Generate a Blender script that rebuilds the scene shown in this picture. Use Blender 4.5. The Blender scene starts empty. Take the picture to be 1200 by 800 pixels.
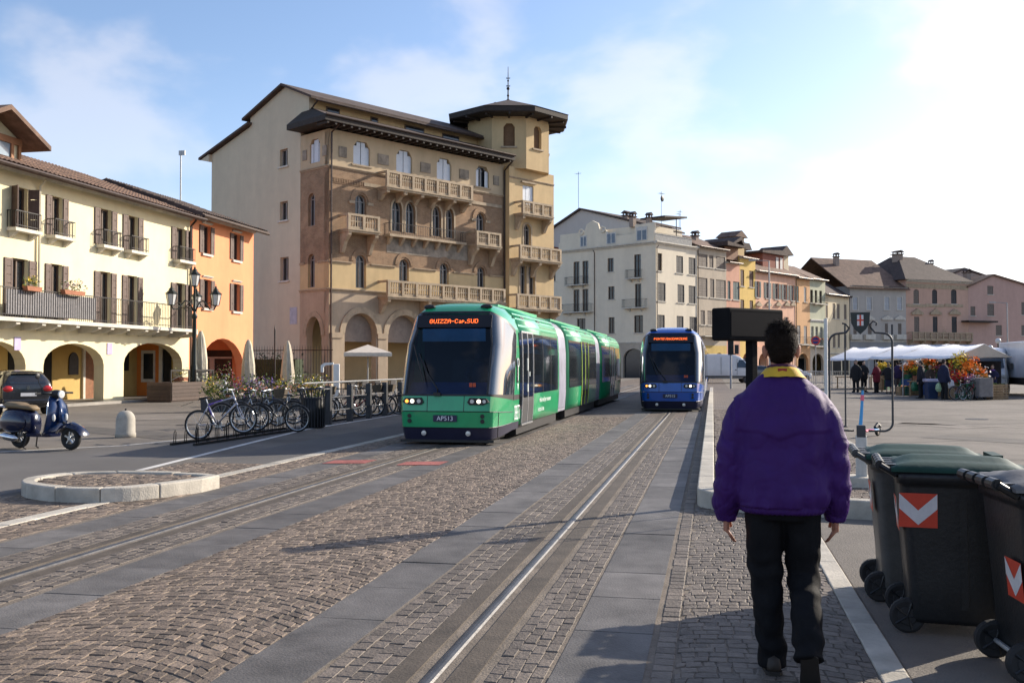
import bpy, bmesh, math, random
import numpy as np
from mathutils import Vector, Matrix, noise as mnoise
R = math.radians
PI = math.pi
random.seed(7)
rng = np.random.default_rng(7)
scene = bpy.context.scene
COL = scene.collection

# ------------------------------------------------------------------ camera
EYE = 1.58
YAW = 11.4
FOC = 1166.67                      # focal length in pixels of the 1200 px wide picture (35 mm lens)
PITCH = math.degrees(math.atan(27 / FOC))
cam = bpy.data.cameras.new('camera')
cam.lens = 35; cam.sensor_width = 36; cam.clip_start = 0.1; cam.clip_end = 2000
camo = bpy.data.objects.new('camera', cam); COL.objects.link(camo)
camo.location = (0, 0, EYE)
camo.rotation_euler = (R(90 + PITCH), 0, R(YAW))
scene.camera = camo
MC = Matrix.Rotation(R(YAW), 3, 'Z') @ Matrix.Rotation(R(90 + PITCH), 3, 'X')
def ray(x, y): return MC @ Vector(((x - 600) / FOC, -(y - 400) / FOC, -1))
def G(x, y, z=0.0):                # point of the ground seen at a pixel of the photograph
    d = ray(x, y); t = (z - EYE) / d.z
    return Vector((d.x * t, d.y * t, z))

# ------------------------------------------------------------------ sky and sun
SUN_AZ, SUN_EL = 46.0, 23.5        # degrees from +Y towards +X, and above the horizon
world = bpy.data.worlds.new('World'); scene.world = world; world.use_nodes = True
nt = world.node_tree; nt.nodes.clear()
def nd(tree, t, **kw):
    n = tree.nodes.new(t)
    for k, v in kw.items(): setattr(n, k, v)
    return n
sky = nd(nt, 'ShaderNodeTexSky', sky_type='NISHITA', sun_disc=False)
sky.sun_elevation = R(SUN_EL); sky.sun_rotation = R(SUN_AZ)
sky.air_density = 1.0; sky.dust_density = 1.0; sky.ozone_density = 2.2; sky.altitude = 20
bg = nd(nt, 'ShaderNodeBackground'); bg.inputs[1].default_value = 0.115
out = nd(nt, 'ShaderNodeOutputWorld')
tc = nd(nt, 'ShaderNodeTexCoord')
sep = nd(nt, 'ShaderNodeSeparateXYZ'); nt.links.new(tc.outputs['Generated'], sep.inputs[0])
mp = nd(nt, 'ShaderNodeMapping'); mp.inputs['Rotation'].default_value = (0, 0, R(25)); mp.inputs['Scale'].default_value = (1.0, 1.0, 1.7)
mp.inputs['Location'].default_value = (5.3, 2.1, 0.7)
nt.links.new(tc.outputs['Generated'], mp.inputs[0])
cn = nd(nt, 'ShaderNodeTexNoise'); cn.inputs['Scale'].default_value = 5.2; cn.inputs['Detail'].default_value = 5; cn.inputs['Roughness'].default_value = 0.5
cn.inputs['Distortion'].default_value = 0.15
nt.links.new(mp.outputs[0], cn.inputs['Vector'])
cr = nd(nt, 'ShaderNodeMapRange', interpolation_type='SMOOTHSTEP'); cr.inputs[1].default_value = 0.475; cr.inputs[2].default_value = 0.66
cr.inputs[3].default_value = 0.0; cr.inputs[4].default_value = 0.68
nt.links.new(cn.outputs[0], cr.inputs[0])
mx = nd(nt, 'ShaderNodeMix', data_type='RGBA')
nt.links.new(cr.outputs[0], mx.inputs[0]); tn = nd(nt, 'ShaderNodeMix', data_type='RGBA', blend_type='MULTIPLY'); tn.inputs[0].default_value = 1.0; tn.inputs[7].default_value = (1.14, 1.12, 1.18, 1)
nt.links.new(sky.outputs[0], tn.inputs[6])
nt.links.new(tn.outputs[2], mx.inputs[6])
cl = nd(nt, 'ShaderNodeMix', data_type='RGBA', blend_type='ADD'); cl.inputs[0].default_value = 1.0
cb = nd(nt, 'ShaderNodeMix', data_type='RGBA', blend_type='MULTIPLY'); cb.inputs[0].default_value = 1.0
nt.links.new(sky.outputs[0], cb.inputs[6]); cb.inputs[7].default_value = (0.9, 0.75, 0.68, 1)
nt.links.new(cb.outputs[2], cl.inputs[6]); cl.inputs[7].default_value = (2.9, 2.7, 2.75, 1)
nt.links.new(cl.outputs[2], mx.inputs[7])
hz = nd(nt, 'ShaderNodeMapRange', interpolation_type='SMOOTHERSTEP'); hz.inputs[1].default_value = -0.02; hz.inputs[2].default_value = 0.34; hz.inputs[3].default_value = 0.80; hz.inputs[4].default_value = 0.0
nt.links.new(sep.outputs[2], hz.inputs[0])
hm = nd(nt, 'ShaderNodeMix', data_type='RGBA'); nt.links.new(hz.outputs[0], hm.inputs[0]); nt.links.new(mx.outputs[2], hm.inputs[6])
hl = nd(nt, 'ShaderNodeMix', data_type='RGBA', blend_type='ADD'); hl.inputs[0].default_value = 1.0; nt.links.new(cb.outputs[2], hl.inputs[6]); hl.inputs[7].default_value = (1.6, 2.2, 3.6, 1)
nt.links.new(hl.outputs[2], hm.inputs[7])
nt.links.new(hm.outputs[2], bg.inputs[0]); nt.links.new(bg.outputs[0], out.inputs[0])
sun = bpy.data.lights.new('sun', 'SUN'); sun.energy = 5.0; sun.angle = R(0.55); sun.color = (1.0, 0.90, 0.76)
suno = bpy.data.objects.new('sun', sun); COL.objects.link(suno)
SUNV = Vector((math.sin(R(SUN_AZ)) * math.cos(R(SUN_EL)), math.cos(R(SUN_AZ)) * math.cos(R(SUN_EL)), math.sin(R(SUN_EL))))
suno.rotation_euler = SUNV.to_track_quat('Z', 'Y').to_euler()
suno.location = SUNV * 60
vs = scene.view_settings
vs.view_transform = 'Standard'; vs.look = 'None'; vs.gamma = 1.0; vs.exposure = 0.64; vs.use_curve_mapping = False

# ------------------------------------------------------------------ materials
MATS = {}
def mat(name, col, rough=0.75, var=0.18, scale=3.0, bump=0.0, bscale=40.0, metal=0.0, spec=0.4, coat=0.0, island=0.0, stain=0.0, pos='Object', emit=None, estr=1.0, tint=None):
    """procedural surface: base colour broken up by two noises, optional per-piece variation and weather stains"""
    if name in MATS: return MATS[name]
    m = bpy.data.materials.new(name); m.use_nodes = True
    t = m.node_tree; b = t.nodes['Principled BSDF']; L = t.links.new
    b.inputs['Roughness'].default_value = rough; b.inputs['Metallic'].default_value = metal
    b.inputs['Specular IOR Level'].default_value = spec
    if coat: b.inputs['Coat Weight'].default_value = coat; b.inputs['Coat Roughness'].default_value = 0.06
    if pos == 'World':
        v = nd(t, 'ShaderNodeNewGeometry').outputs['Position']
    else:
        v = nd(t, 'ShaderNodeTexCoord').outputs['Object']
    n1 = nd(t, 'ShaderNodeTexNoise'); n1.inputs['Scale'].default_value = scale; n1.inputs['Detail'].default_value = 6; n1.inputs['Roughness'].default_value = 0.65
    L(v, n1.inputs['Vector'])
    lo = [max(0, c * (1 - var)) for c in col]; hi = [min(1, c * (1 + var)) for c in col]
    if tint: hi = [min(1, c) for c in tint]
    mr = nd(t, 'ShaderNodeMapRange'); mr.inputs[1].default_value = 0.3; mr.inputs[2].default_value = 0.7
    L(n1.outputs[0], mr.inputs[0])
    mixc = nd(t, 'ShaderNodeMix', data_type='RGBA'); mixc.inputs[6].default_value = (*lo, 1); mixc.inputs[7].default_value = (*hi, 1)
    L(mr.outputs[0], mixc.inputs[0]); c = mixc.outputs[2]
    if island:
        gi = nd(t, 'ShaderNodeNewGeometry').outputs['Random Per Island']; oi = nd(t, 'ShaderNodeObjectInfo').outputs['Random']
        ad = nd(t, 'ShaderNodeMath', operation='ADD'); L(gi, ad.inputs[0]); L(oi, ad.inputs[1])
        fr = nd(t, 'ShaderNodeMath', operation='FRACT'); L(ad.outputs[0], fr.inputs[0])
        rp = nd(t, 'ShaderNodeMapRange'); rp.inputs[3].default_value = 1 - island; rp.inputs[4].default_value = 1 + island; L(fr.outputs[0], rp.inputs[0])
        mu = nd(t, 'ShaderNodeMix', data_type='RGBA', blend_type='MULTIPLY'); mu.inputs[0].default_value = 1
        L(c, mu.inputs[6]); L(rp.outputs[0], mu.inputs[7]); c = mu.outputs[2]
    if stain:
        n3 = nd(t, 'ShaderNodeTexNoise'); n3.inputs['Scale'].default_value = scale * 0.23; n3.inputs['Detail'].default_value = 8; n3.inputs['Roughness'].default_value = 0.7
        mp3 = nd(t, 'ShaderNodeMapping'); mp3.inputs['Scale'].default_value = (1.7, 1.7, 0.25) if pos == 'Object' else (1, 1, 1); L(v, mp3.inputs[0]); L(mp3.outputs[0], n3.inputs['Vector'])
        m3 = nd(t, 'ShaderNodeMapRange'); m3.inputs[1].default_value = 0.42; m3.inputs[2].default_value = 0.72; m3.inputs[3].default_value = 1.0; m3.inputs[4].default_value = 1 - stain
        L(n3.outputs[0], m3.inputs[0])
        mu = nd(t, 'ShaderNodeMix', data_type='RGBA', blend_type='MULTIPLY'); mu.inputs[0].default_value = 1
        L(c, mu.inputs[6]); L(m3.outputs[0], mu.inputs[7]); c = mu.outputs[2]
    L(c, b.inputs['Base Color'])
    if bump:
        n2 = nd(t, 'ShaderNodeTexNoise'); n2.inputs['Scale'].default_value = bscale; n2.inputs['Detail'].default_value = 4
        L(v, n2.inputs['Vector'])
        bp = nd(t, 'ShaderNodeBump'); bp.inputs['Strength'].default_value = bump; bp.inputs['Distance'].default_value = 0.02
        L(n2.outputs[0], bp.inputs['Height']); L(bp.outputs[0], b.inputs['Normal'])
    if emit:
        b.inputs['Emission Color'].default_value = (*emit, 1); b.inputs['Emission Strength'].default_value = estr
    MATS[name] = m
    return m

def glass(name, tint, rough=0.03, refl=0.9, f0=0.06):
    """tinted see-through pane that also mirrors the sky"""
    m = bpy.data.materials.new(name); m.use_nodes = True; t = m.node_tree; t.nodes.clear(); L = t.links.new
    o = nd(t, 'ShaderNodeOutputMaterial'); tr = nd(t, 'ShaderNodeBsdfTransparent'); tr.inputs[0].default_value = (*tint, 1)
    gl = nd(t, 'ShaderNodeBsdfGlossy'); gl.inputs['Roughness'].default_value = rough; gl.inputs[0].default_value = (refl, refl, refl, 1)
    fr = nd(t, 'ShaderNodeFresnel'); fr.inputs[0].default_value = 1.5
    mx = nd(t, 'ShaderNodeMixShader'); L(fr.outputs[0], mx.inputs[0]); L(tr.outputs[0], mx.inputs[1]); L(gl.outputs[0], mx.inputs[2]); L(mx.outputs[0], o.inputs[0])
    MATS[name] = m
    return m

# ------------------------------------------------------------------ mesh helpers
class MB:
    """collects shapes and links them as ONE mesh object"""
    def __init__(s): s.v = []; s.f = []; s.mi = []; s.M = Matrix(); s.cur = 0; s.sm = []; s.smooth = False
    def add(s, vs, fs):
        o = len(s.v); M = s.M
        s.v += [tuple(M @ Vector(p)) for p in vs]
        for f in fs: s.f.append([i + o for i in f]); s.mi.append(s.cur); s.sm.append(s.smooth)
        return s
    def box(s, x0, x1, y0, y1, z0, z1):
        vs = [(x, y, z) for z in (z0, z1) for y in (y0, y1) for x in (x0, x1)]
        return s.add(vs, [(0, 2, 3, 1), (4, 5, 7, 6), (0, 1, 5, 4), (2, 6, 7, 3), (0, 4, 6, 2), (1, 3, 7, 5)])
    def quad(s, a, b, c, d): return s.add([a, b, c, d], [(0, 1, 2, 3)])
    def prism(s, poly, a0, a1, axis='z'):
        """extrude a 2D outline; axis z: (x,y), axis y: (x,z), axis x: (y,z)"""
        n = len(poly)
        def P(p, a): return (p[0], p[1], a) if axis == 'z' else (p[0], a, p[1]) if axis == 'y' else (a, p[0], p[1])
        vs = [P(p, a0) for p in poly] + [P(p, a1) for p in poly]
        fs = [tuple(range(n))[::-1], tuple(range(n, 2 * n))] + [(i, (i + 1) % n, n + (i + 1) % n, n + i) for i in range(n)]
        return s.add(vs, fs)
    def tube(s, pts, r, n=8, cap=True):
        pts = [Vector(p) for p in pts]; k = len(pts)
        rr = r if isinstance(r, (list, tuple)) else [r] * k
        vs = []; ref = None
        for i, p in enumerate(pts):
            t = (pts[min(i + 1, k - 1)] - pts[max(i - 1, 0)])
            if t.length < 1e-9: t = Vector((0, 0, 1))
            t.normalize()
            if ref is None: ref = Vector((0, 0, 1)) if abs(t.z) < 0.9 else Vector((1, 0, 0))
            a = t.cross(ref)
            if a.length < 1e-6: a = t.orthogonal()
            a.normalize(); b = t.cross(a).normalized(); ref = -b if b.dot(ref) < 0 else b
            a = b.cross(t)
            for j in range(n):
                q = 2 * PI * j / n
                vs.append(p + (a * math.cos(q) + b * math.sin(q)) * rr[i])
        fs = [(i * n + j, i * n + (j + 1) % n, (i + 1) * n + (j + 1) % n, (i + 1) * n + j) for i in range(k - 1) for j in range(n)]
        if cap: fs += [tuple(range(n))[::-1], tuple(range((k - 1) * n, k * n))]
        return s.add(vs, fs)
    def lathe(s, prof, n=20, cap=True):
        vs = [(r * math.cos(2 * PI * j / n), r * math.sin(2 * PI * j / n), z) for r, z in prof for j in range(n)]
        k = len(prof)
        fs = [(i * n + j, i * n + (j + 1) % n, (i + 1) * n + (j + 1) % n, (i + 1) * n + j) for i in range(k - 1) for j in range(n)]
        if cap: fs += [tuple(range(n))[::-1], tuple(range((k - 1) * n, k * n))]
        return s.add(vs, fs)
    def loft(s, rings, cap=True, closed=True):
        n = len(rings[0]); vs = [p for r in rings for p in r]; k = len(rings)
        m = n if closed else n - 1
        fs = [(i * n + j, i * n + (j + 1) % n, (i + 1) * n + (j + 1) % n, (i + 1) * n + j) for i in range(k - 1) for j in range(m)]
        if cap: fs += [tuple(range(n))[::-1], tuple(range((k - 1) * n, k * n))]
        return s.add(vs, fs)
    def torus(s, c, R0, r, n=28, m=8, axis='x'):
        vs = []
        for i in range(n):
            a = 2 * PI * i / n
            for j in range(m):
                b = 2 * PI * j / m; q = R0 + r * math.cos(b); w = r * math.sin(b)
                p = (w, q * math.cos(a), q * math.sin(a)) if axis == 'x' else (q * math.cos(a), w, q * math.sin(a)) if axis == 'y' else (q * math.cos(a), q * math.sin(a), w)
                vs.append((p[0] + c[0], p[1] + c[1], p[2] + c[2]))
        fs = [(i * m + j, ((i + 1) % n) * m + j, ((i + 1) % n) * m + (j + 1) % m, i * m + (j + 1) % m) for i in range(n) for j in range(m)]
        return s.add(vs, fs)
    def ball(s, c, rx, ry=None, rz=None, n=14, m=9):
        ry = ry or rx; rz = rz or rx
        vs = [(c[0], c[1], c[2] - rz)]
        for i in range(1, m):
            a = -PI / 2 + PI * i / m
            for j in range(n):
                q = 2 * PI * j / n
                vs.append((c[0] + rx * math.cos(a) * math.cos(q), c[1] + ry * math.cos(a) * math.sin(q), c[2] + rz * math.sin(a)))
        vs.append((c[0], c[1], c[2] + rz)); e = len(vs) - 1
        fs = [(0, 1 + (j + 1) % n, 1 + j) for j in range(n)]
        fs += [(1 + (i) * n + j, 1 + i * n + (j + 1) % n, 1 + (i + 1) * n + (j + 1) % n, 1 + (i + 1) * n + j) for i in range(m - 2) for j in range(n)]
        fs += [(e, 1 + (m - 2) * n + j, 1 + (m - 2) * n + (j + 1) % n) for j in range(n)]
        return s.add(vs, fs)
    def mesh(s, name, mats, fix=True):
        me = bpy.data.meshes.new(name); me.from_pydata(s.v, [], s.f)
        for m in (mats if isinstance(mats, (list, tuple)) else [mats]): me.materials.append(m)
        me.polygons.foreach_set('material_index', s.mi); me.polygons.foreach_set('use_smooth', s.sm)
        if fix:
            bm = bmesh.new(); bm.from_mesh(me); bmesh.ops.recalc_face_normals(bm, faces=bm.faces); bm.to_mesh(me); bm.free()
        me.update()
        return me
    def build(s, name, mats, parent=None, M=None, fix=True, bevel=0.0, seg=2):
        o = link(name, s.mesh(name, mats, fix), parent, M)
        if bevel:
            b = o.modifiers.new('bevel', 'BEVEL'); b.width = bevel; b.segments = seg; b.limit_method = 'ANGLE'; b.angle_limit = R(35)
        return o
def link(name, me, parent=None, M=None):
    o = bpy.data.objects.new(name, me); COL.objects.link(o)
    if parent is not None: o.parent = parent
    if M is not None: o.matrix_basis = M
    return o
def tag(o, label=None, cat=None, group=None, kind=None):
    if label: o['label'] = label
    if cat: o['category'] = cat
    if group: o['group'] = group
    if kind: o['kind'] = kind
    return o
def thing(name, label, cat, loc=(0, 0, 0), rz=0.0, group=None):
    o = bpy.data.objects.new(name, None); COL.objects.link(o); o.empty_display_size = 0.2
    o.location = loc; o.rotation_euler = (0, 0, rz)
    return tag(o, label, cat, group)

def copy_tree(o, parent=None, lab=None, loc=None, rz=None):
    c = o.copy(); COL.objects.link(c); c.parent = parent
    for ch in list(o.children): copy_tree(ch, c)
    if lab: c['label'] = lab
    if loc is not None: c.location = loc
    if rz is not None: c.rotation_euler = (0, 0, rz)
    return c
def text_mesh(s, size, depth=0.002, align='CENTER'):
    cu = bpy.data.curves.new('lettering', 'FONT'); cu.body = s; cu.size = size; cu.extrude = depth; cu.align_x = align; cu.align_y = 'CENTER'; cu.resolution_u = 3
    ob = bpy.data.objects.new('lettering', cu)
    me = bpy.data.meshes.new_from_object(ob); bpy.data.objects.remove(ob); bpy.data.curves.remove(cu)
    me.name = 'lettering'
    return me
def T(x=0, y=0, z=0, rx=0, ry=0, rz=0, s=None):
    m = Matrix.Translation((x, y, z)) @ Matrix.Rotation(rz, 4, 'Z') @ Matrix.Rotation(ry, 4, 'Y') @ Matrix.Rotation(rx, 4, 'X')
    if s: m = m @ Matrix.Diagonal((*s, 1))
    return m
def seg_arch(x0, x1, z0, zs, rise, n=12):
    """outline of an opening with a (segmental or round) arched top"""
    w = (x1 - x0) / 2; c = (x0 + x1) / 2
    pts = [(x0, z0), (x1, z0)]
    for i in range(n + 1):
        a = PI * i / n
        pts.append((c + w * math.cos(a), zs + rise * math.sin(a)))
    return pts
def ogive(x0, x1, z0, zs, rise, n=5):
    c = (x0 + x1) / 2; w = (x1 - x0) / 2
    pts = [(x0, z0), (x1, z0)]
    for i in range(n + 1): a = i / n; pts.append((x1 - w * a ** 1.6, zs + rise * math.sin(a * PI / 2) ** 0.9))
    for i in range(1, n + 1): a = 1 - i / n; pts.append((x0 + w * a ** 1.6, zs + rise * math.sin(a * PI / 2) ** 0.9))
    return pts
def panel_mesh(name, outline, holes, t, m):
    """upright wall slab in local x-z with openings cut through it; y runs from 0 (face) to t (inside)"""
    cu = bpy.data.curves.new(name, 'CURVE'); cu.dimensions = '2D'; cu.fill_mode = 'BOTH'; cu.extrude = t / 2
    for poly in [outline] + holes:
        sp = cu.splines.new('POLY'); sp.points.add(len(poly) - 1); sp.use_cyclic_u = True
        for p, q in zip(sp.points, poly): p.co = (q[0], q[1], 0, 1)
    ob = bpy.data.objects.new(name, cu); me = bpy.data.meshes.new_from_object(ob)
    bpy.data.objects.remove(ob); bpy.data.curves.remove(cu)
    n = len(me.vertices); co = np.empty(n * 3); me.vertices.foreach_get('co', co); co = co.reshape(n, 3)
    new = np.stack([co[:, 0], co[:, 2] + t / 2, co[:, 1]], 1)
    me.vertices.foreach_set('co', new.ravel())
    bm = bmesh.new(); bm.from_mesh(me); bmesh.ops.remove_doubles(bm, verts=bm.verts, dist=1e-5); bmesh.ops.recalc_face_normals(bm, faces=bm.faces)
    for f in bm.faces: f.smooth = False
    bm.to_mesh(me); bm.free()
    me.materials.clear(); me.materials.append(m); me.name = name
    return me
# ================================================================== GROUND
m_asph = mat('asphalt', (0.165, 0.144, 0.122), 0.9, 0.24, 0.8, 0.5, 70, stain=0.38, pos='World')
m_asph2 = mat('asphalt_blue', (0.115, 0.107, 0.10), 0.88, 0.15, 0.6, 0.3, 60, stain=0.2, pos='World')
m_sett = mat('porphyry', (0.172, 0.130, 0.097), 0.7, 0.34, 9, 0.5, 45, island=0.42, pos='World', stain=0.25)
m_sett2 = mat('porphyry_grey', (0.142, 0.116, 0.094), 0.7, 0.22, 9, 0.5, 45, island=0.26, pos='World', stain=0.25)
m_sand = mat('joint_sand', (0.17, 0.14, 0.11), 0.95, 0.35, 3, 0.5, 60, pos='World')
m_joint = mat('joint_dark', (0.085, 0.075, 0.065), 0.95, 0.35, 3, 0.5, 60, pos='World')
m_slab = mat('trachyte', (0.135, 0.126, 0.119), 0.66, 0.28, 3.2, 0.3, 70, island=0.16, pos='World', stain=0.4, spec=.25)
m_lime = mat('limestone', (0.47, 0.43, 0.36), 0.75, 0.22, 3.5, 0.3, 50, island=0.10, pos='World', stain=0.35)
m_conc = mat('rail_concrete', (0.085, 0.068, 0.052), 0.8, 0.3, 5, 0.3, 50, pos='World', stain=0.3)
m_steel = mat('rail_steel', (0.13, 0.125, 0.12), 0.46, 0.25, 6, 0.1, 60, metal=0.9, pos='World')
m_paint = mat('road_paint', (0.62, 0.60, 0.56), 0.7, 0.22, 6, 0.1, 60, pos='World', stain=0.35)
m_red = mat('red_paint', (0.33, 0.10, 0.085), 0.8, 0.3, 7, 0.1, 60, pos='World', stain=0.4)
TL, TR = -5.15, -1.41              # the two guide rails
def sheet(name, x0, x1, y0, y1, z, m):
    return tag(MB().quad((x0, y0, z), (x1, y0, z), (x1, y1, z), (x0, y1, z)).build(name, m), kind='structure')
sheet('ground', -500, 500, -300, 900, -0.05, m_asph)
sheet('road', 0.98, 160, -12, 260, -0.004, m_asph)
sheet('road', -140, -8.3, -12, 260, -0.004, m_asph)
tag(MB().box(-27.5, -23.7, 10, 50.2, -0.04, 0.10).build('pavement', mat('pavement_stone', (0.30, 0.275, 0.24), 0.8, 0.2, 1.5, 0.2, 40, pos='World', stain=0.3)), kind='structure')

# a far stretch of the cobbled tramway, where single stones are too small to tell apart
def far_paving_mat(name, col, sx, sy):
    m = bpy.data.materials.new(name); m.use_nodes = True; t = m.node_tree; b = t.nodes['Principled BSDF']; L = t.links.new
    p = nd(t, 'ShaderNodeNewGeometry').outputs['Position']
    br = nd(t, 'ShaderNodeTexBrick'); br.inputs['Scale'].default_value = 1; br.inputs['Brick Width'].default_value = sx; br.inputs['Row Height'].default_value = sy
    br.inputs['Mortar Size'].default_value = 0.012; br.inputs['Color1'].default_value = (*[c * .8 for c in col], 1); br.inputs['Color2'].default_value = (*[c * 1.25 for c in col], 1)
    br.inputs['Mortar'].default_value = (*[c * .45 for c in col], 1)
    L(p, br.inputs['Vector'])
    n = nd(t, 'ShaderNodeTexNoise'); n.inputs['Scale'].default_value = 0.7; n.inputs['Detail'].default_value = 6; L(p, n.inputs['Vector'])
    mr = nd(t, 'ShaderNodeMapRange'); mr.inputs[1].default_value = .3; mr.inputs[2].default_value = .7; mr.inputs[3].default_value = .75; mr.inputs[4].default_value = 1.2; L(n.outputs[0], mr.inputs[0])
    mu = nd(t, 'ShaderNodeMix', data_type='RGBA', blend_type='MULTIPLY'); mu.inputs[0].default_value = 1; L(br.outputs[0], mu.inputs[6]); L(mr.outputs[0], mu.inputs[7])
    L(mu.outputs[2], b.inputs['Base Color']); b.inputs['Roughness'].default_value = 0.7
    bp = nd(t, 'ShaderNodeBump'); bp.inputs['Strength'].default_value = .5; bp.inputs['Distance'].default_value = .01; L(br.outputs['Fac'], bp.inputs['Height']); bp.invert = True; L(bp.outputs[0], b.inputs['Normal'])
    return m
m_far = far_paving_mat('porphyry_far', (0.135, 0.102, 0.078), 0.17, 0.10)
NEAR_END = 30.0
sheet('tramway_bed', -8.3, 0.98, -4, NEAR_END, -0.0060, m_sand)
sheet('tramway', -8.3, 0.98, NEAR_END, 230, -0.010, m_far)
tag(MB().quad((-0.32, 3, -0.0105+.0005), (0.82, 3, -0.0105+.0005), (0.82, 11.5, -0.0105+.0005), (-0.32, 11.5, -0.0105+.0005)).build('walkway_bed', m_joint), kind='structure')

def sett_mesh(cell, mb, h):
    """one paving stone: chamfered block; cell = 4 corners counter-clockwise"""
    c = np.array(cell); ctr = c.mean(0)
    d = c - ctr
    ln = np.maximum(np.linalg.norm(d, axis=1, keepdims=True), 1e-6)
    o = ctr + d * (1 - 0.005 / ln)
    i = ctr + d * (1 - 0.0105 / ln)
    tilt = rng.normal(0, 0.006, 2)
    zt = lambda p: h + float(np.dot(p - ctr, tilt))
    vs = [(p[0], p[1], -0.035) for p in o] + [(p[0], p[1], zt(p) - 0.0036) for p in o] + [(p[0], p[1], zt(p)) for p in i]
    fs = [(a, (a + 1) % 4, 4 + (a + 1) % 4, 4 + a) for a in range(4)] + [(4 + a, 4 + (a + 1) % 4, 8 + (a + 1) % 4, 8 + a) for a in range(4)] + [(8, 9, 10, 11)]
    mb.add(vs, fs)
CAMR = np.array(MC).T
def seen_size(c):
    p = np.array([c[0], c[1], 0]) - np.array([0, 0, EYE]); q = CAMR @ p
    if q[2] > -1: return 0
    x = 600 + FOC * q[0] / -q[2]; y = 400 - FOC * q[1] / -q[2]
    if x < -10 or x > 1210 or y > 812: return 0
    return 1 / q[2] ** 2
def paving(name, cells, m, n_single=300, z=0.0):
    """single stones where they show largest, the rest joined into one part"""
    root = bpy.data.objects.new(name, None); COL.objects.link(root); tag(root, kind='structure')
    size = [seen_size(np.mean(c, 0)) for c in cells]
    order = np.argsort(size)[::-1]
    single = [k for k in order[:n_single] if size[k] > 0]
    ss = set(single)
    rest = MB()
    for k, c in enumerate(cells):
        if k in ss: continue
        sett_mesh(c, rest, z + rng.normal(0, 0.0012))
    for k in single:
        c = np.array(cells[k]); ctr = c.mean(0); mb = MB(); sett_mesh(c - ctr, mb, z + rng.normal(0, 0.0012))
        link('paving_stone', mb.mesh('paving_stone', m, fix=False), root, T(ctr[0], ctr[1], 0))
    if rest.v: tag(link('paving_field', rest.mesh('paving_field', m, fix=False), root), kind='stuff')
    return root
def clipx(cells, x0, x1, y0, y1):
    res = []
    for c in cells:
        c = np.array(c); c[:, 0] = np.clip(c[:, 0], x0, x1); c[:, 1] = np.clip(c[:, 1], y0, y1)
        if np.ptp(c[:, 0]) > 0.035 and np.ptp(c[:, 1]) > 0.035 and 0.5 * abs((c[2, 0] - c[0, 0]) * (c[3, 1] - c[1, 1]) - (c[3, 0] - c[1, 0]) * (c[2, 1] - c[0, 1])) > 0.0022: res.append(c)
    return res
def arcs(x0, x1, y0, y1, w=0.11, h=0.115, period=1.7, amp=0.34, xs=0.0, jit=0.008):
    """segmental arcs of setts"""
    cells = []; nr = int((y1 - y0 + 2 * amp) / h) + 2
    def yy(x, r):
        q = ((x - xs) / period) % 1.0 - 0.5
        return y0 - amp + r * h + amp * (1 - 4 * q * q)
    for r in range(nr):
        x = x0 - w * rng.random()
        while x < x1:
            ww = w * rng.uniform(0.75, 1.3); j = lambda: rng.normal(0, jit, 2)
            c = [np.array((x, yy(x, r))) + j(), np.array((x + ww, yy(x + ww, r))) + j(), np.array((x + ww, yy(x + ww, r + 1))) + j(), np.array((x, yy(x, r + 1))) + j()]
            cells.append(c); x += ww
    return clipx(cells, x0, x1, y0, y1)
def bond(x0, x1, y0, y1, n, l0, l1, jit=0.004):
    """running bond along the track, n stones wide"""
    cells = []; w = (x1 - x0) / n
    for k in range(n):
        y = y0 - rng.random() * l1
        while y < y1:
            l = rng.uniform(l0, l1); a = x0 + k * w; b = a + w; j = lambda: rng.normal(0, jit, 2)
            cells.append([np.array((a, y)) + j(), np.array((b, y)) + j(), np.array((b, y + l)) + j(), np.array((a, y + l)) + j()]); y += l
    return clipx(cells, x0, x1, y0, y1)
Y0, Y1 = 3.9, NEAR_END
paving('cobbled_middle_strip', arcs(-4.1, -2.46, Y0, Y1, w=.090, h=.092, period=1.64, amp=.30, xs=-4.10, jit=0.007), m_sett)
cells = bond(-1.98, -1.63, Y0, Y1, 4, .13, .20) + bond(-1.13, -0.84, Y0, Y1, 4, .13, .20)
paving('cobbled_rail_strip', cells, m_sett2)
cells = bond(-5.72, -5.36, 6, Y1, 4, .13, .20) + bond(-4.94, -4.62, 5, Y1, 4, .13, .20)
paving('cobbled_rail_strip', cells, m_sett2, 200)
cells = arcs(-0.20, 0.82, Y0, 11.3, w=0.088, h=0.092, period=1.25, amp=.16, xs=-.42, jit=.005) + bond(-0.32, -0.205, Y0, 11.6, 1, .10, .13)
cells += bond(-0.32, -0.19, 11.6, Y1, 1, .10, .14)
paving('cobbled_walkway', cells, m_sett2)
paving('cobbled_verge', arcs(-6.78, -6.28, 7, Y1, w=.10, xs=-6.6) + arcs(-8.3, -6.99, 8.6, 14.8, w=.10, xs=-8.0), m_sett, 200)
sheet('road_band', -8.3, -6.99, 14.82, NEAR_END, -0.003, m_asph2)
# trachyte slab runs for the tyres
for c in (TL, TR):
    for a, b in ((-1.05, -0.59), (0.59, 1.06)):
        root = bpy.data.objects.new('slab_run', None); COL.objects.link(root); tag(root, kind='structure')
        y = 3.2 + rng.random()
        while y < 75:
            l = rng.uniform(0.82, 0.98); n = 1 if y < 26 else 4
            mb = MB(); e = 0.004
            mb.box(-(b - a) / 2 + e, (b - a) / 2 - e, -l * n / 2 + e, l * n / 2 - e, -0.04, 0.0)
            link('slab', mb.mesh('slab', m_slab), root, T(c + (a + b) / 2, y + l * n / 2, rng.normal(-0.001, 0.0018), rng.normal(0, .0012), rng.normal(0, .002)))
            y += l * n
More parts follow.
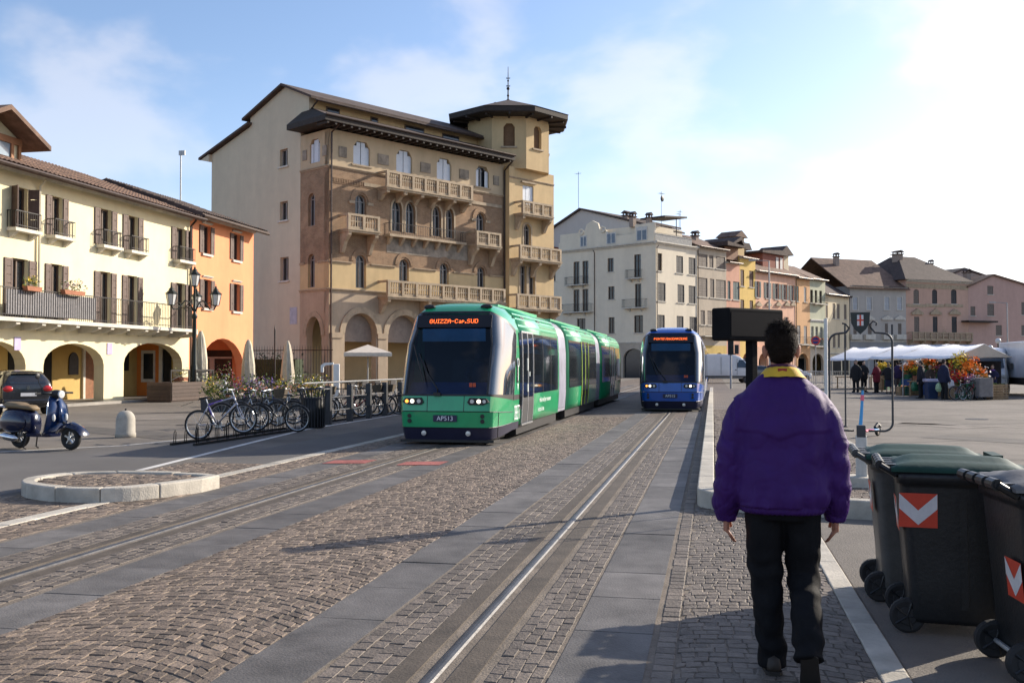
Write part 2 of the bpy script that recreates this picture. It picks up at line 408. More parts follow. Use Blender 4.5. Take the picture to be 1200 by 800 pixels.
# guide rails in their concrete beds
for c in (TL, TR):
    root = bpy.data.objects.new('guide_rail', None); COL.objects.link(root); tag(root, kind='structure')
    mb = MB(); mb.prism([(-.225, -.05), (-.225, -.002), (-.095, .001), (-.085, -.05)], 2, 230, 'y'); mb.prism([(.225, -.05), (.225, -.002), (.095, .001), (.085, -.05)], 2, 230, 'y')
    mb.M = T(c); mb.v = [tuple(T(c) @ Vector(p)) for p in mb.v]
    mb.build('concrete_bed', m_conc, root)
    mb = MB(); mb.M = T(c); mb.smooth = False
    mb.prism([(-.036, -.05), (-.036, -.006), (-.026, .004), (-.009, .009), (.009, .009), (.026, .004), (.036, -.006), (.036, -.05)], 2, 230, 'y')
    mb.build('rail_head', m_steel, root)
    mb = MB(); mb.M = T(c); mb.box(-.086, -.036, 2, 230, -.05, -.024); mb.box(.036, .086, 2, 230, -.05, -.022)
    mb.build('groove', mat('groove_dirt', (0.035, 0.03, 0.026), 0.95, 0.3, 6, pos='World'), root)
# flush white kerb lines, stone by stone
def kerb_line(name, pts, w, z0, z1, ln=1.0, m=m_lime):
    root = bpy.data.objects.new(name, None); COL.objects.link(root); tag(root, kind='structure')
    P = [np.array(p, float) for p in pts]
    seg = [np.linalg.norm(b - a) for a, b in zip(P, P[1:])]; tot = sum(seg); n = max(1, int(tot / ln))
    def at(s):
        s = min(max(s, 0), tot)
        for a, b, l in zip(P, P[1:], seg):
            if s <= l + 1e-9: t = (b - a) / l; return a + t * s, np.array((-t[1], t[0]))
            s -= l
        t = (P[-1] - P[-2]) / seg[-1]; return P[-1], np.array((-t[1], t[0]))
    cs = [0]
    for a, b in zip(P, P[1:]): cs.append(cs[-1] + np.linalg.norm(b - a))
    for k in range(n):
        s0 = tot * k / n + .003; s1 = tot * (k + 1) / n - .003
        ss = sorted([s0, s1] + [c for c in cs if s0 + .02 < c < s1 - .02])
        O, I = [], []
        for s in ss:
            p, nn = at(s); O.append(p - nn * w / 2); I.append(p + nn * w / 2)
        poly = O + I[::-1]; ctr = sum(poly) / len(poly)
        mb = MB(); mb.prism([tuple(p - ctr) for p in poly], z0, z1 + rng.normal(0, .0015))
        mb.build('kerb_stone', m, root, T(ctr[0], ctr[1], 0), bevel=0.008 if ctr[1] < 30 else 0)
    return root
kerb_line('kerb_line', [(-6.885, 7.4), (-6.885, 75)], .20, -.05, .004, 1.25)
kerb_line('kerb_line', [(0.895, 3.5), (0.895, 10.3)], .145, -.05, .006, 0.9)
def strip(name, pts, w, z, m):
    mb = MB(); P = [Vector((*p, 0)) for p in pts]
    for a, b in zip(P, P[1:]):
        t = (b - a).normalized(); n = Vector((-t.y, t.x, 0)) * w / 2
        mb.quad(*[(p.x, p.y, z) for p in (a - n, b - n, b + n, a + n)])
    return tag(mb.build(name, m), kind='structure')
strip('lane_line', [(-8.4, 13.5), (-9.2, 19.0), (-9.72, 22.8), (-9.76, 31), (-9.8, 60)], .13, .003, m_paint)
strip('lane_line', [(-13.2, 15.25), (-11.3, 17.6), (-10.9, 19.5)], .10, .002, m_paint)
strip('lane_line', [(-20, 13.4), (-13.2, 15.25)], .10, .002, m_paint)
# the bluish asphalt path past the bollard
tag(MB().add([(-30, 9, -.001), (-8.45, 9.0, -.001), (-8.45, 13.4, -.001), (-9.25, 19, -.001), (-9.78, 23, -.001), (-9.85, 60, -.001), (-11.5, 60, -.001), (-10.95, 19.5, -.001), (-11.35, 17.5, -.001), (-13.2, 15.15, -.001), (-30, 11.0, -.001)],
    [tuple(range(11))]).build('path', m_asph2), kind='structure')
for a, b in ((-6.12, -5.45), (-4.88, -4.22)):
    tag(MB().quad((a, 15.0, .006), (b, 15.15, .006), (b, 15.75, .006), (a, 15.55, .006)).build('red_marking', m_red), kind='structure')
# tarred cracks and joints across the square
m_tar = mat('tar', (0.045, 0.042, 0.04), .7, .3, 4, pos='World')
for k, (p, q) in enumerate([((2.5, 17), (40, 31)), ((3, 21), (40, 40)), ((4, 27), (45, 47)), ((4, 34), (45, 60)), ((5, 14), (14, 22)), ((12, 20), (30, 46))]):
    pts = [np.array(p) + (np.array(q) - np.array(p)) * t / 14 + rng.normal(0, .07, 2) for t in range(15)]
    strip('asphalt_joint', [tuple(v) for v in pts], .035 + .01 * (k % 3), .0015, m_tar)
for k, (p, q) in enumerate([((-22, 27), (-10.5, 33.5)), ((-24, 33), (-11, 38)), ((-22, 22), (-11.5, 24.5)), ((-23.5, 38), (-12, 44))]):
    pts = [np.array(p) + (np.array(q) - np.array(p)) * t / 10 + rng.normal(0, .05, 2) for t in range(11)]
    strip('asphalt_joint', [tuple(v) for v in pts], .05, .0015, m_tar)

# ------------------------------------------------------------------ teardrop island
def smooth_closed(pts, n=6):
    P = [np.array(p, float) for p in pts]; k = len(P); r = []
    for i in range(k):
        a, b, c, d = P[i - 1], P[i], P[(i + 1) % k], P[(i + 2) % k]
        for j in range(n):
            t = j / n; r.append(.5 * ((2 * b) + (c - a) * t + (2 * a - 5 * b + 4 * c - d) * t * t + (3 * b - a - 3 * c + d) * t ** 3))
    return r
tear = [(-6.22, 11.85), (-6.30, 11.15), (-6.62, 10.48), (-7.05, 10.24), (-7.65, 10.30), (-8.2, 10.66), (-8.46, 11.2), (-8.28, 11.78), (-7.7, 12.04), (-6.9, 12.1)]
tear = tear[:1] + [tuple(p) for p in smooth_closed(tear)][4:]
tl = [np.array(p) for p in tear]
root = bpy.data.objects.new('kerb_island', None); COL.objects.link(root); tag(root, kind='structure')
ctr = np.array((-7.15, 11.2))
def inset(p, d):
    v = p - ctr; l = np.linalg.norm(v); return ctr + v * max(0, (l - d)) / l
nst = 9; per = len(tl) / nst
for k in range(nst):
    i0 = int(round(k * per)); i1 = int(round((k + 1) * per))
    outer = [tl[i % len(tl)] for i in range(i0, i1 + 1)]
    inner = [inset(p, .17) for p in outer]
    poly = outer + inner[::-1]; c = sum(poly) / len(poly); poly = [tuple(c + (p - c) * (1 - .004 / max(np.linalg.norm(p - c), .01)) - c) for p in poly]
    MB().prism(poly, -.05, .165 + rng.normal(0, .003)).build('kerb_stone', m_lime, root, T(c[0], c[1], 0), bevel=.018)
inn = [inset(p, .165) for p in tl]
MB().prism([tuple(p) for p in inn], -.05, .128).build('island_bed', m_joint, root)
cells = []
from_x, to_x = -8.2, -6.2
for c in arcs(-8.5, -6.2, 10.1, 12.1, w=.095, h=.10, period=1.1, amp=.16, xs=-8.2):
    m_ = np.mean(c, 0); v = m_ - ctr; a = math.atan2(v[1], v[0])
    q = min(inn, key=lambda p: abs((math.atan2((p - ctr)[1], (p - ctr)[0]) - a + PI) % (2 * PI) - PI))
    if np.linalg.norm(v) < np.linalg.norm(q - ctr) - .045: cells.append(c)
mb = MB()
for c in cells: sett_mesh(c, mb, .145 + rng.normal(0, .002))
mb.v = [(x, y, max(z, .115)) for x, y, z in mb.v]
tag(link('paving_field', mb.mesh('paving_field', m_sett, fix=False), root), kind='stuff')

# ------------------------------------------------------------------ tram stop island on the right
root = bpy.data.objects.new('platform', None); COL.objects.link(root); tag(root, kind='structure')
def kerb_piece(pts_out, pts_in, z1, m=m_lime):
    poly = [np.array(p, float) for p in list(pts_out) + list(pts_in)[::-1]]; c = sum(poly) / len(poly)
    MB().prism([tuple(p - c) for p in poly], -.05, z1).build('kerb_stone', m, root, T(c[0], c[1], 0), bevel=.015)
KH = .19
cc = np.array((.42, 11.55)); co, ci = [], []
for k in range(9):
    a = PI + k * (PI / 2 - .12) / 8
    co.append(cc + .60 * np.array((math.cos(a), math.sin(a)))); ci.append(cc + .41 * np.array((math.cos(a), math.sin(a))))
kerb_piece(co[:5], ci[:5], KH); kerb_piece(co[4:], ci[4:], KH)
x, y = co[-1]; xi, yi = ci[-1]; sl = -.20
px, py, qx, qy = x, y, xi, yi
for l in (.8, .85):
    nx = px + l; ny = py + l * sl; mx_ = qx + l; my_ = qy + l * sl
    kerb_piece([(px + .004, py), (nx - .004, ny)], [(qx + .004, qy), (mx_ - .004, my_)], KH); px, py, qx, qy = nx, ny, mx_, my_
XR = px + .45
o_ = [(px + .004, py)]; n_ = [(qx + .004, qy)]
for k in range(7):
    a = R(-100 + 100 * k / 6); o_.append((XR - .45 + .45 * math.cos(a), py + .42 + .45 * math.sin(a))); n_.append((XR - .45 + .28 * math.cos(a), py + .42 + .28 * math.sin(a)))
kerb_piece(o_, n_, KH); py += .43
y = 11.55
while y < 60:
    l = 1.15 if y < 30 else 2.4
    kerb_piece([(-.18, y + .004), (-.18, y + l - .004)], [(.01, y + .004), (.01, y + l - .004)], KH); y += l
y = py
while y < 60:
    l = 2.0
    kerb_piece([(XR - .17, y + .004), (XR - .17, y + l - .004)], [(XR, y + .004), (XR, y + l - .004)], KH); y += l
poly = [tuple(p) for p in ci] + [tuple(p) for p in n_] + [(XR - .16, 60), (0.0, 60), (0.0, 11.55)]
MB().prism(poly, -.05, KH - .04).build('platform_bed', m_joint, root)
def edge_y(x):
    if x < .42: return cc[1] - math.sqrt(max(0, .41 ** 2 - (x - cc[0]) ** 2))
    return yi + (x - xi) * sl
cells = [c for c in arcs(0.02, XR - .17, 9.9, 32, w=.10, h=.105, period=1.3, amp=.2, xs=0) if np.mean(c, 0)[1] > edge_y(np.mean(c, 0)[0]) + .06]
mb = MB()
for c in cells: sett_mesh(c, mb, KH - .014 + rng.normal(0, .002))
mb.v = [(x, y, max(z, KH - .06)) for x, y, z in mb.v]
tag(link('paving_field', mb.mesh('paving_field', m_sett, fix=False), root), kind='stuff')
MB().quad((0.02, 32, KH - .03), (XR - .17, 32, KH - .03), (XR - .17, 60, KH - .03), (0.02, 60, KH - .03)).build('platform_top', m_far, root)
MB().prism([(1.35, 12.05), (1.95, 11.85), (2.05, 12.2), (1.45, 12.42)], KH - .05, KH + .10).build('kerb_stone', m_lime, root, bevel=.012)

# drain covers and repaired patches of asphalt
m_cover = mat('cast_cover', (0.05, 0.047, 0.045), .55, .3, 20, .4, 60, metal=.5, pos='World')
def cover(x, y, r=.32):
    mb = MB(); mb.M = T(x, y, 0); mb.lathe([(r, -.004), (r, .003), (r - .03, .003), (r - .03, .001), (.001, .001)], 24)
    for k in range(-3, 4): mb.box(k * .08 - .012, k * .08 + .012, -math.sqrt(max(.01, (r - .05) ** 2 - (k * .08) ** 2)), math.sqrt(max(.01, (r - .05) ** 2 - (k * .08) ** 2)), .001, .004)
    tag(mb.build('drain_cover', m_cover), kind='structure')
for x, y in ((3.9, 19.5), (7.5, 31), (13, 37), (-13.5, 24), (-11.8, 30.5), (5.2, 13.2), (-15.5, 18.5)): cover(x, y)
m_patch = mat('asphalt_patch', (0.105, 0.095, 0.085), .92, .22, 1.2, .5, 70, pos='World', stain=.3); m_patch2 = mat('asphalt_patch_pale', (0.20, 0.175, 0.15), .92, .2, 1.2, .5, 70, pos='World', stain=.3)
for k, (x, y, w, l, a) in enumerate([(6.5, 22, 1.2, 4.5, 50), (11, 33, 1.6, 6, -30), (16, 27, 2.2, 3, 20), (4.4, 29.5, .9, 7, 35), (-13.5, 21, 1.1, 5.5, 60), (-16.5, 27.5, 2.0, 3.5, 25), (-12.5, 34, 1.0, 8, 40), (20, 42, 2.5, 9, 60), (2.0, 8.2, .7, 1.3, 10), (9, 26.5, .5, 9, 64)]):
    n = 14; mb = MB(); pts = []
    for j in range(n * 4):
        q = j / (n * 4) * 4; e = int(q); f = q - e; px_, py_ = [(-1 + 2 * f, -1), (1, -1 + 2 * f), (1 - 2 * f, 1), (-1, 1 - 2 * f)][e]
        pts.append((px_ * w / 2 + rng.normal(0, .012), py_ * l / 2 + rng.normal(0, .012), .0008 + .0004 * (k % 3)))
    mb.add(pts, [tuple(range(len(pts)))]); tag(mb.build('asphalt_patch', (m_patch, m_patch2)[k % 2], None, T(x, y, 0, rz=R(a))), kind='structure')
# ================================================================== BUILDINGS
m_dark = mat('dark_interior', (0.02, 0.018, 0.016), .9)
m_pane = mat('window_pane', (0.022, 0.026, 0.032), .08, .3, 2, spec=.6)
m_frame_w = mat('window_frame_white', (0.55, 0.53, 0.49), .6)
m_frame_b = mat('window_frame_brown', (0.10, 0.065, 0.045), .6)
m_iron = mat('wrought_iron', (0.025, 0.024, 0.024), .5, .3, 10, metal=.5)
m_stone = mat('carved_stone', (0.43, 0.335, 0.225), .8, .2, 3, .3, 25, stain=.35)
m_sill = mat('sill_stone', (0.60, 0.56, 0.48), .8, .15, 3, .2, 25, stain=.2)
m_timber = mat('dark_timber', (0.035, 0.027, 0.022), .75, .3, 5, .2, 30)
m_zinc = mat('gutter_copper', (0.06, 0.042, 0.034), .5, .3, 5, metal=.4)
def plaster(name, c, var=.07, stain=.22): return mat('plaster_' + name, c, .88, var, 1.2, .15, 30, stain=stain)
def tile_mat(name, c):
    if name in MATS: return MATS[name]
    m = mat(name, c, .85, .35, 2.5, .4, 20, stain=.4)
    return m
m_tile = tile_mat('roof_tiles', (0.17, 0.105, 0.075))
m_tile_d = tile_mat('roof_tiles_dark', (0.085, 0.06, 0.05))
m_tile_g = tile_mat('roof_sheet_grey', (0.10, 0.10, 0.105))
PANES = {}
class Bld:
    """a building: Empty at the left foot of its facade; local x runs along the facade, y into the house, z up"""
    def __init__(s, name, label, cat, o, ang, group=None):
        s.o = Vector((o[0], o[1], 0)); s.ang = ang; a = R(ang)
        s.X = Vector((math.sin(a), math.cos(a), 0)); s.Y = Vector((-math.cos(a), math.sin(a), 0))
        s.W = Matrix.Translation(s.o) @ Matrix.Rotation(PI / 2 - a, 4, 'Z')
        s.root = thing(name, label, cat, s.o, PI / 2 - a, group)
        s.L = Matrix(); s.holes = []; s.src = s
    def px(s, x, y, d=0.0):
        """(along, up) of the facade point seen at a pixel of the photograph"""
        r = ray(x, y); o = s.o + s.Y * d; t = (o - Vector((0, 0, EYE))).dot(s.Y) / r.dot(s.Y)
        p = Vector((0, 0, EYE)) + r * t - o
        return p.dot(s.X), p.z
    def side(s, x, y, turn):
        """another facade of the same house, starting at local (x, y), turned by `turn` degrees clockwise"""
        n = Bld.__new__(Bld); n.o = s.o + s.X * x + s.Y * y; n.ang = s.ang + turn; a = R(n.ang)
        n.X = Vector((math.sin(a), math.cos(a), 0)); n.Y = Vector((-math.cos(a), math.sin(a), 0)); n.root = s.root; n.holes = []; n.src = s.src
        n.W = Matrix.Translation(n.o) @ Matrix.Rotation(PI / 2 - a, 4, 'Z'); n.L = s.src.W.inverted() @ n.W
        return n
    def part(s, mb, name, m, parent=None, M=None, **k):
        return mb.build(name, m, parent or s.root, (s.L @ M if M else s.L) if parent is None else M, **k)
    def wall(s, outline, m, t=.35, extra=(), name='wall', M=None):
        o = link(name, panel_mesh(name, outline, s.holes + list(extra), t, m), s.root, s.L @ M if M else s.L)
        s.holes = []
        return o
    def window(s, x0, x1, z0, z1, top='rect', rise=None, frame=m_frame_w, shut=None, shm=None, sill=m_sill, trim=None, bars=(1, 1), depth=.2, name='window', pane=m_pane, door=False, lean=0.0):
        """opening with frame, pane, optional shutters ('open', 'closed', 'ajar') and sill"""
        w = x1 - x0; h = z1 - z0; c = (x0 + x1) / 2
        rise = rise if rise is not None else w / 2
        if top == 'rect': out = [(-w / 2, 0), (w / 2, 0), (w / 2, h), (-w / 2, h)]
        elif top == 'arch': out = seg_arch(-w / 2, w / 2, 0, h - rise, rise, 8)
        elif top == 'chamfer': out = [(-w / 2, 0), (w / 2, 0), (w / 2, h - .3 * w), (w * .28, h), (-w * .28, h), (-w / 2, h - .3 * w)]
        else: out = ogive(-w / 2, w / 2, 0, h - rise, rise, 4)
        s.holes.append([(c + a, z0 + b) for a, b in out])
        M = s.L @ T(c, 0, z0)
        key = (top, round(w, 2), round(h, 2), frame.name, bars, round(rise, 2))
        if key not in PANES:
            fr = MB(); f = .06
            inn = [(a * (1 - 2 * f / w), f + b * (1 - 2 * f / h)) for a, b in out]
            n = len(out); y0, y1 = depth - .05, depth + .05
            vs = [(a, y0, b) for a, b in out] + [(a, y0, b) for a, b in inn] + [(a, y1, b) for a, b in out] + [(a, y1, b) for a, b in inn]
            fs = [(i, (i + 1) % n, n + (i + 1) % n, n + i) for i in range(n)] + [(n + i, n + (i + 1) % n, 3 * n + (i + 1) % n, 3 * n + i) for i in range(n)]
            fr.add(vs, fs)
            for k in range(bars[0]): q = -w / 2 + w * (k + 1) / (bars[0] + 1); fr.box(q - .035, q + .035, y0 + .003, y1, .05, h - (.06 if top == 'rect' else rise * .25))
            for k in range(bars[1]): q = (h if top == 'rect' else h - rise) * (k + 1) / (bars[1] + 1) if bars[1] > 1 else (h * .72 if top == 'rect' else h - rise); fr.box(-w / 2 + .05, w / 2 - .05, y0 + .006, y1, q - .025, q + .025)
            pn = MB(); pn.add([(a, depth + .01, b) for a, b in out], [tuple(range(n))])
            bk = None
            PANES[key] = (fr.mesh('window', frame), pn.mesh('pane', pane))
        win = link(name, PANES[key][0], s.root, M)
        link('pane', PANES[key][1], win)
        if sill: sb = MB(); sb.box(-w / 2 - .14, w / 2 + .14, -.10, .0, -.11, -.002); sb.build('sill', sill, win)
        if trim:
            tb = MB(); g = .13; big = [(a * (1 + 2 * g / w), b * (1 + g / h) if b > 0 else -.0) for a, b in out]; n = len(out)
            vs = [(a, -.035, b) for a, b in out] + [(a, -.035, b) for a, b in big] + [(a, .0, b) for a, b in out] + [(a, .0, b) for a, b in big]
            fs = []
            for i in range(1, n): j = (i + 1) % n; fs += [(i, j, n + j, n + i), (n + i, n + j, 3 * n + j, 3 * n + i), (i, j, 2 * n + j, 2 * n + i)]
            tb.add(vs, fs); tb.build('trim', trim, win)
        if shut:
            lw = w / 2; hh = h - (0.02 if top == 'rect' else 0.0)
            key = ('shut', round(lw, 2), round(hh, 2), shm.name, top)
            if key not in PANES:
                mb = MB(); z1_ = hh - (rise * .25 if top in ('arch', 'gothic') else 0)
                mb.box(0.01, .09, -.045, 0, 0.02, z1_); mb.box(lw - .09, lw - .01, -.045, 0, .02, z1_)
                nb = max(3, int(hh / .30))
                for k in range(nb): a = .02 + (z1_ - .02) * k / nb; mb.box(.09, lw - .09, -.036, -.006, a + .012, a + (z1_ - .02) / nb - .006)
                for q in (.02, z1_ * .5, z1_ - .09): mb.box(.09, lw - .09, -.046, -.002, q, q + .08)
                PANES[key] = mb.mesh('shutter', shm)
            me = PANES[key]
            if shut == 'open':
                link('shutter', me, win, T(-w / 2 - lw - .01, -.006, 0)); link('shutter', me, win, T(w / 2 + .01, -.006, 0))
            elif shut == 'ajar':
                link('shutter', me, win, T(-w / 2, -.01, 0, rz=R(-112)) @ T(0, 0, 0)); link('shutter', me, win, T(w / 2, -.01, 0, rz=R(-68)))
            elif shut == 'closed':
                link('shutter', me, win, T(-w / 2, .10, 0)); link('shutter', me, win, T(0, .10, 0))
            elif shut == 'half':
                link('shutter', me, win, T(-w / 2, .10, 0)); link('shutter', me, win, T(w / 2 + .01, -.006, 0))
        return win
    def mass(s, x0, x1, y0, y1, z0, z1, m, name='wall'):
        return s.part(MB().box(x0, x1, y0, y1, z0, z1), name, m)
    def railing(s, x0, x1, y, z, h=1.0, gap=.12, m=m_iron, ret=None, parent=None):
        mb = MB(); mb.box(x0, x1, y - .02, y + .02, z + h - .035, z + h); mb.box(x0, x1, y - .012, y + .012, z + .08, z + .105)
        n = max(2, int((x1 - x0) / gap))
        for k in range(n + 1): q = x0 + (x1 - x0) * k / n; mb.box(q - .007, q + .007, y - .007, y + .007, z, z + h - .03)
        if ret:
            for q in (x0, x1):
                mb.box(q - .015, q + .015, y + .021, ret, z + h - .035, z + h - .002); k = 1
                while y + k * gap < ret: mb.box(q - .009, q + .009, y + k * gap - .009, y + k * gap + .009, z, z + h - .03); k += 1
        return s.part(mb, 'railing', m, parent)
    def iron_balcony(s, x0, x1, z, out=.75, h=1.0, m=m_sill, brackets=2, gap=.12):
        mb = MB(); mb.box(x0, x1, -out, -.002, z - .12, z)
        b = s.part(mb, 'balcony', m)
        for k in range(brackets):
            q = x0 + (x1 - x0) * (k + .5) / brackets
            bb = MB(); bb.prism([(-out * .8, z - .12), (-.002, z - .12), (-.002, z - .50), (-out * .35, z - .30)], q - .09, q + .09, 'x'); bb.build('bracket', m, b)
        s.railing(x0 + .04, x1 - .04, -out + .05, z, h, gap, ret=-.01, parent=b)
        return b
    def stone_balcony(s, x0, x1, z, out=.9, h=.95, corb=.8, n=3, m=m_stone, style='console', bays=None):
        """carved parapet: slab, posts, rail, pierced infill, corbels below"""
        mb = MB(); mb.box(x0, x1, -out, -.002, z - .22, z); mb.box(x0 - .06, x1 + .06, -out - .06, -.003, z - .10, z - .02)
        b = s.part(mb, 'balcony', m)
        rl = MB(); rl.box(x0, x1, -out, -out + .16, z + h - .14, z + h); rl.box(x0, x0 + .16, -out + .161, -.002, z + h - .14, z + h); rl.box(x1 - .16, x1, -out + .161, -.002, z + h - .14, z + h)
        rl.build('rail', m, b)
        bays = bays or max(2, int(round((x1 - x0) / 1.15)))
        for k in range(bays + 1):
            q = x0 + .11 + (x1 - x0 - .22) * k / bays
            p = MB(); p.box(q - .10, q + .10, -out - .012, -out + .17, z + .002, z + h - .142); p.build('post', m, b)
        f = MB(); f.box(x0 + .02, x1 - .02, -out + .05, -out + .11, z + .002, z + .14)
        for k in range(bays):
            a = x0 + .21 + (x1 - x0 - .22) * k / bays; e = x0 + .01 + (x1 - x0 - .22) * (k + 1) / bays + .0
            w = e - a
            for t in (.2, .4, .6, .8): f.box(a + w * t - .035, a + w * t + .035, -out + .052, -out + .108, z + .14, z + h - .145)
            f.box(a, e, -out + .054, -out + .106, z + h * .5 - .03, z + h * .5 + .03)
        f.build('balustrade', m, b)
        for k in range(n):
            q = x0 + .2 + (x1 - x0 - .4) * (k / (n - 1) if n > 1 else .5)
            c = MB(); c.prism([(-out * .95, z - .222), (-.002, z - .222), (-.002, z - corb), (-.18, z - corb * .98), (-out * .5, z - .222 - (corb - .22) * .45), (-out * .92, z - .40)], q - .13, q + .13, 'x'); c.build('corbel', m, b)
        return b
    def gable_roof(s, x0, x1, y0, y1, ze, zr, m, over=.45, t=.16, ridge=None, name='roof', ripple=0):
        """pitched roof with its ridge along the facade; y0/y1 are the wall faces, the eaves overhang"""
        yr = ridge if ridge is not None else (y0 + y1) / 2
        sl = (zr - ze) / (yr - y0); mb = MB()
        def half(ya, yb, za, zb):
            if not ripple: mb.add([(x0, ya, za), (x1, ya, za), (x1, yb, zb), (x0, yb, zb), (x0, ya, za - t), (x1, ya, za - t), (x1, yb, zb - t), (x0, yb, zb - t)], [(0, 1, 2, 3), (4, 7, 6, 5), (0, 4, 5, 1), (2, 6, 7, 3), (0, 3, 7, 4), (1, 5, 6, 2)])
            else:
                per = .24; n = int((x1 - x0) / per * 6); k = ripple; vs = []
                for j in range(k + 1):
                    for e in (0, 1):
                        u = (j + e * .999) / k
                        if u > 1: continue
                        for i in range(n + 1):
                            x = x0 + (x1 - x0) * i / n; r_ = .05 * abs(math.sin(PI * (x - x0) / per)) + (.035 if e == 0 else 0.0)
                            vs.append((x, ya + (yb - ya) * u, za + (zb - za) * u + r_ - .01 * math.sin(x * 1.7 + j)))
                rows = len(vs) // (n + 1)
                mb.add(vs, [(j * (n + 1) + i, j * (n + 1) + i + 1, (j + 1) * (n + 1) + i + 1, (j + 1) * (n + 1) + i) for j in range(rows - 1) for i in range(n)])
                mb.add([(x0, ya, za - t), (x1, ya, za - t), (x1, yb, zb - t), (x0, yb, zb - t)], [(0, 1, 2, 3)])
                mb.add([(x0, ya, za - t), (x1, ya, za - t), (x1, ya, za + .01), (x0, ya, za + .01)], [(0, 1, 2, 3)])
                for q in (x0, x1): mb.add([(q, ya, za - t), (q, yb, zb - t), (q, yb, zb + .02), (q, ya, za + .02)], [(0, 1, 2, 3)])
        half(y0 - over, yr, ze - sl * over, zr)
        sl2 = (zr - ze) / (y1 - yr) if y1 > yr + .5 else 0
        if sl2: half(y1 + over, yr, ze - sl2 * over, zr)
        return s.part(mb, name, m, fix=not ripple)
    def gutter(s, x0, x1, y, z, m=m_zinc, r=.07):
        mb = MB(); mb.tube([(x0, y, z), (x1, y, z)], r, 6); return s.part(mb, 'gutter', m)
    def downpipe(s, x, z0, z1, y=-.09, m=m_zinc):
        mb = MB(); mb.tube([(x, y, z0), (x, y, z1), (x, y - .25, z1 + .25)], .05, 6); return s.part(mb, 'downpipe', m)
    def cornice(s, x0, x1, z, h=.3, out=.25, m=m_sill, name='cornice'):
        mb = MB(); mb.prism([(-.002, z), (-out * .35, z), (-out * .5, z + h * .4), (-out, z + h * .6), (-out, z + h), (-.002, z + h)], x0, x1, 'x'); return s.part(mb, name, m)
    def chimney(s, x, y, z0, z1, w=.6, m=None):
        m = m or plaster('chimney', (0.33, 0.26, 0.21)); mb = MB(); mb.box(x - w / 2, x + w / 2, y - w / 2, y + w / 2, z0, z1)
        c = s.part(mb, 'chimney', m)
        cp = MB(); cp.box(x - w * .68, x + w * .68, y - w * .68, y + w * .68, z1 + .002, z1 + .12)
        for a in (-1, 1):
            for b in (-1, 1): cp.box(x + a * w * .4 - .06, x + a * w * .4 + .06, y + b * w * .4 - .06, y + b * w * .4 + .06, z1 + .12, z1 + .4)
        cp.prism([(x - w * .75, z1 + .4), (x + w * .75, z1 + .4), (x, z1 + .72)], y - w * .7, y + w * .7, 'y')
        cp.build('chimney_cap', m_tile_d, c); return c
    def aerial(s, x, y, z0, z1, arms=4, dish=False):
        mb = MB(); mb.tube([(x, y, z0), (x, y, z1)], .03, 5)
        for k in range(arms): q = z1 - .15 - k * .0; mb.tube([(x - .5, y, z1 - .25), (x + .5, y, z1 - .25)], .018, 4); mb.tube([(x - .45 + .3 * k, y - .3, z1 - .25), (x - .45 + .3 * k, y + .3, z1 - .25)], .012, 4)
        if dish: mb.ball((x, y - .15, z1 - .9), .38, .10, .38, 10, 6)
        return s.part(mb, 'aerial', m_iron)

# ------------------------------------------------------------------ left side: cream arcaded house
H = Bld('cream_house', 'cream arcaded house with long railed balcony beside the orange house', 'house', (-24.3, 24.0), 0)
m_cream = plaster('cream', (0.78, 0.69, 0.45), .06, .16)
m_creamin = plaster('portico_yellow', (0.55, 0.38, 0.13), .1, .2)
m_shut = mat('shutter_brown', (0.115, 0.075, 0.06), .65, .2, 8, stain=.2)
def rowz(b, lst, **k): pass
W1 = 19.18                                                # house spans local x 0 .. 19.18
ups = [(6.95, 7.76), (9.08, 9.72), (12.1, 12.86), (14.05, 14.80), (17.93, 18.75)]
for i, (a, e) in enumerate(ups):
    w_ = H.window(a, e, 6.42, 7.92, frame=m_frame_b, shut='ajar' if i == 0 else 'open', shm=m_shut, sill=None, bars=(1, 0))
    bl = MB(); bl.box(a - .30, e + .30, -.40, -.002, 6.28, 6.40); bc = bl.build('ledge', m_sill, H.root)
    for q in (a - .12, e + .12):
        bb = MB(); bb.prism([(-.36, 6.279), (-.002, 6.279), (-.002, 6.05), (-.15, 6.12)], q - .07, q + .07, 'x'); bb.build('bracket', m_sill, bc)
    H.railing(a - .27, e + .27, -.36, 6.40, .62, .11, ret=-.01, parent=bc)
los = [(6.98, 7.82), (9.08, 9.74), (12.12, 12.86), (14.05, 14.80), (17.93, 18.75)]
for a, e in los: H.window(a, e, 3.24, 5.36, frame=m_frame_b, shut='open', shm=m_shut, sill=None, bars=(1, 0))
for a, e in ((.8, 1.6), (3.2, 4.0)):
    H.window(a, e, 6.42, 7.92, frame=m_frame_b, shut='open', shm=m_shut, bars=(1, 0)); H.window(a, e, 3.24, 5.36, frame=m_frame_b, shut='open', shm=m_shut, sill=None, bars=(1, 0))
ar = [(0.4, 2.9), (4.5, 7.75), (8.72, 12.45), (13.85, 18.55)]
holes = [seg_arch(a, e, .10, 1.55 if k < 3 else 1.62, .85 if k < 3 else .92) for k, (a, e) in enumerate(ar)]
H.holes[:] = [h for h in H.holes]
H.wall([(0, .10), (W1, .10), (W1, 8.62), (0, 8.62)], m_cream, .45, holes)
PD = 2.5
H.mass(0, W1, .46, 12, 3.0, 8.6, m_cream); H.mass(0, W1, PD, 12, .1, 2.998, m_creamin, 'portico_wall')
H.mass(-.35, -.002, 0, 12, .1, 8.6, m_cream); H.mass(W1 - .3, W1, .46, PD - .001, .1, 2.999, m_creamin, 'portico_wall')
for q in (3.7, 8.23, 13.1):
    mb = MB(); mb.box(q - .2, q + .2, .46, PD - .001, 2.55, 2.998); H.part(mb, 'portico_beam', m_creamin)
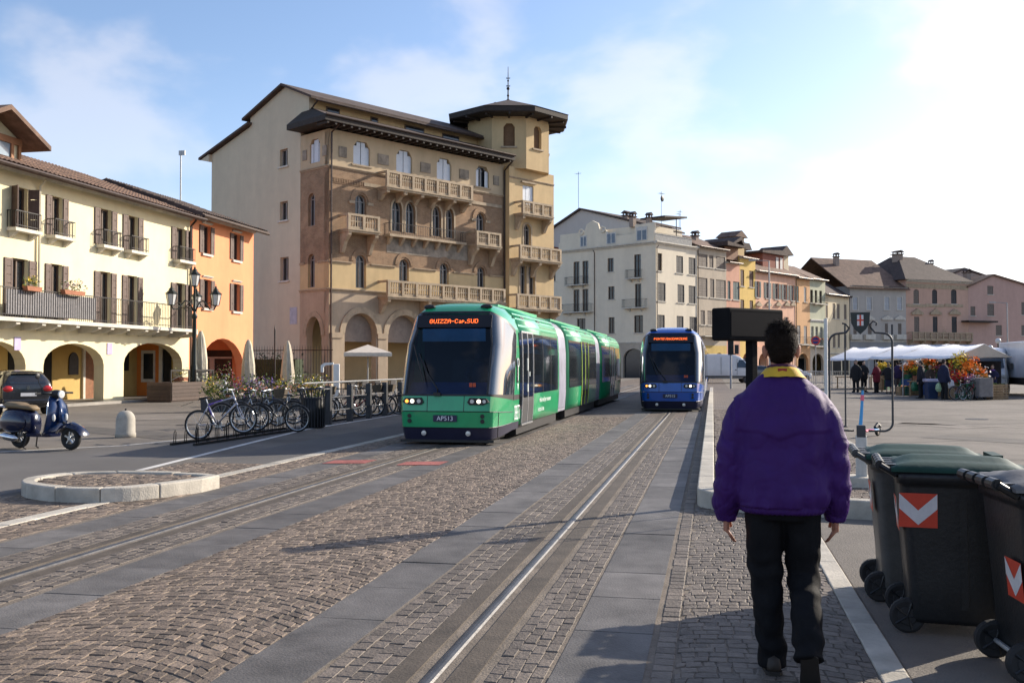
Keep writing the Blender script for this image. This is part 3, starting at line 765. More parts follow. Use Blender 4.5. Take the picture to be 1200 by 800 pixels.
# portico doors and shop windows
def hx(x, d): return H.px(x, 430, d)[0]
def pbox(name, xa, xb, z0, z1, d, m, t=.06):
    mb = MB(); mb.box(hx(xa, d), hx(xb, d), d - t, d - .002, z0, z1); return H.part(mb, name, m)
pbox('door', 98, 109, .1, 2.35, PD, mat('timber_door', (0.22, 0.085, 0.03), .6, .3, 5), .08)
pbox('pilaster', 95.5, 98, .1, 2.9, PD, m_sill, .1)
a0, a1 = hx(80, PD), hx(91, PD)
mb = MB(); mb.prism(seg_arch(a0, a1, 1.15, 1.75, .35), PD - .05, PD - .002, 'y'); H.part(mb, 'grille', m_iron)
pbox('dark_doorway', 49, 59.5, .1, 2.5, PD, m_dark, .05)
XC = W1 - .3
def on_cross(b, x, xc):
    r = b.W.to_3x3().inverted() @ ray(x, 430); o = b.W.inverted() @ Vector((0, 0, EYE)); return o.y + r.y * (xc - o.x) / r.x
def cbox(b, name, xa, xb, z0, z1, xc, m, t=.05):
    ya, yb = sorted((on_cross(b, xa, xc), on_cross(b, xb, xc)))
    mb = MB(); mb.box(xc - t, xc - .002, max(ya, .46), yb, z0, z1); return b.part(mb, name, m)
cbox(H, 'shop_front', 190, 154, .1, 2.9, XC, plaster('shop_orange', (0.66, 0.22, 0.05)), .05)
cbox(H, 'shop_window', 182, 166, .75, 2.25, XC - .05, m_frame_w); cbox(H, 'shop_pane', 179.5, 168.5, .9, 2.1, XC - .10, m_pane, .03)
cbox(H, 'pilaster', 191, 187, .1, 2.9, XC - .05, m_sill, .08); cbox(H, 'dark_doorway', 201, 191.5, .1, 2.3, XC, m_dark, .04)
pbox('dark_window', 144, 150, 1.3, 2.1, PD, m_dark, .05)
pbox('dark_doorway', 9, 18, .1, 2.2, PD, m_dark, .05)
# long balcony
mb = MB(); mb.box(.2, 18.25, -.95, -.002, 3.06, 3.20); bal = H.part(mb, 'balcony', m_sill)
for k in range(17):
    q = .7 + k * 1.1 + (.25 if k % 3 == 0 else 0)
    bb = MB(); bb.prism([(-.88, 3.058), (-.002, 3.058), (-.002, 2.80), (-.55, 2.84), (-.88, 2.97)], q - .10, q + .10, 'x'); bb.build('bracket', m_sill, bal)
H.railing(.25, 18.2, -.90, 3.20, 1.02, .125, parent=bal, ret=-.01)
mb = MB(); mb.box(5.6, 10.6, -.885, -.875, 3.30, 4.15); mb.build('windscreen', mat('reed_screen', (0.23, 0.22, 0.22), .9, .2, 12), bal)
H.cornice(0, W1, 8.40, .22, .35, m_sill)
H.gable_roof(-.3, W1 + .1, 0, 11, 8.75, 10.75, m_tile, over=.75, ridge=5.5, ripple=14)
H.gutter(-.3, W1 + .1, -.80, 8.42)
H.downpipe(W1 - .1, 3.2, 8.1); H.downpipe(9.05 - .75, 3.3, 8.1, m=plaster('pipe', (.6, .55, .42)))
# loggia dormer on the roof at the left end
DX, DZ = .45, -1.0
DM = T(DX, 0, DZ)
mb = MB(); mb.box(5.2, 8.4, 1.2, 4.9, 8.9, 11.0); dm = H.part(mb, 'dormer', m_cream, M=DM)
mb = MB(); mb.box(5.5, 7.9, 1.16, 1.199, 9.4, 10.8); mb.build('pane', mat('dormer_glass', (0.25, 0.32, 0.38), .1), dm)
for q in (5.3, 6.6, 7.9, 8.3):
    mb = MB(); mb.box(q - .07, q + .07, 1.10, 1.158, 9.2, 10.75); mb.build('post', mat('loggia_timber', (0.28, 0.13, 0.06), .7), dm)
mb = MB(); mb.box(5.2, 8.4, 1.09, 1.155, 10.75, 11.0); mb.build('lintel', MATS['loggia_timber'], dm)
mb = MB()
for sx in (-1, 1): mb.add([(6.8, .3, 11.9), (6.8 + sx * 2.2, .3, 10.85), (6.8 + sx * 2.2, 5.4, 10.85), (6.8, 5.4, 11.9), (6.8, .3, 11.72), (6.8 + sx * 2.2, .3, 10.67), (6.8 + sx * 2.2, 5.4, 10.67), (6.8, 5.4, 11.72)], [(0, 1, 2, 3), (4, 7, 6, 5), (0, 4, 5, 1), (1, 5, 6, 2), (2, 6, 7, 3)])
mb.build('dormer_roof', m_tile, dm)
mb = MB(); mb.prism([(5.2, 11.0), (8.4, 11.0), (6.8, 11.7)], 1.2, 4.9, 'y'); mb.build('gable', m_cream, dm)
mb = MB(); mb.prism([(8.4, 9.0), (12.4, 9.0), (8.4, 10.75)], 2.2, 4.9, 'y'); mb.build('party_wall', m_cream, dm)
for x, y in ((20, 403), (128, 409)):                      # little plates on the pillars
    a, z = H.px(x, y); mb = MB(); mb.box(a - .17, a + .17, -.03, -.002, z - .22, z + .25); H.part(mb, 'wall_plate', mat('plate_lilac', (0.42, 0.36, 0.55), .5))
# flower boxes on the balcony
m_leaf = mat('leaf_green', (0.11, 0.145, 0.035), .7, .45, 12, island=.5)
m_fl_y = mat('petals_yellow', (0.75, 0.55, 0.04), .7, .3, 12, island=.3)
m_fl_p = mat('petals_pink', (0.45, 0.16, 0.25), .7, .3, 12, island=.3)
m_fl_o = mat('petals_orange', (0.80, 0.24, 0.03), .7, .3, 12, island=.35)
m_fl_w = mat('petals_white', (0.75, 0.72, 0.70), .7, .2, 12, island=.2)
m_fl_v = mat('petals_violet', (0.22, 0.12, 0.42), .7, .3, 12, island=.3)
m_fl_r = mat('petals_red', (0.55, 0.03, 0.03), .7, .3, 12, island=.3)
m_terra = mat('terracotta', (0.32, 0.13, 0.07), .85, .2, 6)
def leaves(mb, c, rx, ry, rz, n, s0, rr=random):
    for _ in range(n):
        u = rr.gauss(0, .45); v = rr.gauss(0, .45); w = rr.gauss(0, .45)
        p = Vector((c[0] + max(-1, min(1, u)) * rx, c[1] + max(-1, min(1, v)) * ry, c[2] + max(-1, min(1, w)) * rz))
        a = Vector((rr.gauss(0, 1), rr.gauss(0, 1), rr.gauss(0, .7))).normalized(); b = a.orthogonal().normalized(); s = s0 * rr.uniform(.6, 1.4)
        b = (b + a.cross(b) * rr.uniform(-1, 1)).normalized()
        mb.add([p - a * s, p + b * s * .5, p + a * s, p - b * s * .5], [(0, 1, 2, 3)])
def planter(name, label, cat, loc, w, d, h, petals, n=90, rz=0, group=None, pot=m_terra, lh=.30):
    t = thing(name, label, cat, loc, rz, group)
    mb = MB(); mb.prism([(-w / 2 * .9, 0), (w / 2 * .9, 0), (w / 2, h), (-w / 2, h)], -d / 2, d / 2, 'y'); mb.build('pot', pot, t)
    mb = MB(); leaves(mb, (0, 0, h + lh * .5), w * .55, d * .6, lh, n, .05); mb.build('foliage', m_leaf, t, fix=False)
    for pm in petals:
        mb = MB(); leaves(mb, (0, 0, h + lh * .75), w * .55, d * .65, lh * .75, n // 2, .035); mb.build('blossom', pm, t, fix=False)
    return t
planter('flower_box', 'flower box with drooping grey green plants hung on the cream house balcony rail', 'flower box', (-24.3 + 1.0, 24 + 9.0, 4.16), 1.25, .2, .16, [m_fl_p, m_fl_w], 130, PI / 2)
planter('flower_box', 'flower box with bright yellow flowers at the left end of the balcony rail', 'flower box', (-24.3 + 1.0, 24 + 6.75, 4.14), .8, .2, .16, [m_fl_y], 110, PI / 2)

# ------------------------------------------------------------------ orange house
O = Bld('orange_house', 'bright orange house with brown shutters and one big arch', 'house', (-24.35, 43.2), 0)
m_or = plaster('orange', (0.80, 0.315, 0.15), .05, .16)
W2 = 6.75
for a, z0, z1 in ((1.30, 7.0, 8.38), (4.42, 7.0, 8.38), (1.36, 4.34, 5.75), (4.45, 4.34, 5.78)):
    O.window(a, a + .72, z0, z1, frame=m_frame_b, shut='open', shm=m_shut, bars=(1, 0))
    O.cornice(a - .12, a + .84, z1 + .08, .09, .10)
O.wall([(0, .1), (W2, .1), (W2, 8.9), (0, 8.9)], m_or, .45, [seg_arch(1.05, 5.75, .10, 1.15, 1.75)])
O.mass(0, W2, .46, 8.8, 3.1, 8.88, m_or); O.mass(0, W2, 3.2, 8.8, .1, 3.098, m_or, 'portico_wall')
mb = MB(); mb.prism([(0.0, 8.9), (8.8, 8.9), (4.4, 10.35)], 0.001, .3, 'x'); O.part(mb, 'gable', m_or)
mb = MB(); mb.prism([(0.0, 8.9), (8.8, 8.9), (4.4, 10.35)], W2 - .3, W2 - .001, 'x'); O.part(mb, 'gable', m_or)
O.mass(W2 - .35, W2, .46, 3.19, .1, 3.099, m_or, 'portico_wall'); O.mass(0, .35, .46, 3.19, .1, 3.099, m_or, 'portico_wall')
XO = W2 - .35
cbox(O, 'shop_pane', 272, 237, .1, 2.35, XO, m_pane, .04)
cbox(O, 'shop_frame', 272, 237, 1.90, 2.0, XO - .04, m_frame_w); cbox(O, 'shop_frame', 251.5, 246, .1, 1.90, XO - .04, m_frame_w); cbox(O, 'shop_frame', 240, 238, .1, 1.90, XO - .04, m_frame_w)
O.cornice(-.02, W2, 8.66, .24, .35, m_sill)
O.gable_roof(-.1, W2 + .2, 0, 8.8, 9.0, 10.55, m_tile_d, over=.75, ridge=4.4, ripple=14)
O.gutter(-.1, W2 + .2, -.80, 8.62); O.downpipe(.06, .2, 8.2)
# ================================================================== BRICK PALAZZO
def brick_mat(name, c1, c2, mortar):
    m = bpy.data.materials.new(name); m.use_nodes = True; t = m.node_tree; b = t.nodes['Principled BSDF']; L = t.links.new
    o = nd(t, 'ShaderNodeTexCoord').outputs['Object']; se = nd(t, 'ShaderNodeSeparateXYZ'); L(o, se.inputs[0])
    ad = nd(t, 'ShaderNodeMath', operation='ADD'); L(se.outputs[0], ad.inputs[0]); L(se.outputs[1], ad.inputs[1])
    cb_ = nd(t, 'ShaderNodeCombineXYZ'); L(ad.outputs[0], cb_.inputs[0]); L(se.outputs[2], cb_.inputs[1])
    br = nd(t, 'ShaderNodeTexBrick'); br.inputs['Scale'].default_value = 1; br.inputs['Brick Width'].default_value = .27; br.inputs['Row Height'].default_value = .075; br.inputs['Mortar Size'].default_value = .009
    br.inputs['Color1'].default_value = (*c1, 1); br.inputs['Color2'].default_value = (*c2, 1); br.inputs['Mortar'].default_value = (*mortar, 1); L(cb_.outputs[0], br.inputs['Vector'])
    n = nd(t, 'ShaderNodeTexNoise'); n.inputs['Scale'].default_value = .8; n.inputs['Detail'].default_value = 9; n.inputs['Roughness'].default_value = .7; L(o, n.inputs['Vector'])
    mr = nd(t, 'ShaderNodeMapRange'); mr.inputs[1].default_value = .3; mr.inputs[2].default_value = .7; mr.inputs[3].default_value = .62; mr.inputs[4].default_value = 1.35; L(n.outputs[0], mr.inputs[0])
    mu = nd(t, 'ShaderNodeMix', data_type='RGBA', blend_type='MULTIPLY'); mu.inputs[0].default_value = 1; L(br.outputs[0], mu.inputs[6]); L(mr.outputs[0], mu.inputs[7])
    L(mu.outputs[2], b.inputs['Base Color']); b.inputs['Roughness'].default_value = .9
    bp = nd(t, 'ShaderNodeBump'); bp.invert = True; bp.inputs['Strength'].default_value = .6; bp.inputs['Distance'].default_value = .012; L(br.outputs['Fac'], bp.inputs['Height']); L(bp.outputs[0], b.inputs['Normal'])
    MATS[name] = m
    return m
m_brick = brick_mat('brick_brown', (0.31, 0.19, 0.105), (0.25, 0.15, 0.082), (0.36, 0.27, 0.18))
m_ochre = plaster('ochre', (0.60, 0.44, 0.23), .07, .2)
m_tower = plaster('tower_ochre', (0.60, 0.44, 0.235), .07, .2)
m_rose = plaster('ashlar', (0.46, 0.355, 0.245), .10, .3)
m_attic = plaster('attic', (0.55, 0.425, 0.27), .08, .2)
m_fresco = mat('worn_fresco', (0.31, 0.26, 0.20), .9, .45, 1.5, .2, 20, stain=.4)
m_greyw = plaster('grey_gable', (0.60, 0.52, 0.375), .05, .14)
m_shw = mat('shutter_white', (0.62, 0.66, 0.70), .5, .06, 6)
m_frb = mat('window_frame_grey', (0.30, 0.28, 0.26), .6)
A = (-23.458, 58.535)
B = Bld('brick_palazzo', 'ornate brick palazzo with carved balconies, deep dark eaves and octagonal corner tower', 'palazzo', A, 32)
# ---- ground floor arcade
def win(b, *a, **k): return b.window(*a, **k)
gar = [(1.23, 3.77), (4.75, 7.6), (8.6, 11.4), (12.3, 15.0)]
B.wall([(0, 0), (15.75, 0), (15.75, 6.28), (0, 6.28)], m_rose, .5, [seg_arch(a, e, 0, 3.55, 1.3) for a, e in gar])
for a, e in gar:                                           # moulded arch rings on pillars
    mb = MB(); c = (a + e) / 2; w = (e - a) / 2; ring = []; rin = []
    for k in range(17): q = PI * k / 16; ring.append((c + (w + .42) * math.cos(q), 3.55 + 1.72 * math.sin(q))); rin.append((c + (w + .02) * math.cos(q), 3.55 + 1.32 * math.sin(q)))
    mb.prism(ring + rin[::-1], -.09, -.002, 'y'); B.part(mb, 'arch_ring', m_stone)
for q in (.6, 4.25, 8.1, 11.85, 15.35):
    mb = MB(); mb.box(q - .42, q + .42, -.12, -.003, 3.25, 3.60); mb.box(q - .36, q + .36, -.06, -.004, 0, 3.248); B.part(mb, 'pillar_face', m_rose)
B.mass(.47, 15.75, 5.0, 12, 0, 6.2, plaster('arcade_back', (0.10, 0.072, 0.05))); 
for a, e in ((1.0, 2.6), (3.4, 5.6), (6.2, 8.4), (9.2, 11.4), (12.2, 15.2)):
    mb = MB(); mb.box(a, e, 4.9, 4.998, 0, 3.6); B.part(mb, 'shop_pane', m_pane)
mb = MB(); mb.box(.5, 15.3, .52, .60, 3.05, 4.9); B.part(mb, 'awning_valance', mat('awning_grey', (0.26, 0.205, 0.165), .8))
B.mass(.47, 15.75, .51, 12, 6.2, 16.3, m_attic)
B.cornice(-.02, 15.75, 6.20, .16, .14, m_stone, 'string_course')
# ---- first floor: ochre band between string courses
for a, e in ((2.09, 2.93), (5.70, 6.54), (9.34, 10.2), (13.0, 13.78)):
    B.window(a, e, 6.48, 8.62, top='arch', frame=m_frb, sill=None, bars=(1, 1), depth=.25)
    mb = MB(); c = (a + e) / 2; w = (e - a) / 2; o_ = []; i_ = []
    for k in range(13): q = PI * k / 12; o_.append((c + (w + .38) * math.cos(q), 8.2 + (w + .42) * math.sin(q))); i_.append((c + (w + .14) * math.cos(q), 8.2 + (w + .14) * math.sin(q)))
    mb.prism(o_ + i_[::-1], -.05, -.002, 'y'); B.part(mb, 'arch_ring', m_brick)
B.wall([(0, 6.37), (15.75, 6.37), (15.75, 8.05), (0, 8.05)], m_ochre, .5, [[(p, z) for p, z in h] for h in []]) if False else None
hol = list(B.holes)
def clip_hole(h, za, zb):
    zs = [z for _, z in h]
    if max(zs) <= za or min(zs) >= zb: return None
    return [(x, min(max(z, za), zb)) for x, z in h]
# the ochre band and the brick above it are separate leaves of the wall; openings straddle both
def band(b, x0, x1, z0, z1, m, holes, t=.5):
    """wall band, openings clipped to it"""
    out_l = []
    pts_b = [(x0, z0)]; 
    hh = sorted([h for h in holes if min(z for _, z in h) < z1 and max(z for _, z in h) > z0], key=lambda h: min(x for x, _ in h))
    inner = []; bottom = []; topn = []
    for h in hh:
        lo = min(z for _, z in h); hi = max(z for _, z in h); xs = [x for x, _ in h]
        if lo > z0 + .001 and hi < z1 - .001: inner.append(h)
        elif lo <= z0 + .001 and hi < z1 - .001: bottom.append(h)      # notch from below
        elif lo > z0 + .001: topn.append(h)                             # notch from above
        else: bottom.append(h); topn.append(None)
    poly = [(x0, z0)]
    for h in bottom:
        xa, xb = min(x for x, _ in h), max(x for x, _ in h)
        up = sorted([(x, z) for x, z in h if z > z0 + .001], key=lambda p: p[0])
        poly += [(xa, z0)] + [p for p in up] + [(xb, z0)]
    poly += [(x1, z0), (x1, z1)]
    for h in [t_ for t_ in topn if t_][::-1]:
        xa, xb = min(x for x, _ in h), max(x for x, _ in h); lo = min(z for _, z in h)
        poly += [(xb, z1), (xb, lo), (xa, lo), (xa, z1)]
    poly.append((x0, z1))
    return link('wall', panel_mesh('wall', poly, inner, t, m), b.root, b.L)
band(B, 0, 15.75, 6.37, 8.0, m_ochre, hol)
band(B, 0, 15.75, 8.0, 10.25, m_brick, hol)
B.holes = []
mb = MB(); segs = [(0, 1.75), (3.28, 5.3), (6.95, 8.95), (10.6, 12.65), (14.15, 15.75)]
for a, e in segs: B.cornice(a, e, 7.95, .14, .11, m_stone, 'string_course')
mb = MB(); mb.box(4.6, 12.0, -.022, -.002, 8.95, 10.0); 
for c in (6.12, 9.77): pass
B.part(mb, 'fresco', m_fresco)
# ---- second floor
for a, e, top in ((2.03, 2.93, 'arch'), (5.05, 5.92, 'gothic'), (6.24, 7.10, 'gothic'), (8.66, 9.46, 'gothic'), (9.9, 10.68, 'gothic'), (12.9, 13.75, 'arch')):
    B.window(a, e, 10.42, 12.5, top=top, rise=(e - a) / 2 if top == 'arch' else .62, frame=m_frb, sill=None, bars=(1, 1), depth=.25, trim=m_stone if top == 'gothic' else None)
    if top == 'arch':
        c = (a + e) / 2; w = (e - a) / 2; o_ = []; i_ = []; mb = MB()
        for k in range(13): q = PI * k / 12; o_.append((c + (w + .42) * math.cos(q), 12.05 + (w + .45) * math.sin(q))); i_.append((c + (w + .12) * math.cos(q), 12.05 + (w + .12) * math.sin(q)))
        mb.prism(o_ + i_[::-1], -.06, -.002, 'y'); B.part(mb, 'arch_ring', m_brick)
        for s_ in (-1, 1): mb = MB(); mb.box(c + s_ * (w + .30) - .22, c + s_ * (w + .30) + .22, -.08, -.002, 11.85, 12.03); B.part(mb, 'impost', m_stone)
B.wall([(0, 10.25), (15.75, 10.25), (15.75, 13.95), (0, 13.95)], m_brick, .5)
B.cornice(0, 15.75, 13.93, .15, .12, m_stone, 'string_course')
mb = MB()
for k in range(24): q = .3 + k * .13; mb.box(q, q + .07, -.05, -.002, 13.05, 13.3)
mb.box(.2, 3.6, -.03, -.001, 12.98, 13.04); mb.box(.2, 3.6, -.03, -.001, 13.31, 13.37); B.part(mb, 'brick_frieze', m_brick)
for a, e in ((2.7, 4.1), (5.2, 5.6), (12.4, 15.5)): mb = MB(); mb.box(a, e, -.07, -.002, 13.08, 13.30); B.part(mb, 'carved_band', m_stone)
# ---- attic floor with white shutters
for a, e, s_ in ((1.86, 3.22, 'closed'), (5.42, 6.82, 'closed'), (9.06, 10.44, 'half2'), (12.85, 14.2, 'open2')):
    B.window(a, e, 14.42, 15.92, top='chamfer', frame=m_frb, sill=None, bars=(1, 0), depth=.30)
    lw = (e - a) / 4; wn = B.root.children[-1] if False else None
    n = {'closed': (0, 1, 2, 3), 'half2': (0, 1, 2, 3), 'open2': (0, 3)}[s_]
    for k in n:
        mb = MB(); mb.box(a + lw * k + .012, a + lw * (k + 1) - .012, .10 + (.035 if k % 2 else 0), .14 + (.035 if k % 2 else 0), 14.44, 15.9 - (.28 if k in (0, 3) else .02)); B.part(mb, 'shutter', m_shw)
    mb = MB(); mb.box(a - .15, e + .15, -.07, -.002, 14.30, 14.41); B.part(mb, 'sill', m_stone)
for a, e, z in ((.72, 1.32, 15.0), (3.85, 4.75, 15.0), (7.55, 8.45, 15.0), (11.2, 12.1, 15.05), (14.62, 15.2, 15.05)):
    mb = MB(); mb.box(a, e, -.05, -.002, z - .32, z + .36); B.part(mb, 'relief_panel', m_fresco)
B.wall([(0, 14.08), (15.75, 14.08), (15.75, 16.35), (0, 16.35)], m_attic, .5)
# ---- balconies
B.stone_balcony(.75, 3.3, 10.1, .95, .95, 1.5, 2); B.stone_balcony(12.0, 14.5, 10.1, .95, .95, 1.45, 2)
mb = MB(); mb.box(4.45, 11.4, -.55, -.002, 9.98, 10.14); lg = B.part(mb, 'ledge', m_stone)
for k in range(7): q = 4.7 + k * 1.06; bb = MB(); bb.prism([(-.5, 9.978), (-.002, 9.978), (-.002, 9.45), (-.15, 9.55)], q - .1, q + .1, 'x'); bb.build('corbel', m_stone, lg)
B.railing(4.5, 11.35, -.5, 10.14, .75, .16, ret=-.01, parent=lg)
B.stone_balcony(3.8, 11.6, 13.15, 1.0, 1.0, .85, 6, bays=7)
B.stone_balcony(3.9, 14.9, 6.05, 1.0, 1.0, 1.15, 4, bays=9)
# ---- narrow flank (left face of the brick part) and the grey house behind it
BL = B.side(0, 3.1, 90)                                    # faces left; local x runs from the rear to the corner
FL = BL
def lx(x, y): return FL.px(x, y)
def flank(z0, z1, m): band(FL, 0, 3.098, z0, z1, m, FL.holes, .45)
FL.window(.85, 1.6, 6.48, 8.62, top='arch', frame=m_frb, sill=None, depth=.25)
FL.window(.85, 1.6, 10.42, 12.5, top='arch', frame=m_frb, sill=None, depth=.25)
hol = list(FL.holes); FL.holes = []
FL.wall([(0, 0), (3.098, 0), (3.098, 6.28), (0, 6.28)], m_rose, .45, [seg_arch(.75, 2.35, 0, 3.4, 1.2)])
band(FL, 0, 3.098, 6.28, 8.0, m_ochre, hol, .45); band(FL, 0, 3.098, 8.0, 10.25, m_brick, hol, .45); band(FL, 0, 3.098, 10.25, 13.95, m_brick, hol, .45)
mb = MB(); o_ = []; i_ = []
for k in range(15): q = PI * k / 14; o_.append((1.55 + 1.15 * math.cos(q), 3.4 + 1.55 * math.sin(q))); i_.append((1.55 + .82 * math.cos(q), 3.4 + 1.22 * math.sin(q)))
mb.prism(o_ + i_[::-1], -.07, -.002, 'y'); FL.part(mb, 'arch_ring', m_stone)
FL.window(1.0, 2.1, 14.42, 15.92, top='chamfer', frame=m_frb, sill=None, bars=(1, 0), depth=.30)
for k in range(4): mb = MB(); mb.box(1.0 + .275 * k + .012, 1.0 + .275 * (k + 1) - .012, .10 + (.035 if k % 2 else 0), .14 + (.035 if k % 2 else 0), 14.44, 15.9 - (.25 if k in (0, 3) else .02)); FL.part(mb, 'shutter', m_shw)
FL.wall([(0, 13.95), (3.098, 13.95), (3.098, 16.35), (0, 16.35)], m_attic, .45)
for a, e in ((.25, .7), (2.4, 2.85)): mb = MB(); mb.box(a, e, -.05, -.002, 14.7, 15.35); FL.part(mb, 'relief_panel', m_fresco)
FL.cornice(0, 3.1, 13.95, .14, .10, m_stone, 'string_course'); FL.cornice(0, 3.1, 6.2, .16, .12, m_stone, 'string_course'); FL.cornice(0, .55, 7.95, .14, .10, m_stone, 'string_course'); FL.cornice(1.95, 3.1, 7.95, .14, .10, m_stone, 'string_course')
# ---- deep timber eaves
ov = 1.15
def eave(b, pts_lo, name='eave'):
    pass
mb = MB()
x0, x1, y0, y1 = -ov, 15.75, -ov, 3.0
mb.add([(x0, y0, 16.52), (x1, y0, 16.52), (x1, y1, 16.52), (x0, y1, 16.52), (x0, y0, 16.86), (x1, y0, 16.86), (x1, y1, 18.3), (x0 + 1.6, y1, 18.3), (x0, y1, 16.86)],
       [(0, 3, 2, 1), (0, 1, 5, 4), (4, 5, 6, 7), (4, 7, 8), (0, 4, 8, 3), (1, 2, 6, 5), (3, 8, 7, 6, 2)])
ea = B.part(mb, 'eave', m_timber)
for k in range(28):
    q = -.9 + k * .6; mb = MB(); mb.box(q - .07, q + .07, -ov + .05, -.01, 16.36, 16.517); mb.build('rafter', m_timber, ea)
mb = MB(); mb.add([(x0 - .05, y0 - .05, 16.862), (x1, y0 - .05, 16.862), (x1, 3.0, 18.36), (x0 + 1.7, 3.0, 18.36)], [(0, 1, 2, 3)]); mb.build('roof', m_tile_d, ea)
B.gutter(-ov, 15.75, -ov - .06, 16.86)
mb = MB(); mb.tube([(.08, -.95, 16.5), (.08, -.12, 16.1), (.08, -.12, .2)], .065, 6); B.part(mb, 'downpipe', m_zinc)
mb = MB(); mb.tube([(15.7, -.95, 16.5), (15.7, -.12, 15.9), (15.7, -.12, 1)], .065, 6); B.part(mb, 'downpipe', m_zinc)

# ---- corner tower
tx0, tx1, ty0 = 15.76, 20.75, -.55
TW = B.side(15.76, -.55, 0); TWW = 4.99
m_w = m_frb
TW.window(1.45, 2.65, 13.55, 15.0, top='rect', frame=m_frb, sill=m_stone, depth=.25)
for k in range(3): mb = MB(); mb.box(1.47 + .4 * k, 1.83 + .4 * k, .08, .12, 13.57, 14.98); TW.part(mb, 'shutter', m_shw)
TW.window(1.55, 2.35, 10.0, 12.1, top='arch', frame=m_frb, sill=None, depth=.25, trim=m_stone)
TW.window(1.15, 1.85, 6.75, 8.95, frame=m_frb, sill=None, depth=.25, trim=m_stone); TW.window(2.1, 2.8, 6.75, 8.95, frame=m_frb, sill=None, depth=.25, trim=m_stone)
TW.window(1.2, 2.6, 1.0, 4.2, top='arch', frame=m_frb, sill=None, depth=.25)
TW.wall([(0, 0), (TWW, 0), (TWW, 16.2), (0, 16.2)], m_tower, .45)
TW.mass(0, TWW, .46, 5.6, 0, 16.2, m_tower)
TW.cornice(0, TWW, 15.35, .12, .08, m_stone, 'string_course')
mb = MB(); mb.box(1.25, 2.85, -.16, -.002, 15.15, 15.28); TW.part(mb, 'hood_mould', m_stone)
TW.stone_balcony(.5, 3.9, 12.75, .9, .9, 1.2, 2, bays=3); TW.stone_balcony(.1, 4.75, 9.4, 1.0, .95, 1.3, 3, bays=4); TW.stone_balcony(-.2, 4.75, 5.75, 1.0, 1.0, 1.1, 3, bays=4)
TR_ = B.side(20.75, -.55, -90)                             # right flank of the tower
TR_.stone_balcony(1.0, 3.6, 12.6, .85, 1.0, 1.2, 2); TR_.stone_balcony(.6, 4.2, 9.4, .9, .95, 1.2, 3)
# octagonal lantern
oc = Vector((18.2, 1.9)); ro = 3.0
def octp(r, z, rot=PI / 8): return [(oc.x + r * math.cos(rot + PI / 4 * k), oc.y + r * math.sin(rot + PI / 4 * k), z) for k in range(8)]
mb = MB(); mb.loft([[(p[0], p[1], p[2]) for p in octp(ro, 16.1)], octp(ro, 20.1)]); lan = B.part(mb, 'lantern_core', m_tower)
fw = 2 * ro * math.sin(PI / 8); ap = ro * math.cos(PI / 8)
for k in range(8):
    a = PI / 4 * k; c = Vector((oc.x + (ap + .30) * math.cos(a), oc.y + (ap + .30) * math.sin(a)))
    o3 = seg_arch(-.42, .42, 17.75, 19.05, .42, 8) if k in (0, 5, 6, 7) else None
    if o3: o3 = [(-.42, 17.75), (.42, 17.75), (.42, 19.2), (.22, 19.45), (-.22, 19.45), (-.42, 19.2)]
    me = panel_mesh('lantern_wall', [(-fw / 2 - .125, 16.1), (fw / 2 + .125, 16.1), (fw / 2 + .125, 20.1), (-fw / 2 - .125, 20.1)], [o3] if o3 else [], .295, m_tower)
    link('lantern_wall', me, B.root, B.L @ T(c.x, c.y, 0, rz=a + PI / 2))
    if o3:
        mb = MB(); mb.box(-.42, .42, .24, .293, 17.75, 19.45); B.part(mb, 'lantern_recess', mat('recess_umber', (0.16, 0.09, 0.045), .8), M=T(c.x, c.y, 0, rz=a + PI / 2))
        mb = MB(); mb.box(-.6, .6, -.10, -.002, 17.62, 17.74); B.part(mb, 'sill', m_stone, M=T(c.x, c.y, 0, rz=a + PI / 2))
mb = MB(); mb.loft([octp(4.75, 19.98), octp(4.85, 20.05), octp(4.85, 20.42), octp(.25, 21.9)]); rf = B.part(mb, 'tower_roof', m_timber)
mb = MB(); mb.loft([octp(4.90, 20.43), octp(.2, 21.97)], cap=False); mb.build('roof', m_tile_d, rf)
for k in range(16):
    a = PI / 8 * k; mb = MB(); mb.box(3.05, 4.5, -.07, .07, 19.84, 19.985); mb.M = Matrix(); mb.build('rafter', m_timber, rf, T(oc.x, oc.y, 0, rz=a))
mb = MB(); mb.M = T(oc.x, oc.y, 0); mb.tube([(0, 0, 21.6), (0, 0, 24.6)], [.07, .02], 6)
for z, r in ((21.85, .22), (22.35, .10), (22.9, .13), (23.5, .08)): mb.ball((0, 0, z), r, n=8, m=6)
for z in (23.1, 23.7): mb.tube([(-.22, 0, z), (.22, 0, z)], .02, 4); mb.tube([(0, -.22, z), (0, .22, z)], .02, 4)
mb.build('spire', m_iron, rf)
for q in (15.9, 16.7): mb = MB(); mb.box(q, q + .22, 1.0, 1.2, 20.6, 21.25); B.part(mb, 'vent_pipe', m_iron)

# ---- grey gabled house behind
K = Bld('grey_gable_house', 'tall plain grey rendered house with stepped gable behind the brick palazzo', 'house', tuple((B.W @ Vector((0, 14.2, 0)))[:2]), 32 + 90)
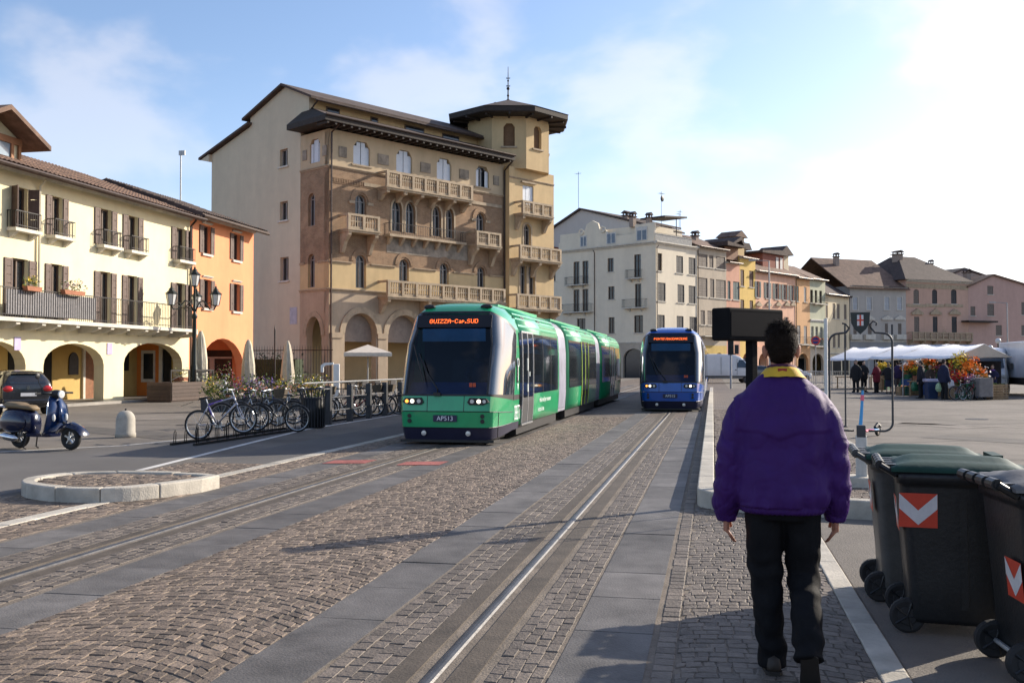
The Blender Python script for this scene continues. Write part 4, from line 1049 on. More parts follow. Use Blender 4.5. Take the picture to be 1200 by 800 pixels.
# local x runs from the rear towards the palazzo flank (11.1 m), y runs along the palazzo
K.window(9.9, 10.55, 8.7, 10.9, frame=m_frb, depth=.25, bars=(0, 0), sill=m_greyw)
for (xa, ya, xb, yb) in ((328, 176, 336, 194), (328, 237, 336, 257.5), (328.5, 302, 337, 328.5)):
    a, z1 = K.px(xa, ya); e, z0 = K.px(xb, yb); 
    if z1 > 12 or True: K.window(a, e + .1, z0, z1, frame=m_frb, depth=.25, bars=(1, 0), sill=m_sill)
K.holes = K.holes[1:]
prof = [(0, 0), (11.08, 0), (11.08, 16.6), (12.0, 16.6), (12.0, 18.75), (9.3, 19.9), (5.1, 18.55), (5.1, 17.95), (0, 16.75)]
K.wall(prof, m_greyw, .4)
mb = MB(); mb.prism([(x, z - .02) for x, z in prof], .401, 15.6, 'y'); K.part(mb, 'wall', m_ochre)
for o_ in [c for c in K.root.children if c.name.startswith('window')][:1]:
    for ch in list(o_.children): bpy.data.objects.remove(ch)
    bpy.data.objects.remove(o_)
def rpl(x0, z0, x1, z1, t=.16, m=m_tile_d, y0=-.35, y1=15.9, name='roof'):
    mb = MB(); mb.prism([(x0, z0), (x1, z1), (x1, z1 + t), (x0, z0 + t)], y0, y1, 'y'); K.part(mb, name, m)
rpl(9.3, 19.93, 12.7, 18.50); rpl(9.3, 19.93, 4.55, 18.40); rpl(5.3, 18.05, -1.3, 16.50)
mb = MB(); mb.prism([(-1.2, 16.48), (.0, 16.74), (0, 16.2)], -.25, 15, 'y'); K.part(mb, 'eave_soffit', m_greyw)
# strip windows in the set-back top storey, seen over the palazzo eaves
KF = K.side(12.0, 0, -90)
for xa, xb, yt, yb in ((382, 398, 124, 133), (434, 443, 135, 143), (474, 497, 143, 151), (518, 538, 152, 163)):
    a, z1 = KF.px(xa, yt); e, z0 = KF.px(xb, yb)
    mb = MB(); mb.box(a, e, -.03, -.002, 17.75, 18.38); w_ = KF.part(mb, 'window', m_frame_b); mb = MB(); mb.box(a + .1, e - .1, -.04, -.031, 17.83, 18.30); mb.build('pane', m_pane, w_)
KF.gutter(0, 15.9, -.72, 18.45); mb = MB(); mb.tube([(.15, -.70, 18.4), (.15, -.06, 18.0), (.15, -.06, 16.8)], .06, 6); KF.part(mb, 'downpipe', m_zinc)
mb = MB(); mb.box(.9, 2.0, -.02, -.002, 3.6, 4.9); mb.M = Matrix(); 
pl = K.px(460 / 4 + 230 + 0, 260 + 465 / 4)
mb = MB(); mb.box(10.0, 10.8, -.03, -.002, 4.2, 5.3); K.part(mb, 'wall_plate', mat('plate_pale', (0.42, 0.42, 0.48), .6))
K.chimney(7.0, 1.5, 18.9, 19.6, .35)
# ================================================================== FAR SIDE OF THE SQUARE
m_shd = mat('shutter_dark', (0.03, 0.03, 0.032), .6); m_shg = mat('shutter_greybrown', (0.16, 0.13, 0.105), .7, .15, 6); m_sht = mat('shutter_teal', (0.035, 0.075, 0.08), .6); m_shb = mat('shutter_chestnut', (0.10, 0.05, 0.03), .65); m_shgr = mat('shutter_pale', (0.33, 0.31, 0.28), .7)
def pwin(b, x0, yt, x1, yb, snap=None, d=0, **k):
    """window given by its pixel outline on the facade"""
    xm, ym = (x0 + x1) / 2, (yt + yb) / 2
    a = b.px(x0, ym, d)[0]; e = b.px(x1, ym, d)[0]; z1 = b.px(xm, yt, d)[1]; z0 = b.px(xm, yb, d)[1]
    if snap: z0, z1 = snap
    return b.window(a, e, z0, z1, **k)
WO = Vector((-6.574, 119.08))
D2 = Vector((math.sin(R(32)), math.cos(R(32))))
def along(s): p = WO + D2 * s; return (p.x, p.y)
# ---- white apartment house
Wh = Bld('white_apartment_house', 'pale cream corner apartment house with dark narrow windows and roof terrace', 'house', along(0), 32)
m_white = plaster('white', (0.74, 0.655, 0.51), .05, .14)
WW = 8.85
z3, z2, z1_ = (12.75, 14.85), (9.15, 11.35), (5.6, 7.5)
for xa, xb in ((771, 776), (792.5, 800.5), (807, 815)):
    pwin(Wh, xa, 300, xb, 320, snap=z3, frame=m_frame_b, shut='closed' if xb - xa > 6 else None, shm=m_shd)
for xa, xb in ((771, 780), (794, 802), (807, 815)):
    pwin(Wh, xa, 335, xb, 355, snap=z2, frame=m_frame_b, shut='closed', shm=m_shd)
for xa, xb in ((771, 779), (793, 801), (808, 817)):
    pwin(Wh, xa, 370, xb, 385, snap=z1_, frame=m_frame_b, shut='closed', shm=m_shd)
Wh.wall([(0, 4.2), (WW, 4.2), (WW, 15.9), (0, 15.9)], m_white, .4)
Wh.wall([(0, 0), (WW, 0), (WW, 4.19), (0, 4.19)], plaster('base_stone', (0.46, 0.40, 0.32), .1, .25), .42, [seg_arch(.8, 3.9, 0, 2.2, 1.3), seg_arch(5.0, 8.1, 0, 2.2, 1.3)])
Wh.mass(.41, WW, .42, 17, 0, 15.88, m_white); mb = MB(); mb.box(.6, 8.4, .425, .47, 0, 3.6); Wh.part(mb, 'shop_pane', m_pane)
Wh.cornice(-.3, WW, 15.9, .35, .4, m_sill); Wh.cornice(-.05, WW, 4.1, .2, .12, m_sill); Wh.downpipe(.12, 0, 15.5)
WS = Wh.side(0, 17.5, 90)                                   # flank facing the camera; local x from the rear to the corner
def spx(x, y): return WS.px(x, y)
wd = dict(frame=m_frame_b, sill=m_sill)
for xa, xb in ((672, 679), (682.5, 689.5)):
    pwin(WS, xa, 306, xb, 331, snap=(11.75, 14.65), frame=m_frame_b, sill=None); pwin(WS, xa, 340, xb, 367, snap=(8.3, 11.1), frame=m_frame_b, sill=None)
pwin(WS, 676, 374, 686, 388, snap=(5.6, 7.4), **wd)
for xa, xb, s_ in ((712, 719, (13.0, 14.7)), (712.5, 720, (9.6, 11.2)), (713, 720, (5.4, 7.4))): pwin(WS, xa, 300, xb, 320, snap=s_, **wd)
pwin(WS, 743, 298, 751, 324, snap=(12.1, 14.85), frame=m_frame_b, sill=None); pwin(WS, 744, 333, 751.5, 361, snap=(8.5, 11.3), frame=m_frame_b, sill=None); pwin(WS, 743, 369, 753.5, 389, snap=(5.4, 7.5), **wd)
for xa, xb, s_ in ((646.5, 651, (12.4, 13.6)), (646, 650, (8.7, 9.9))): pwin(WS, xa, 310, xb, 320, snap=s_, **wd)
WS.wall([(0, 4.2), (17.1, 4.2), (17.1, 15.9), (0, 15.9)], m_white, .4)
WS.wall([(0, 0), (17.1, 0), (17.1, 4.19), (0, 4.19)], MATS['plaster_base_stone'], .42, [seg_arch(12.6, 15.8, 0, 2.2, 1.3), seg_arch(7.6, 10.6, 0, 2.2, 1.3)])
mb = MB(); mb.box(7, 16, .30, .40, 0, 3.6); WS.part(mb, 'shop_pane', m_pane)
for xa, xb, z in ((665, 692, 11.7), (659.5, 697, 8.25), (736, 755.5, 12.0), (732, 761, 8.45)):
    a = WS.px(xa, 340)[0]; e = WS.px(xb, 340)[0]; WS.iron_balcony(a, e - .3, z, .7, 1.0, m_sill, 2, .16)
WS.cornice(0, 17.5, 15.9, .35, .4, m_sill); WS.cornice(0, 17.1, 4.1, .2, .12, m_sill); WS.downpipe(WS.px(697, 340)[0], 0, 15.6)
# roof terrace: parapet with dormer windows and a curved gable
for xa, xb in ((678, 686), (709, 720), (744, 757)):
    a = WS.px(xa, 285)[0]; e = WS.px(xb, 285)[0]; mb = MB(); mb.box(a, e, .28, .32, 16.5, 17.9 if xa < 740 else 18.2); w_ = WS.part(mb, 'window', m_frame_w); mb = MB(); mb.box(a + .15, (a + e) / 2 - .08, .26, .279, 16.6, 17.75); mb.box((a + e) / 2 + .08, e - .15, .26, .279, 16.6, 17.75); mb.build('pane', mat('sky_pane', (.12, .15, .19), .08), w_)
a0 = WS.px(672, 270)[0]; a1 = WS.px(705, 270)[0]
prof = [(2.0, 16.25), (17.1, 16.25), (17.1, 18.6), (14.2, 18.5), (14.2, 17.4)]
gx = WS.px(692, 275)[0]
prof += [(gx + 2.6, 17.5), (gx + 2.2, 18.3), (gx + 1.2, 18.5), (gx + .9, 19.3), (gx, 19.7), (gx - .9, 19.3), (gx - 1.2, 18.5), (gx - 2.2, 18.3), (gx - 2.6, 17.5), (2.0, 17.3)]
mb = MB(); mb.prism(prof, .33, .6, 'y'); WS.part(mb, 'parapet', m_white)
mb = MB()
for k in range(2):
    mb.torus((gx + 1.75 * (1 if k else -1), .28, 18.4), .35, .10, 14, 6, 'y')
tag(WS.part(mb, 'scroll', m_white), kind=None)
Wh.mass(1.2, WW - .3, 2, 16, 16.2, 18.5, m_white)
Wh.railing(.2, WW - .2, .25, 16.25, 1.1, .18)
mb = MB(); mb.box(.4, WW - .6, .35, .37, 16.3, 17.3); Wh.part(mb, 'terrace_screen', mat('screen_grey', (.34, .34, .33), .6))
mb = MB(); mb.prism([(1.0, 19.15), (5.8, 19.5), (5.8, 19.7), (1.0, 19.35)], -.6, 3.0, 'y'); Wh.part(mb, 'terrace_awning', m_timber)
mb = MB(); mb.tube([(5.2, .6, 16.2), (5.2, .6, 19.5)], .06, 6); Wh.part(mb, 'awning_post', m_iron)
Wh.aerial(4.6, 2.4, 18.5, 23.0, 4, True); Wh.aerial(8.2, 2.2, 18.5, 20.8, 2)
Wh.chimney(1.1, 4.2, 18.4, 19.6, .6); Wh.chimney(.9, 1.6, 16.3, 19.2, .55)
# gable of the taller house behind it
Gb = Bld('grey_gable_building', 'broad plain grey gable rising behind the white apartment house', 'house', tuple((Wh.W @ Vector((7, 27, 0)))[:2]), 122)
gp = lambda x, y: Gb.px(x, y)
pk = gp(681, 246); lf = gp(643, 263); rt = gp(772, 268)
xe = 24.5; sl_ = (pk[1] - rt[1]) / (rt[0] - pk[0]); ze = pk[1] - sl_ * (xe - pk[0]); z16 = pk[1] - sl_ * (16.3 - pk[0])
zf = pk[1] - (pk[0] + 12) * .42
m_gg = plaster('gable_grey', (0.52, 0.47, 0.42), .04, .1)
mb = MB(); mb.prism([(-12, 0), (16.3, 0), (16.3, z16), (pk[0], pk[1]), (-12, zf)], 0, 14, 'y'); Gb.part(mb, 'wall', m_gg)
mb = MB(); mb.prism([(16.31, 15), (xe, 15), (xe, ze), (16.31, z16)], 0, 1.8, 'y'); Gb.part(mb, 'wall', m_gg)
mb = MB(); mb.prism([(pk[0], pk[1] + .25), (16.6, z16 + .24), (16.6, z16), (pk[0], pk[1] + .02), (-12.5, zf - .2), (-12.5, zf + .05)], -.4, 14, 'y'); Gb.part(mb, 'roof', m_tile_d)
mb = MB(); mb.prism([(16.61, z16 + .24), (xe + .5, ze + .1), (xe + .5, ze - .14), (16.61, z16)], -.4, 2.2, 'y'); Gb.part(mb, 'roof', m_tile_d)
Gb.chimney(gp(729, 258)[0], 1.0, gp(729, 258)[1] - 1, gp(729, 247)[1] - .6, .8)
Gb.aerial(gp(667, 240)[0], 2, 18, gp(667, 199)[1], 3)
mb = MB(); mb.prism([(gp(645, 285)[0] - 3, 16.0), (gp(662, 283)[0], 16.0), (gp(662, 283)[0], 17.6), (gp(645, 285)[0] - 3, 16.2)], -5, -.5, 'y'); Gb.part(mb, 'annex_roof', mat('roof_tiles_red', (0.28, 0.10, 0.07), .85, .3, 3))

# ---- the coloured row along the square
def row_house(name, label, s0, s1, Hh, c, wins, roofc=m_tile, rise=2.6, depth=10, arches=None, ground=None, extra=None, over=.5, cut=4.0, corn=m_sill):
    b = Bld(name, label, 'house', along(s0), 32, 'houses lining the far side of the square')
    Wd = s1 - s0
    for w in wins: pwin(b, *w[:4], snap=w[4], **w[5])
    g = ground or c
    b.wall([(0, cut), (Wd, cut), (Wd, Hh), (0, Hh)], c, .35)
    ah = [seg_arch(a, e, 0, 1.9, min(1.3, (e - a) / 2)) for a, e in (arches or [])]
    b.wall([(0, 0), (Wd, 0), (Wd, cut - .002), (0, cut - .002)], g, .36, ah)
    b.mass(0, Wd, .36, depth, cut, Hh - .01, c); b.mass(0, Wd, 3.0, depth, 0, cut - .003, g)
    if ah: 
        for a, e in arches: mb = MB(); mb.box(a + .3, e - .3, 2.95, 2.998, 0, 2.5); b.part(mb, 'shop_pane', m_pane)
    b.cornice(0, Wd, Hh - .25, .25, .3, corn)
    b.gable_roof(0, Wd, 0, depth, Hh + .1, Hh + rise, roofc, over=over)
    b.gutter(0, Wd, -over - .05, Hh - .12, r=.09)
    return b
def K_(shm, shut='closed', **k): d = dict(frame=m_frame_w, shut=shut, shm=shm); d.update(k); return d
r3, r2, r1 = (13.9, 15.5), (10.1, 12.5), (6.6, 8.4)
wl = [(818, 292, 829, 305, r3, K_(m_shg)), (831, 293, 836, 306, r3, K_(m_shg)), (839, 297, 850, 309, r3, K_(m_shg)),
      (817.8, 322, 829, 344, r2, K_(m_shg)), (832, 324, 837, 345, r2, K_(m_shg)), (839, 326, 850.5, 347, r2, K_(m_shg)),
      (821, 361, 826, 373, r1, K_(m_shg)), (829, 362, 838, 377, r1, K_(m_shg, frame=m_frame_b)), (841, 363, 850, 377, r1, K_(m_shg))]
b1 = row_house('beige_house', 'grey beige house with wide grey brown shutters beside the white apartment house', 8.9, 15.75, 16.5, plaster('beige', (0.50, 0.42, 0.32)), wl, rise=2.2, arches=[(.8, 3.2), (3.9, 6.3)], ground=plaster('ochre_ground', (0.62, 0.44, 0.14)))
b1.iron_balcony(.5, 6.2, 5.2, .8, 1.1, m_sill, 3, .2); b1.chimney(4.2, 3.0, 17, 18.3, .7); b1.downpipe(.1, 0, 16); b1.aerial(1.5, 3.5, 17.5, 21.5, 2)
wl = [(852.5, 316, 856, 338, r2, K_(m_sht)), (859, 318, 866.5, 339, r2, K_(m_sht)), (855, 363, 864, 376, r1, K_(m_shd))]
b2 = row_house('salmon_house', 'narrow salmon house with dark teal shutters and a brown attic storey', 15.76, 19.1, 15.0, plaster('salmon', (0.66, 0.36, 0.25)), wl, rise=1.0, arches=[(.5, 2.8)])
mb = MB(); mb.box(0, 3.3, .2, 6, 15.35, 17.0); at = b2.part(mb, 'attic_storey', mat('attic_boards', (0.24, 0.13, 0.08), .8, .2, 4))
mb = MB(); mb.prism([(-.9, 17.0), (3.8, 17.0), (3.8, 17.18), (-.9, 17.55)], -.8, 6, 'y'); mb.build('attic_roof', m_tile_d, at)
mb = MB(); mb.prism([(.6, 17.4), (2.9, 18.5), (3.7, 17.7), (3.5, 17.3), (2.9, 18.0), (.8, 17.2)], -.6, 5, 'y'); mb.build('dormer_roof', m_tile_d, at)
wl = [(867.6, 310, 872, 329, (12.0, 14.2), K_(m_shb)), (878, 311, 883, 330, (12.0, 14.2), K_(m_shb)), (867.6, 344, 872, 362, (8.2, 10.2), K_(m_shb)), (878.5, 345, 882.5, 362, (8.2, 10.2), K_(m_shb))]
b3 = row_house('yellow_house', 'narrow bright yellow house with chestnut shutters and a roof chimney turret', 19.11, 23.2, 15.9, plaster('yellow', (0.76, 0.52, 0.16)), wl, rise=1.6, arches=[(.6, 3.4)])
mb = MB(); mb.box(.5, 2.9, 1.0, 3.4, 16.2, 18.7); tu = b3.part(mb, 'roof_turret', plaster('turret', (.55, .40, .2))); mb = MB(); mb.prism([(.1, 18.7), (3.3, 18.7), (1.7, 19.6)], .6, 3.8, 'y'); mb.build('turret_roof', m_tile, tu)
ru, rl_ = (10.7, 12.9), (6.7, 8.3)
wl = [(xa, 325, xb, 342, ru, dict(frame=m_frame_w, shut='open', shm=m_shgr if 0 else m_sht)) for xa, xb in ((886.3, 889.8), (897.5, 901.5), (908, 912.5), (918, 922), (927, 930.5))]
wl += [(xa, 362, xb, 372, rl_, dict(frame=m_frame_w)) for xa, xb in ((885, 892), (896.5, 902.5), (909, 914.5), (919, 924))]
b4 = row_house('pink_house', 'long peach pink house with slim shuttered windows and carved pediments', 23.21, 34.5, 14.4, plaster('peach', (0.74, 0.44, 0.30)), wl, rise=3.0, arches=[(.8, 3.3), (4.2, 6.7), (7.6, 10.4)])
for x in (888.5, 900, 911.5, 921.5, 928.5):
    a, z = b4.px(x, 356); mb = MB(); mb.prism([(a - .75, z - .3), (a + .75, z - .3), (a + .75, z - .15), (a, z + .35), (a - .75, z - .15)], -.22, -.002, 'y'); b4.part(mb, 'pediment', m_stone)
mb = MB(); mb.box(4.5, 10.5, 1.4, 5, 14.6, 17.2); dm = b4.part(mb, 'dormer', mat('dormer_brick', (0.26, 0.10, 0.07), .9, .2, 5)); mb = MB(); mb.prism([(3.6, 17.2), (11.0, 17.2), (11.0, 17.35), (9.0, 17.9), (3.6, 17.5)], .9, 5.4, 'y'); mb.build('dormer_roof', m_tile_d, dm)
for q in (8.2, 9.4): mb = MB(); mb.box(q, q + .7, 1.36, 1.398, 15.2, 16.9); mb.build('dormer_window', m_frame_w, dm)
wl = [(933, 332, 936, 348, ru, K_(m_sht)), (942, 334, 945, 349, ru, K_(m_shgr)), (934, 371, 938, 388, (4.6, 7.2), K_(m_shgr)), (942, 371, 945.5, 388, (4.6, 7.2), K_(m_shgr))]
b5 = row_house('orange_ochre_house', 'orange ochre house with a grey balcony between the pink and green houses', 34.51, 38.9, 14.2, plaster('orange_ochre', (0.68, 0.40, 0.20)), wl, rise=2.6, arches=[(.6, 3.8)])
b5.iron_balcony(.3, 4.2, 4.5, .8, 1.1, m_sill, 2, .2); b5.downpipe(.1, 0, 13.8)
mb = MB(); mb.box(-1.6, 1.8, 2, 5, 14.8, 17.6); dm = b5.part(mb, 'dormer', m_greyw); mb = MB(); mb.prism([(-2.1, 17.5), (2.2, 17.5), (.1, 18.8)], 1.3, 5.5, 'y'); mb.build('dormer_roof', m_tile_d, dm)
wl = [(xa, 340, xb, 354, (10.7, 12.6), dict(frame=m_frame_b)) for xa, xb in ((949.5, 952.8), (954.8, 957.8), (960.2, 963.4))]
wl += [(xa, 373, xb, 389, (4.4, 7.2), dict(frame=m_frame_w)) for xa, xb in ((950.5, 953.5), (955.5, 958.5), (961, 964))]
b6 = row_house('pale_green_house', 'pale green house with triple windows and little balconies', 38.91, 43.85, 14.3, plaster('pale_green', (0.50, 0.50, 0.36)), wl, rise=2.4, arches=[(.7, 4.2)], ground=plaster('pale_stone', (0.6, .5, .38)))
b6.iron_balcony(.3, 4.6, 10.6, .7, 1.0, m_sill, 2, .2); b6.iron_balcony(.3, 4.6, 4.3, .8, 1.0, m_sill, 2, .2); b6.cornice(0, 4.94, 7.9, .35, .2, m_frame_w)
for k in range(3): planter('flower_box', f'leafy flower box on the pale green house balcony, {("left", "middle", "right")[k]} of three', 'flower box', tuple(b6.W @ Vector((.9 + 1.5 * k, -.95, 5.25))), 1.0, .25, .2, [], 40, PI / 2 - R(32), 'flower boxes on the pale green balcony')
ru, rl_ = (8.6, 10.9), (4.2, 6.2)
wl = [(xa, 353, xb, 368, ru, dict(frame=m_frame_b, shut='closed', shm=m_shg)) for xa, xb in ((967.5, 970), (975.7, 978.6), (980.8, 984), (989, 992))]
wl += [(xa, 381, xb, 396, rl_, dict(frame=m_frame_b, shut='closed', shm=m_shg)) for xa, xb in ((968, 970.5), (976, 979), (981.5, 984.3), (989, 992))]
b7 = row_house('cream_yellow_house', 'low cream yellow house before the grey palace', 43.86, 52.0, 12.3, plaster('cream_yellow', (0.76, 0.63, 0.42)), wl, rise=3.4, cut=3.2, depth=11, arches=None, roofc=m_tile_d)
for xa, xb in ((966.5, 974.5), (976, 985.5), (987, 994.5)): a = b7.px(xa, 430)[0]; e = b7.px(xb, 430)[0]; mb = MB(); mb.box(a, e, -.02, -.002, 0, 2.6); b7.part(mb, 'dark_doorway', m_dark)
b7.cornice(0, 8.1, 3.1, .25, .25, m_sill)
# big tiled roof behind
Rf = Bld('tiled_house', 'house with a large brown tiled roof rising behind the green and cream houses', 'house', along(41.5), 32)
Rf.mass(-3, 12, 11.5, 24, 0, 14.5, m_greyw); Rf.gable_roof(-4, 13, 11.3, 26, 13.6, 18.6, m_tile, over=.6); Rf.chimney(2.2, 13, 14, 17.6, .6)
mb = MB(); mb.box(-4, 0, 12, 15, 16, 19.6); Rf.part(mb, 'attic_storey', m_greyw); mb = MB(); mb.prism([(-5, 19.6), (1, 19.6), (.2, 20.6), (-4.2, 20.6)], 11.5, 15.6, 'y'); Rf.part(mb, 'attic_roof', m_tile_d)
# ---- head of the square
E0 = Vector(along(52.3)); ANG = 56
def egrid(px, d=0):                                        # station along the end row
    o = Vector((E0.x, E0.y, 0)); X = Vector((math.sin(R(ANG)), math.cos(R(ANG)), 0)); Y = Vector((-math.cos(R(ANG)), math.sin(R(ANG)), 0)); r = ray(px, 400)
    t = (o - Vector((0, 0, EYE))).dot(Y) / r.dot(Y); return (Vector((0, 0, EYE)) + r * t - o).dot(X)
def epos(s): return (E0.x + math.sin(R(ANG)) * s, E0.y + math.cos(R(ANG)) * s)
s1, s2, s3 = egrid(1062), egrid(1135), egrid(1232)
def top_of(b, x, y): return b.px(x, y)[1]
g1 = Bld('grey_palace', 'flat blue grey palace with white framed windows at the head of the square', 'house', epos(0), ANG, 'buildings at the head of the square')
m_bg = plaster('blue_grey', (0.44, 0.405, 0.36), .05, .15); Hg = g1.px(1030, 336)[1]
for xa, xb in ((999.3, 1005), (1015.5, 1021.5), (1036.3, 1042.3), (1051.3, 1057)): pwin(g1, xa, 348, xb, 363, frame=m_frame_w, shut='closed', shm=mat('shutter_ash', (.42, .43, .44), .6), sill=m_sill, trim=m_sill)
for xa, xb in ((1000, 1004), (1017, 1021.5), (1037, 1040.5), (1052.3, 1056.5)): pwin(g1, xa, 379, xb, 394, frame=m_frame_b, shut='closed', shm=m_shg, sill=m_sill)
zc = g1.px(1030, 400)[1]
g1.wall([(0, zc), (s1, zc), (s1, Hg), (0, Hg)], m_bg, .4)
ars = [(g1.px(a, 420)[0], g1.px(e, 420)[0]) for a, e in ((1000.5, 1013.5), (1024, 1036), (1047, 1058))]
g1.wall([(0, 0), (s1, 0), (s1, zc - .002), (0, zc - .002)], plaster('grey_base', (.30, .30, .30)), .42, [seg_arch(a, e, 0, 2.4, 1.5) for a, e in ars])
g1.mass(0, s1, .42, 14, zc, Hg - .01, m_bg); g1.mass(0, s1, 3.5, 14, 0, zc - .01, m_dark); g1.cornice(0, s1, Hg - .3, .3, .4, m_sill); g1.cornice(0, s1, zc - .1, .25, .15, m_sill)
for x in (1002, 1018, 1039, 1054):
    a, z = g1.px(x, 373); mb = MB(); mb.prism([(a - 1.1, z - .25), (a + 1.1, z - .25), (a + 1.1, z), (a, z + .5), (a - 1.1, z)], -.25, -.002, 'y'); g1.part(mb, 'pediment', m_sill)
    a, z = g1.px(x, 394); mb = MB(); mb.box(a - 1.0, a + 1.0, -.5, -.002, z - .5, z + .3); g1.part(mb, 'balcony', m_sill)
g1.gable_roof(-1, s1 + .4, 0, 16, Hg + .1, Hg + 5.2, m_tile, over=.6); g1.gutter(0, s1, -.65, Hg)
g1.chimney(2.5, 6, Hg + 2, Hg + 5.2, .7)
g2 = Bld('salmon_palace', 'pink salmon palace with hipped dark roof and stone frieze at the head of the square', 'house', epos(s1 + .02), ANG, 'buildings at the head of the square')
m_sp = plaster('salmon_palace', (0.56, 0.36, 0.27), .05, .16); Hs = g2.px(1095, 329)[1]; w2 = s2 - s1
for xa, xb, s_ in ((1070.5, 1077, m_shg), (1092.3, 1098.3, m_shd), (1114.5, 1121, m_shd)):
    pwin(g2, xa, 339, xb, 356, top='arch', rise=.4, frame=m_frame_b, shut='closed', shm=s_, sill=m_sill); pwin(g2, xa + .8, 371, xb + .4, 390, frame=m_frame_b, shut='closed', shm=s_, sill=None)
    a, z = g2.px((xa + xb) / 2 + .5, 366.5); mb = MB(); mb.prism([(a - 1.2, z - .3), (a + 1.2, z - .3), (a + 1.2, z), (a, z + .7), (a - 1.2, z)], -.3, -.002, 'y'); g2.part(mb, 'pediment', m_stone)
    a, z = g2.px((xa + xb) / 2, 358); mb = MB(); mb.box(a - 2.0, a + 2.0, -.08, -.002, z - .25, z + .25); g2.part(mb, 'stone_band', m_stone)
zc = g2.px(1095, 402)[1]
g2.wall([(0, zc), (w2, zc), (w2, Hs), (0, Hs)], m_sp, .4)
ars = [(g2.px(a, 420)[0], g2.px(e, 420)[0]) for a, e in ((1067, 1079), (1085, 1099), (1106, 1118))]
g2.wall([(0, 0), (w2, 0), (w2, zc - .002), (0, zc - .002)], plaster('salmon_base', (.45, .36, .29)), .42, [seg_arch(a, e, 0, 2.6, 1.6) for a, e in ars])
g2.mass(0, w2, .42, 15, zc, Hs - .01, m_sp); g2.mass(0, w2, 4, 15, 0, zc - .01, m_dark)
mb = MB(); mb.box(0, w2, -.06, -.002, Hs - 1.3, Hs - .6); g2.part(mb, 'frieze', m_stone); g2.cornice(0, w2, Hs - .35, .35, .5, m_sill)
g2.stone_balcony(.3, w2 - .2, g2.px(1095, 398)[1], 1.1, 1.2, .9, 6, bays=10)
mb = MB(); zt = Hs + 4.6; mb.add([(-.7, -.7, Hs + .02), (w2 + .7, -.7, Hs + .02), (w2 + .7, 15.5, Hs + .02), (-.7, 15.5, Hs + .02), (w2 * .35, 6.5, zt), (w2 * .62, 6.5, zt), (w2 * .62, 8.5, zt), (w2 * .35, 8.5, zt)], [(0, 1, 5, 4), (1, 2, 6, 5), (2, 3, 7, 6), (3, 0, 4, 7), (4, 5, 6, 7), (0, 3, 2, 1)]); g2.part(mb, 'roof', m_tile_d)
g2.chimney(w2 - 3, 5, Hs + 1, Hs + 3.4, .6); g2.aerial(w2 * .5, 7.5, zt - .2, zt + 1.6, 2); g2.chimney(w2 * .3, 6, Hs + 3, zt + .2, 1.2)
planter('potted_shrub', 'bushy potted shrub on the balcony of the salmon palace', 'shrub', tuple(g2.W @ Vector((g2.px(1104, 392)[0], -.55, g2.px(1095, 398)[1]))), .8, .6, .5, [], 160, lh=1.1)
g3 = Bld('pink_gable_house', 'dusky pink gabled house at the right end of the square', 'house', epos(s2 + .04), ANG, 'buildings at the head of the square')
m_pg = plaster('dusky_pink', (0.52, 0.34, 0.28), .05, .14); w3 = s3 - s2
for xa, yt, xb, yb in ((1157, 335, 1164, 345), (1137.3, 359, 1143, 370), (1157, 356, 1165, 370), (1197, 354, 1204, 369), (1167, 381, 1174, 393), (1197, 381, 1204, 393)): pwin(g3, xa, yt, xb, yb, frame=m_frame_b, shut='closed', shm=m_shg, sill=m_sill)
zl = g3.px(1137, 336)[1]; zp = g3.px(1163, 323)[1]; xp = g3.px(1163, 323)[0]; zr = g3.px(1200, 333)[1]
ol = [(0, 0), (w3, 0), (w3, zr - 1.2), (xp, zp), (0, zl)]
g3.wall(ol, m_pg, .4, [seg_arch(g3.px(1162, 420)[0], g3.px(1177, 420)[0], 0, 2.6, 1.6)])
mb = MB(); mb.prism([(x, z - .02) for x, z in ol], .402, 16, 'y'); g3.part(mb, 'wall', m_pg)
mb = MB(); mb.prism([(-.4, zl - .2), (xp, zp), (w3 + .6, zr - 1.45), (w3 + .6, zr - 1.2), (xp, zp + .28), (-.4, zl + .08)], -.35, 16.2, 'y'); g3.part(mb, 'roof', m_tile)
a, z = g3.px(1150, 377); mb = MB(); mb.box(a - 4.5, a + 2.0, -1.6, -.002, z - .15, z + .12); g3.part(mb, 'canopy', m_timber)
g3.chimney(g3.px(1150, 320)[0], 3, zl + 1, zp + .6, .9)
g4 = Bld('brown_roof_house', 'tall house with a steep brown roof behind the pink gabled house', 'house', epos(s2 + 8), ANG)
q = Vector((0, 0, 0)); zt = top_of(g4, 1190, 308)
mb = MB(); mb.prism([(-9, 0), (16, 0), (16, zt - 1), (9, zt + .5), (-9, zt - 6)], 16.6, 28, 'y'); g4.part(mb, 'wall', plaster('dusky_brown', (.36, .29, .25))); mb = MB(); mb.prism([(-9.6, zt - 6), (9, zt + .55), (16.5, zt - 1), (16.5, zt - .7), (9, zt + .9), (-9.6, zt - 5.7)], 16.4, 28, 'y'); g4.part(mb, 'roof', m_tile_d)
for q in (-5, -3.2): g4.chimney(q, 17.5, zt - 5, zt - 2.6, .7)
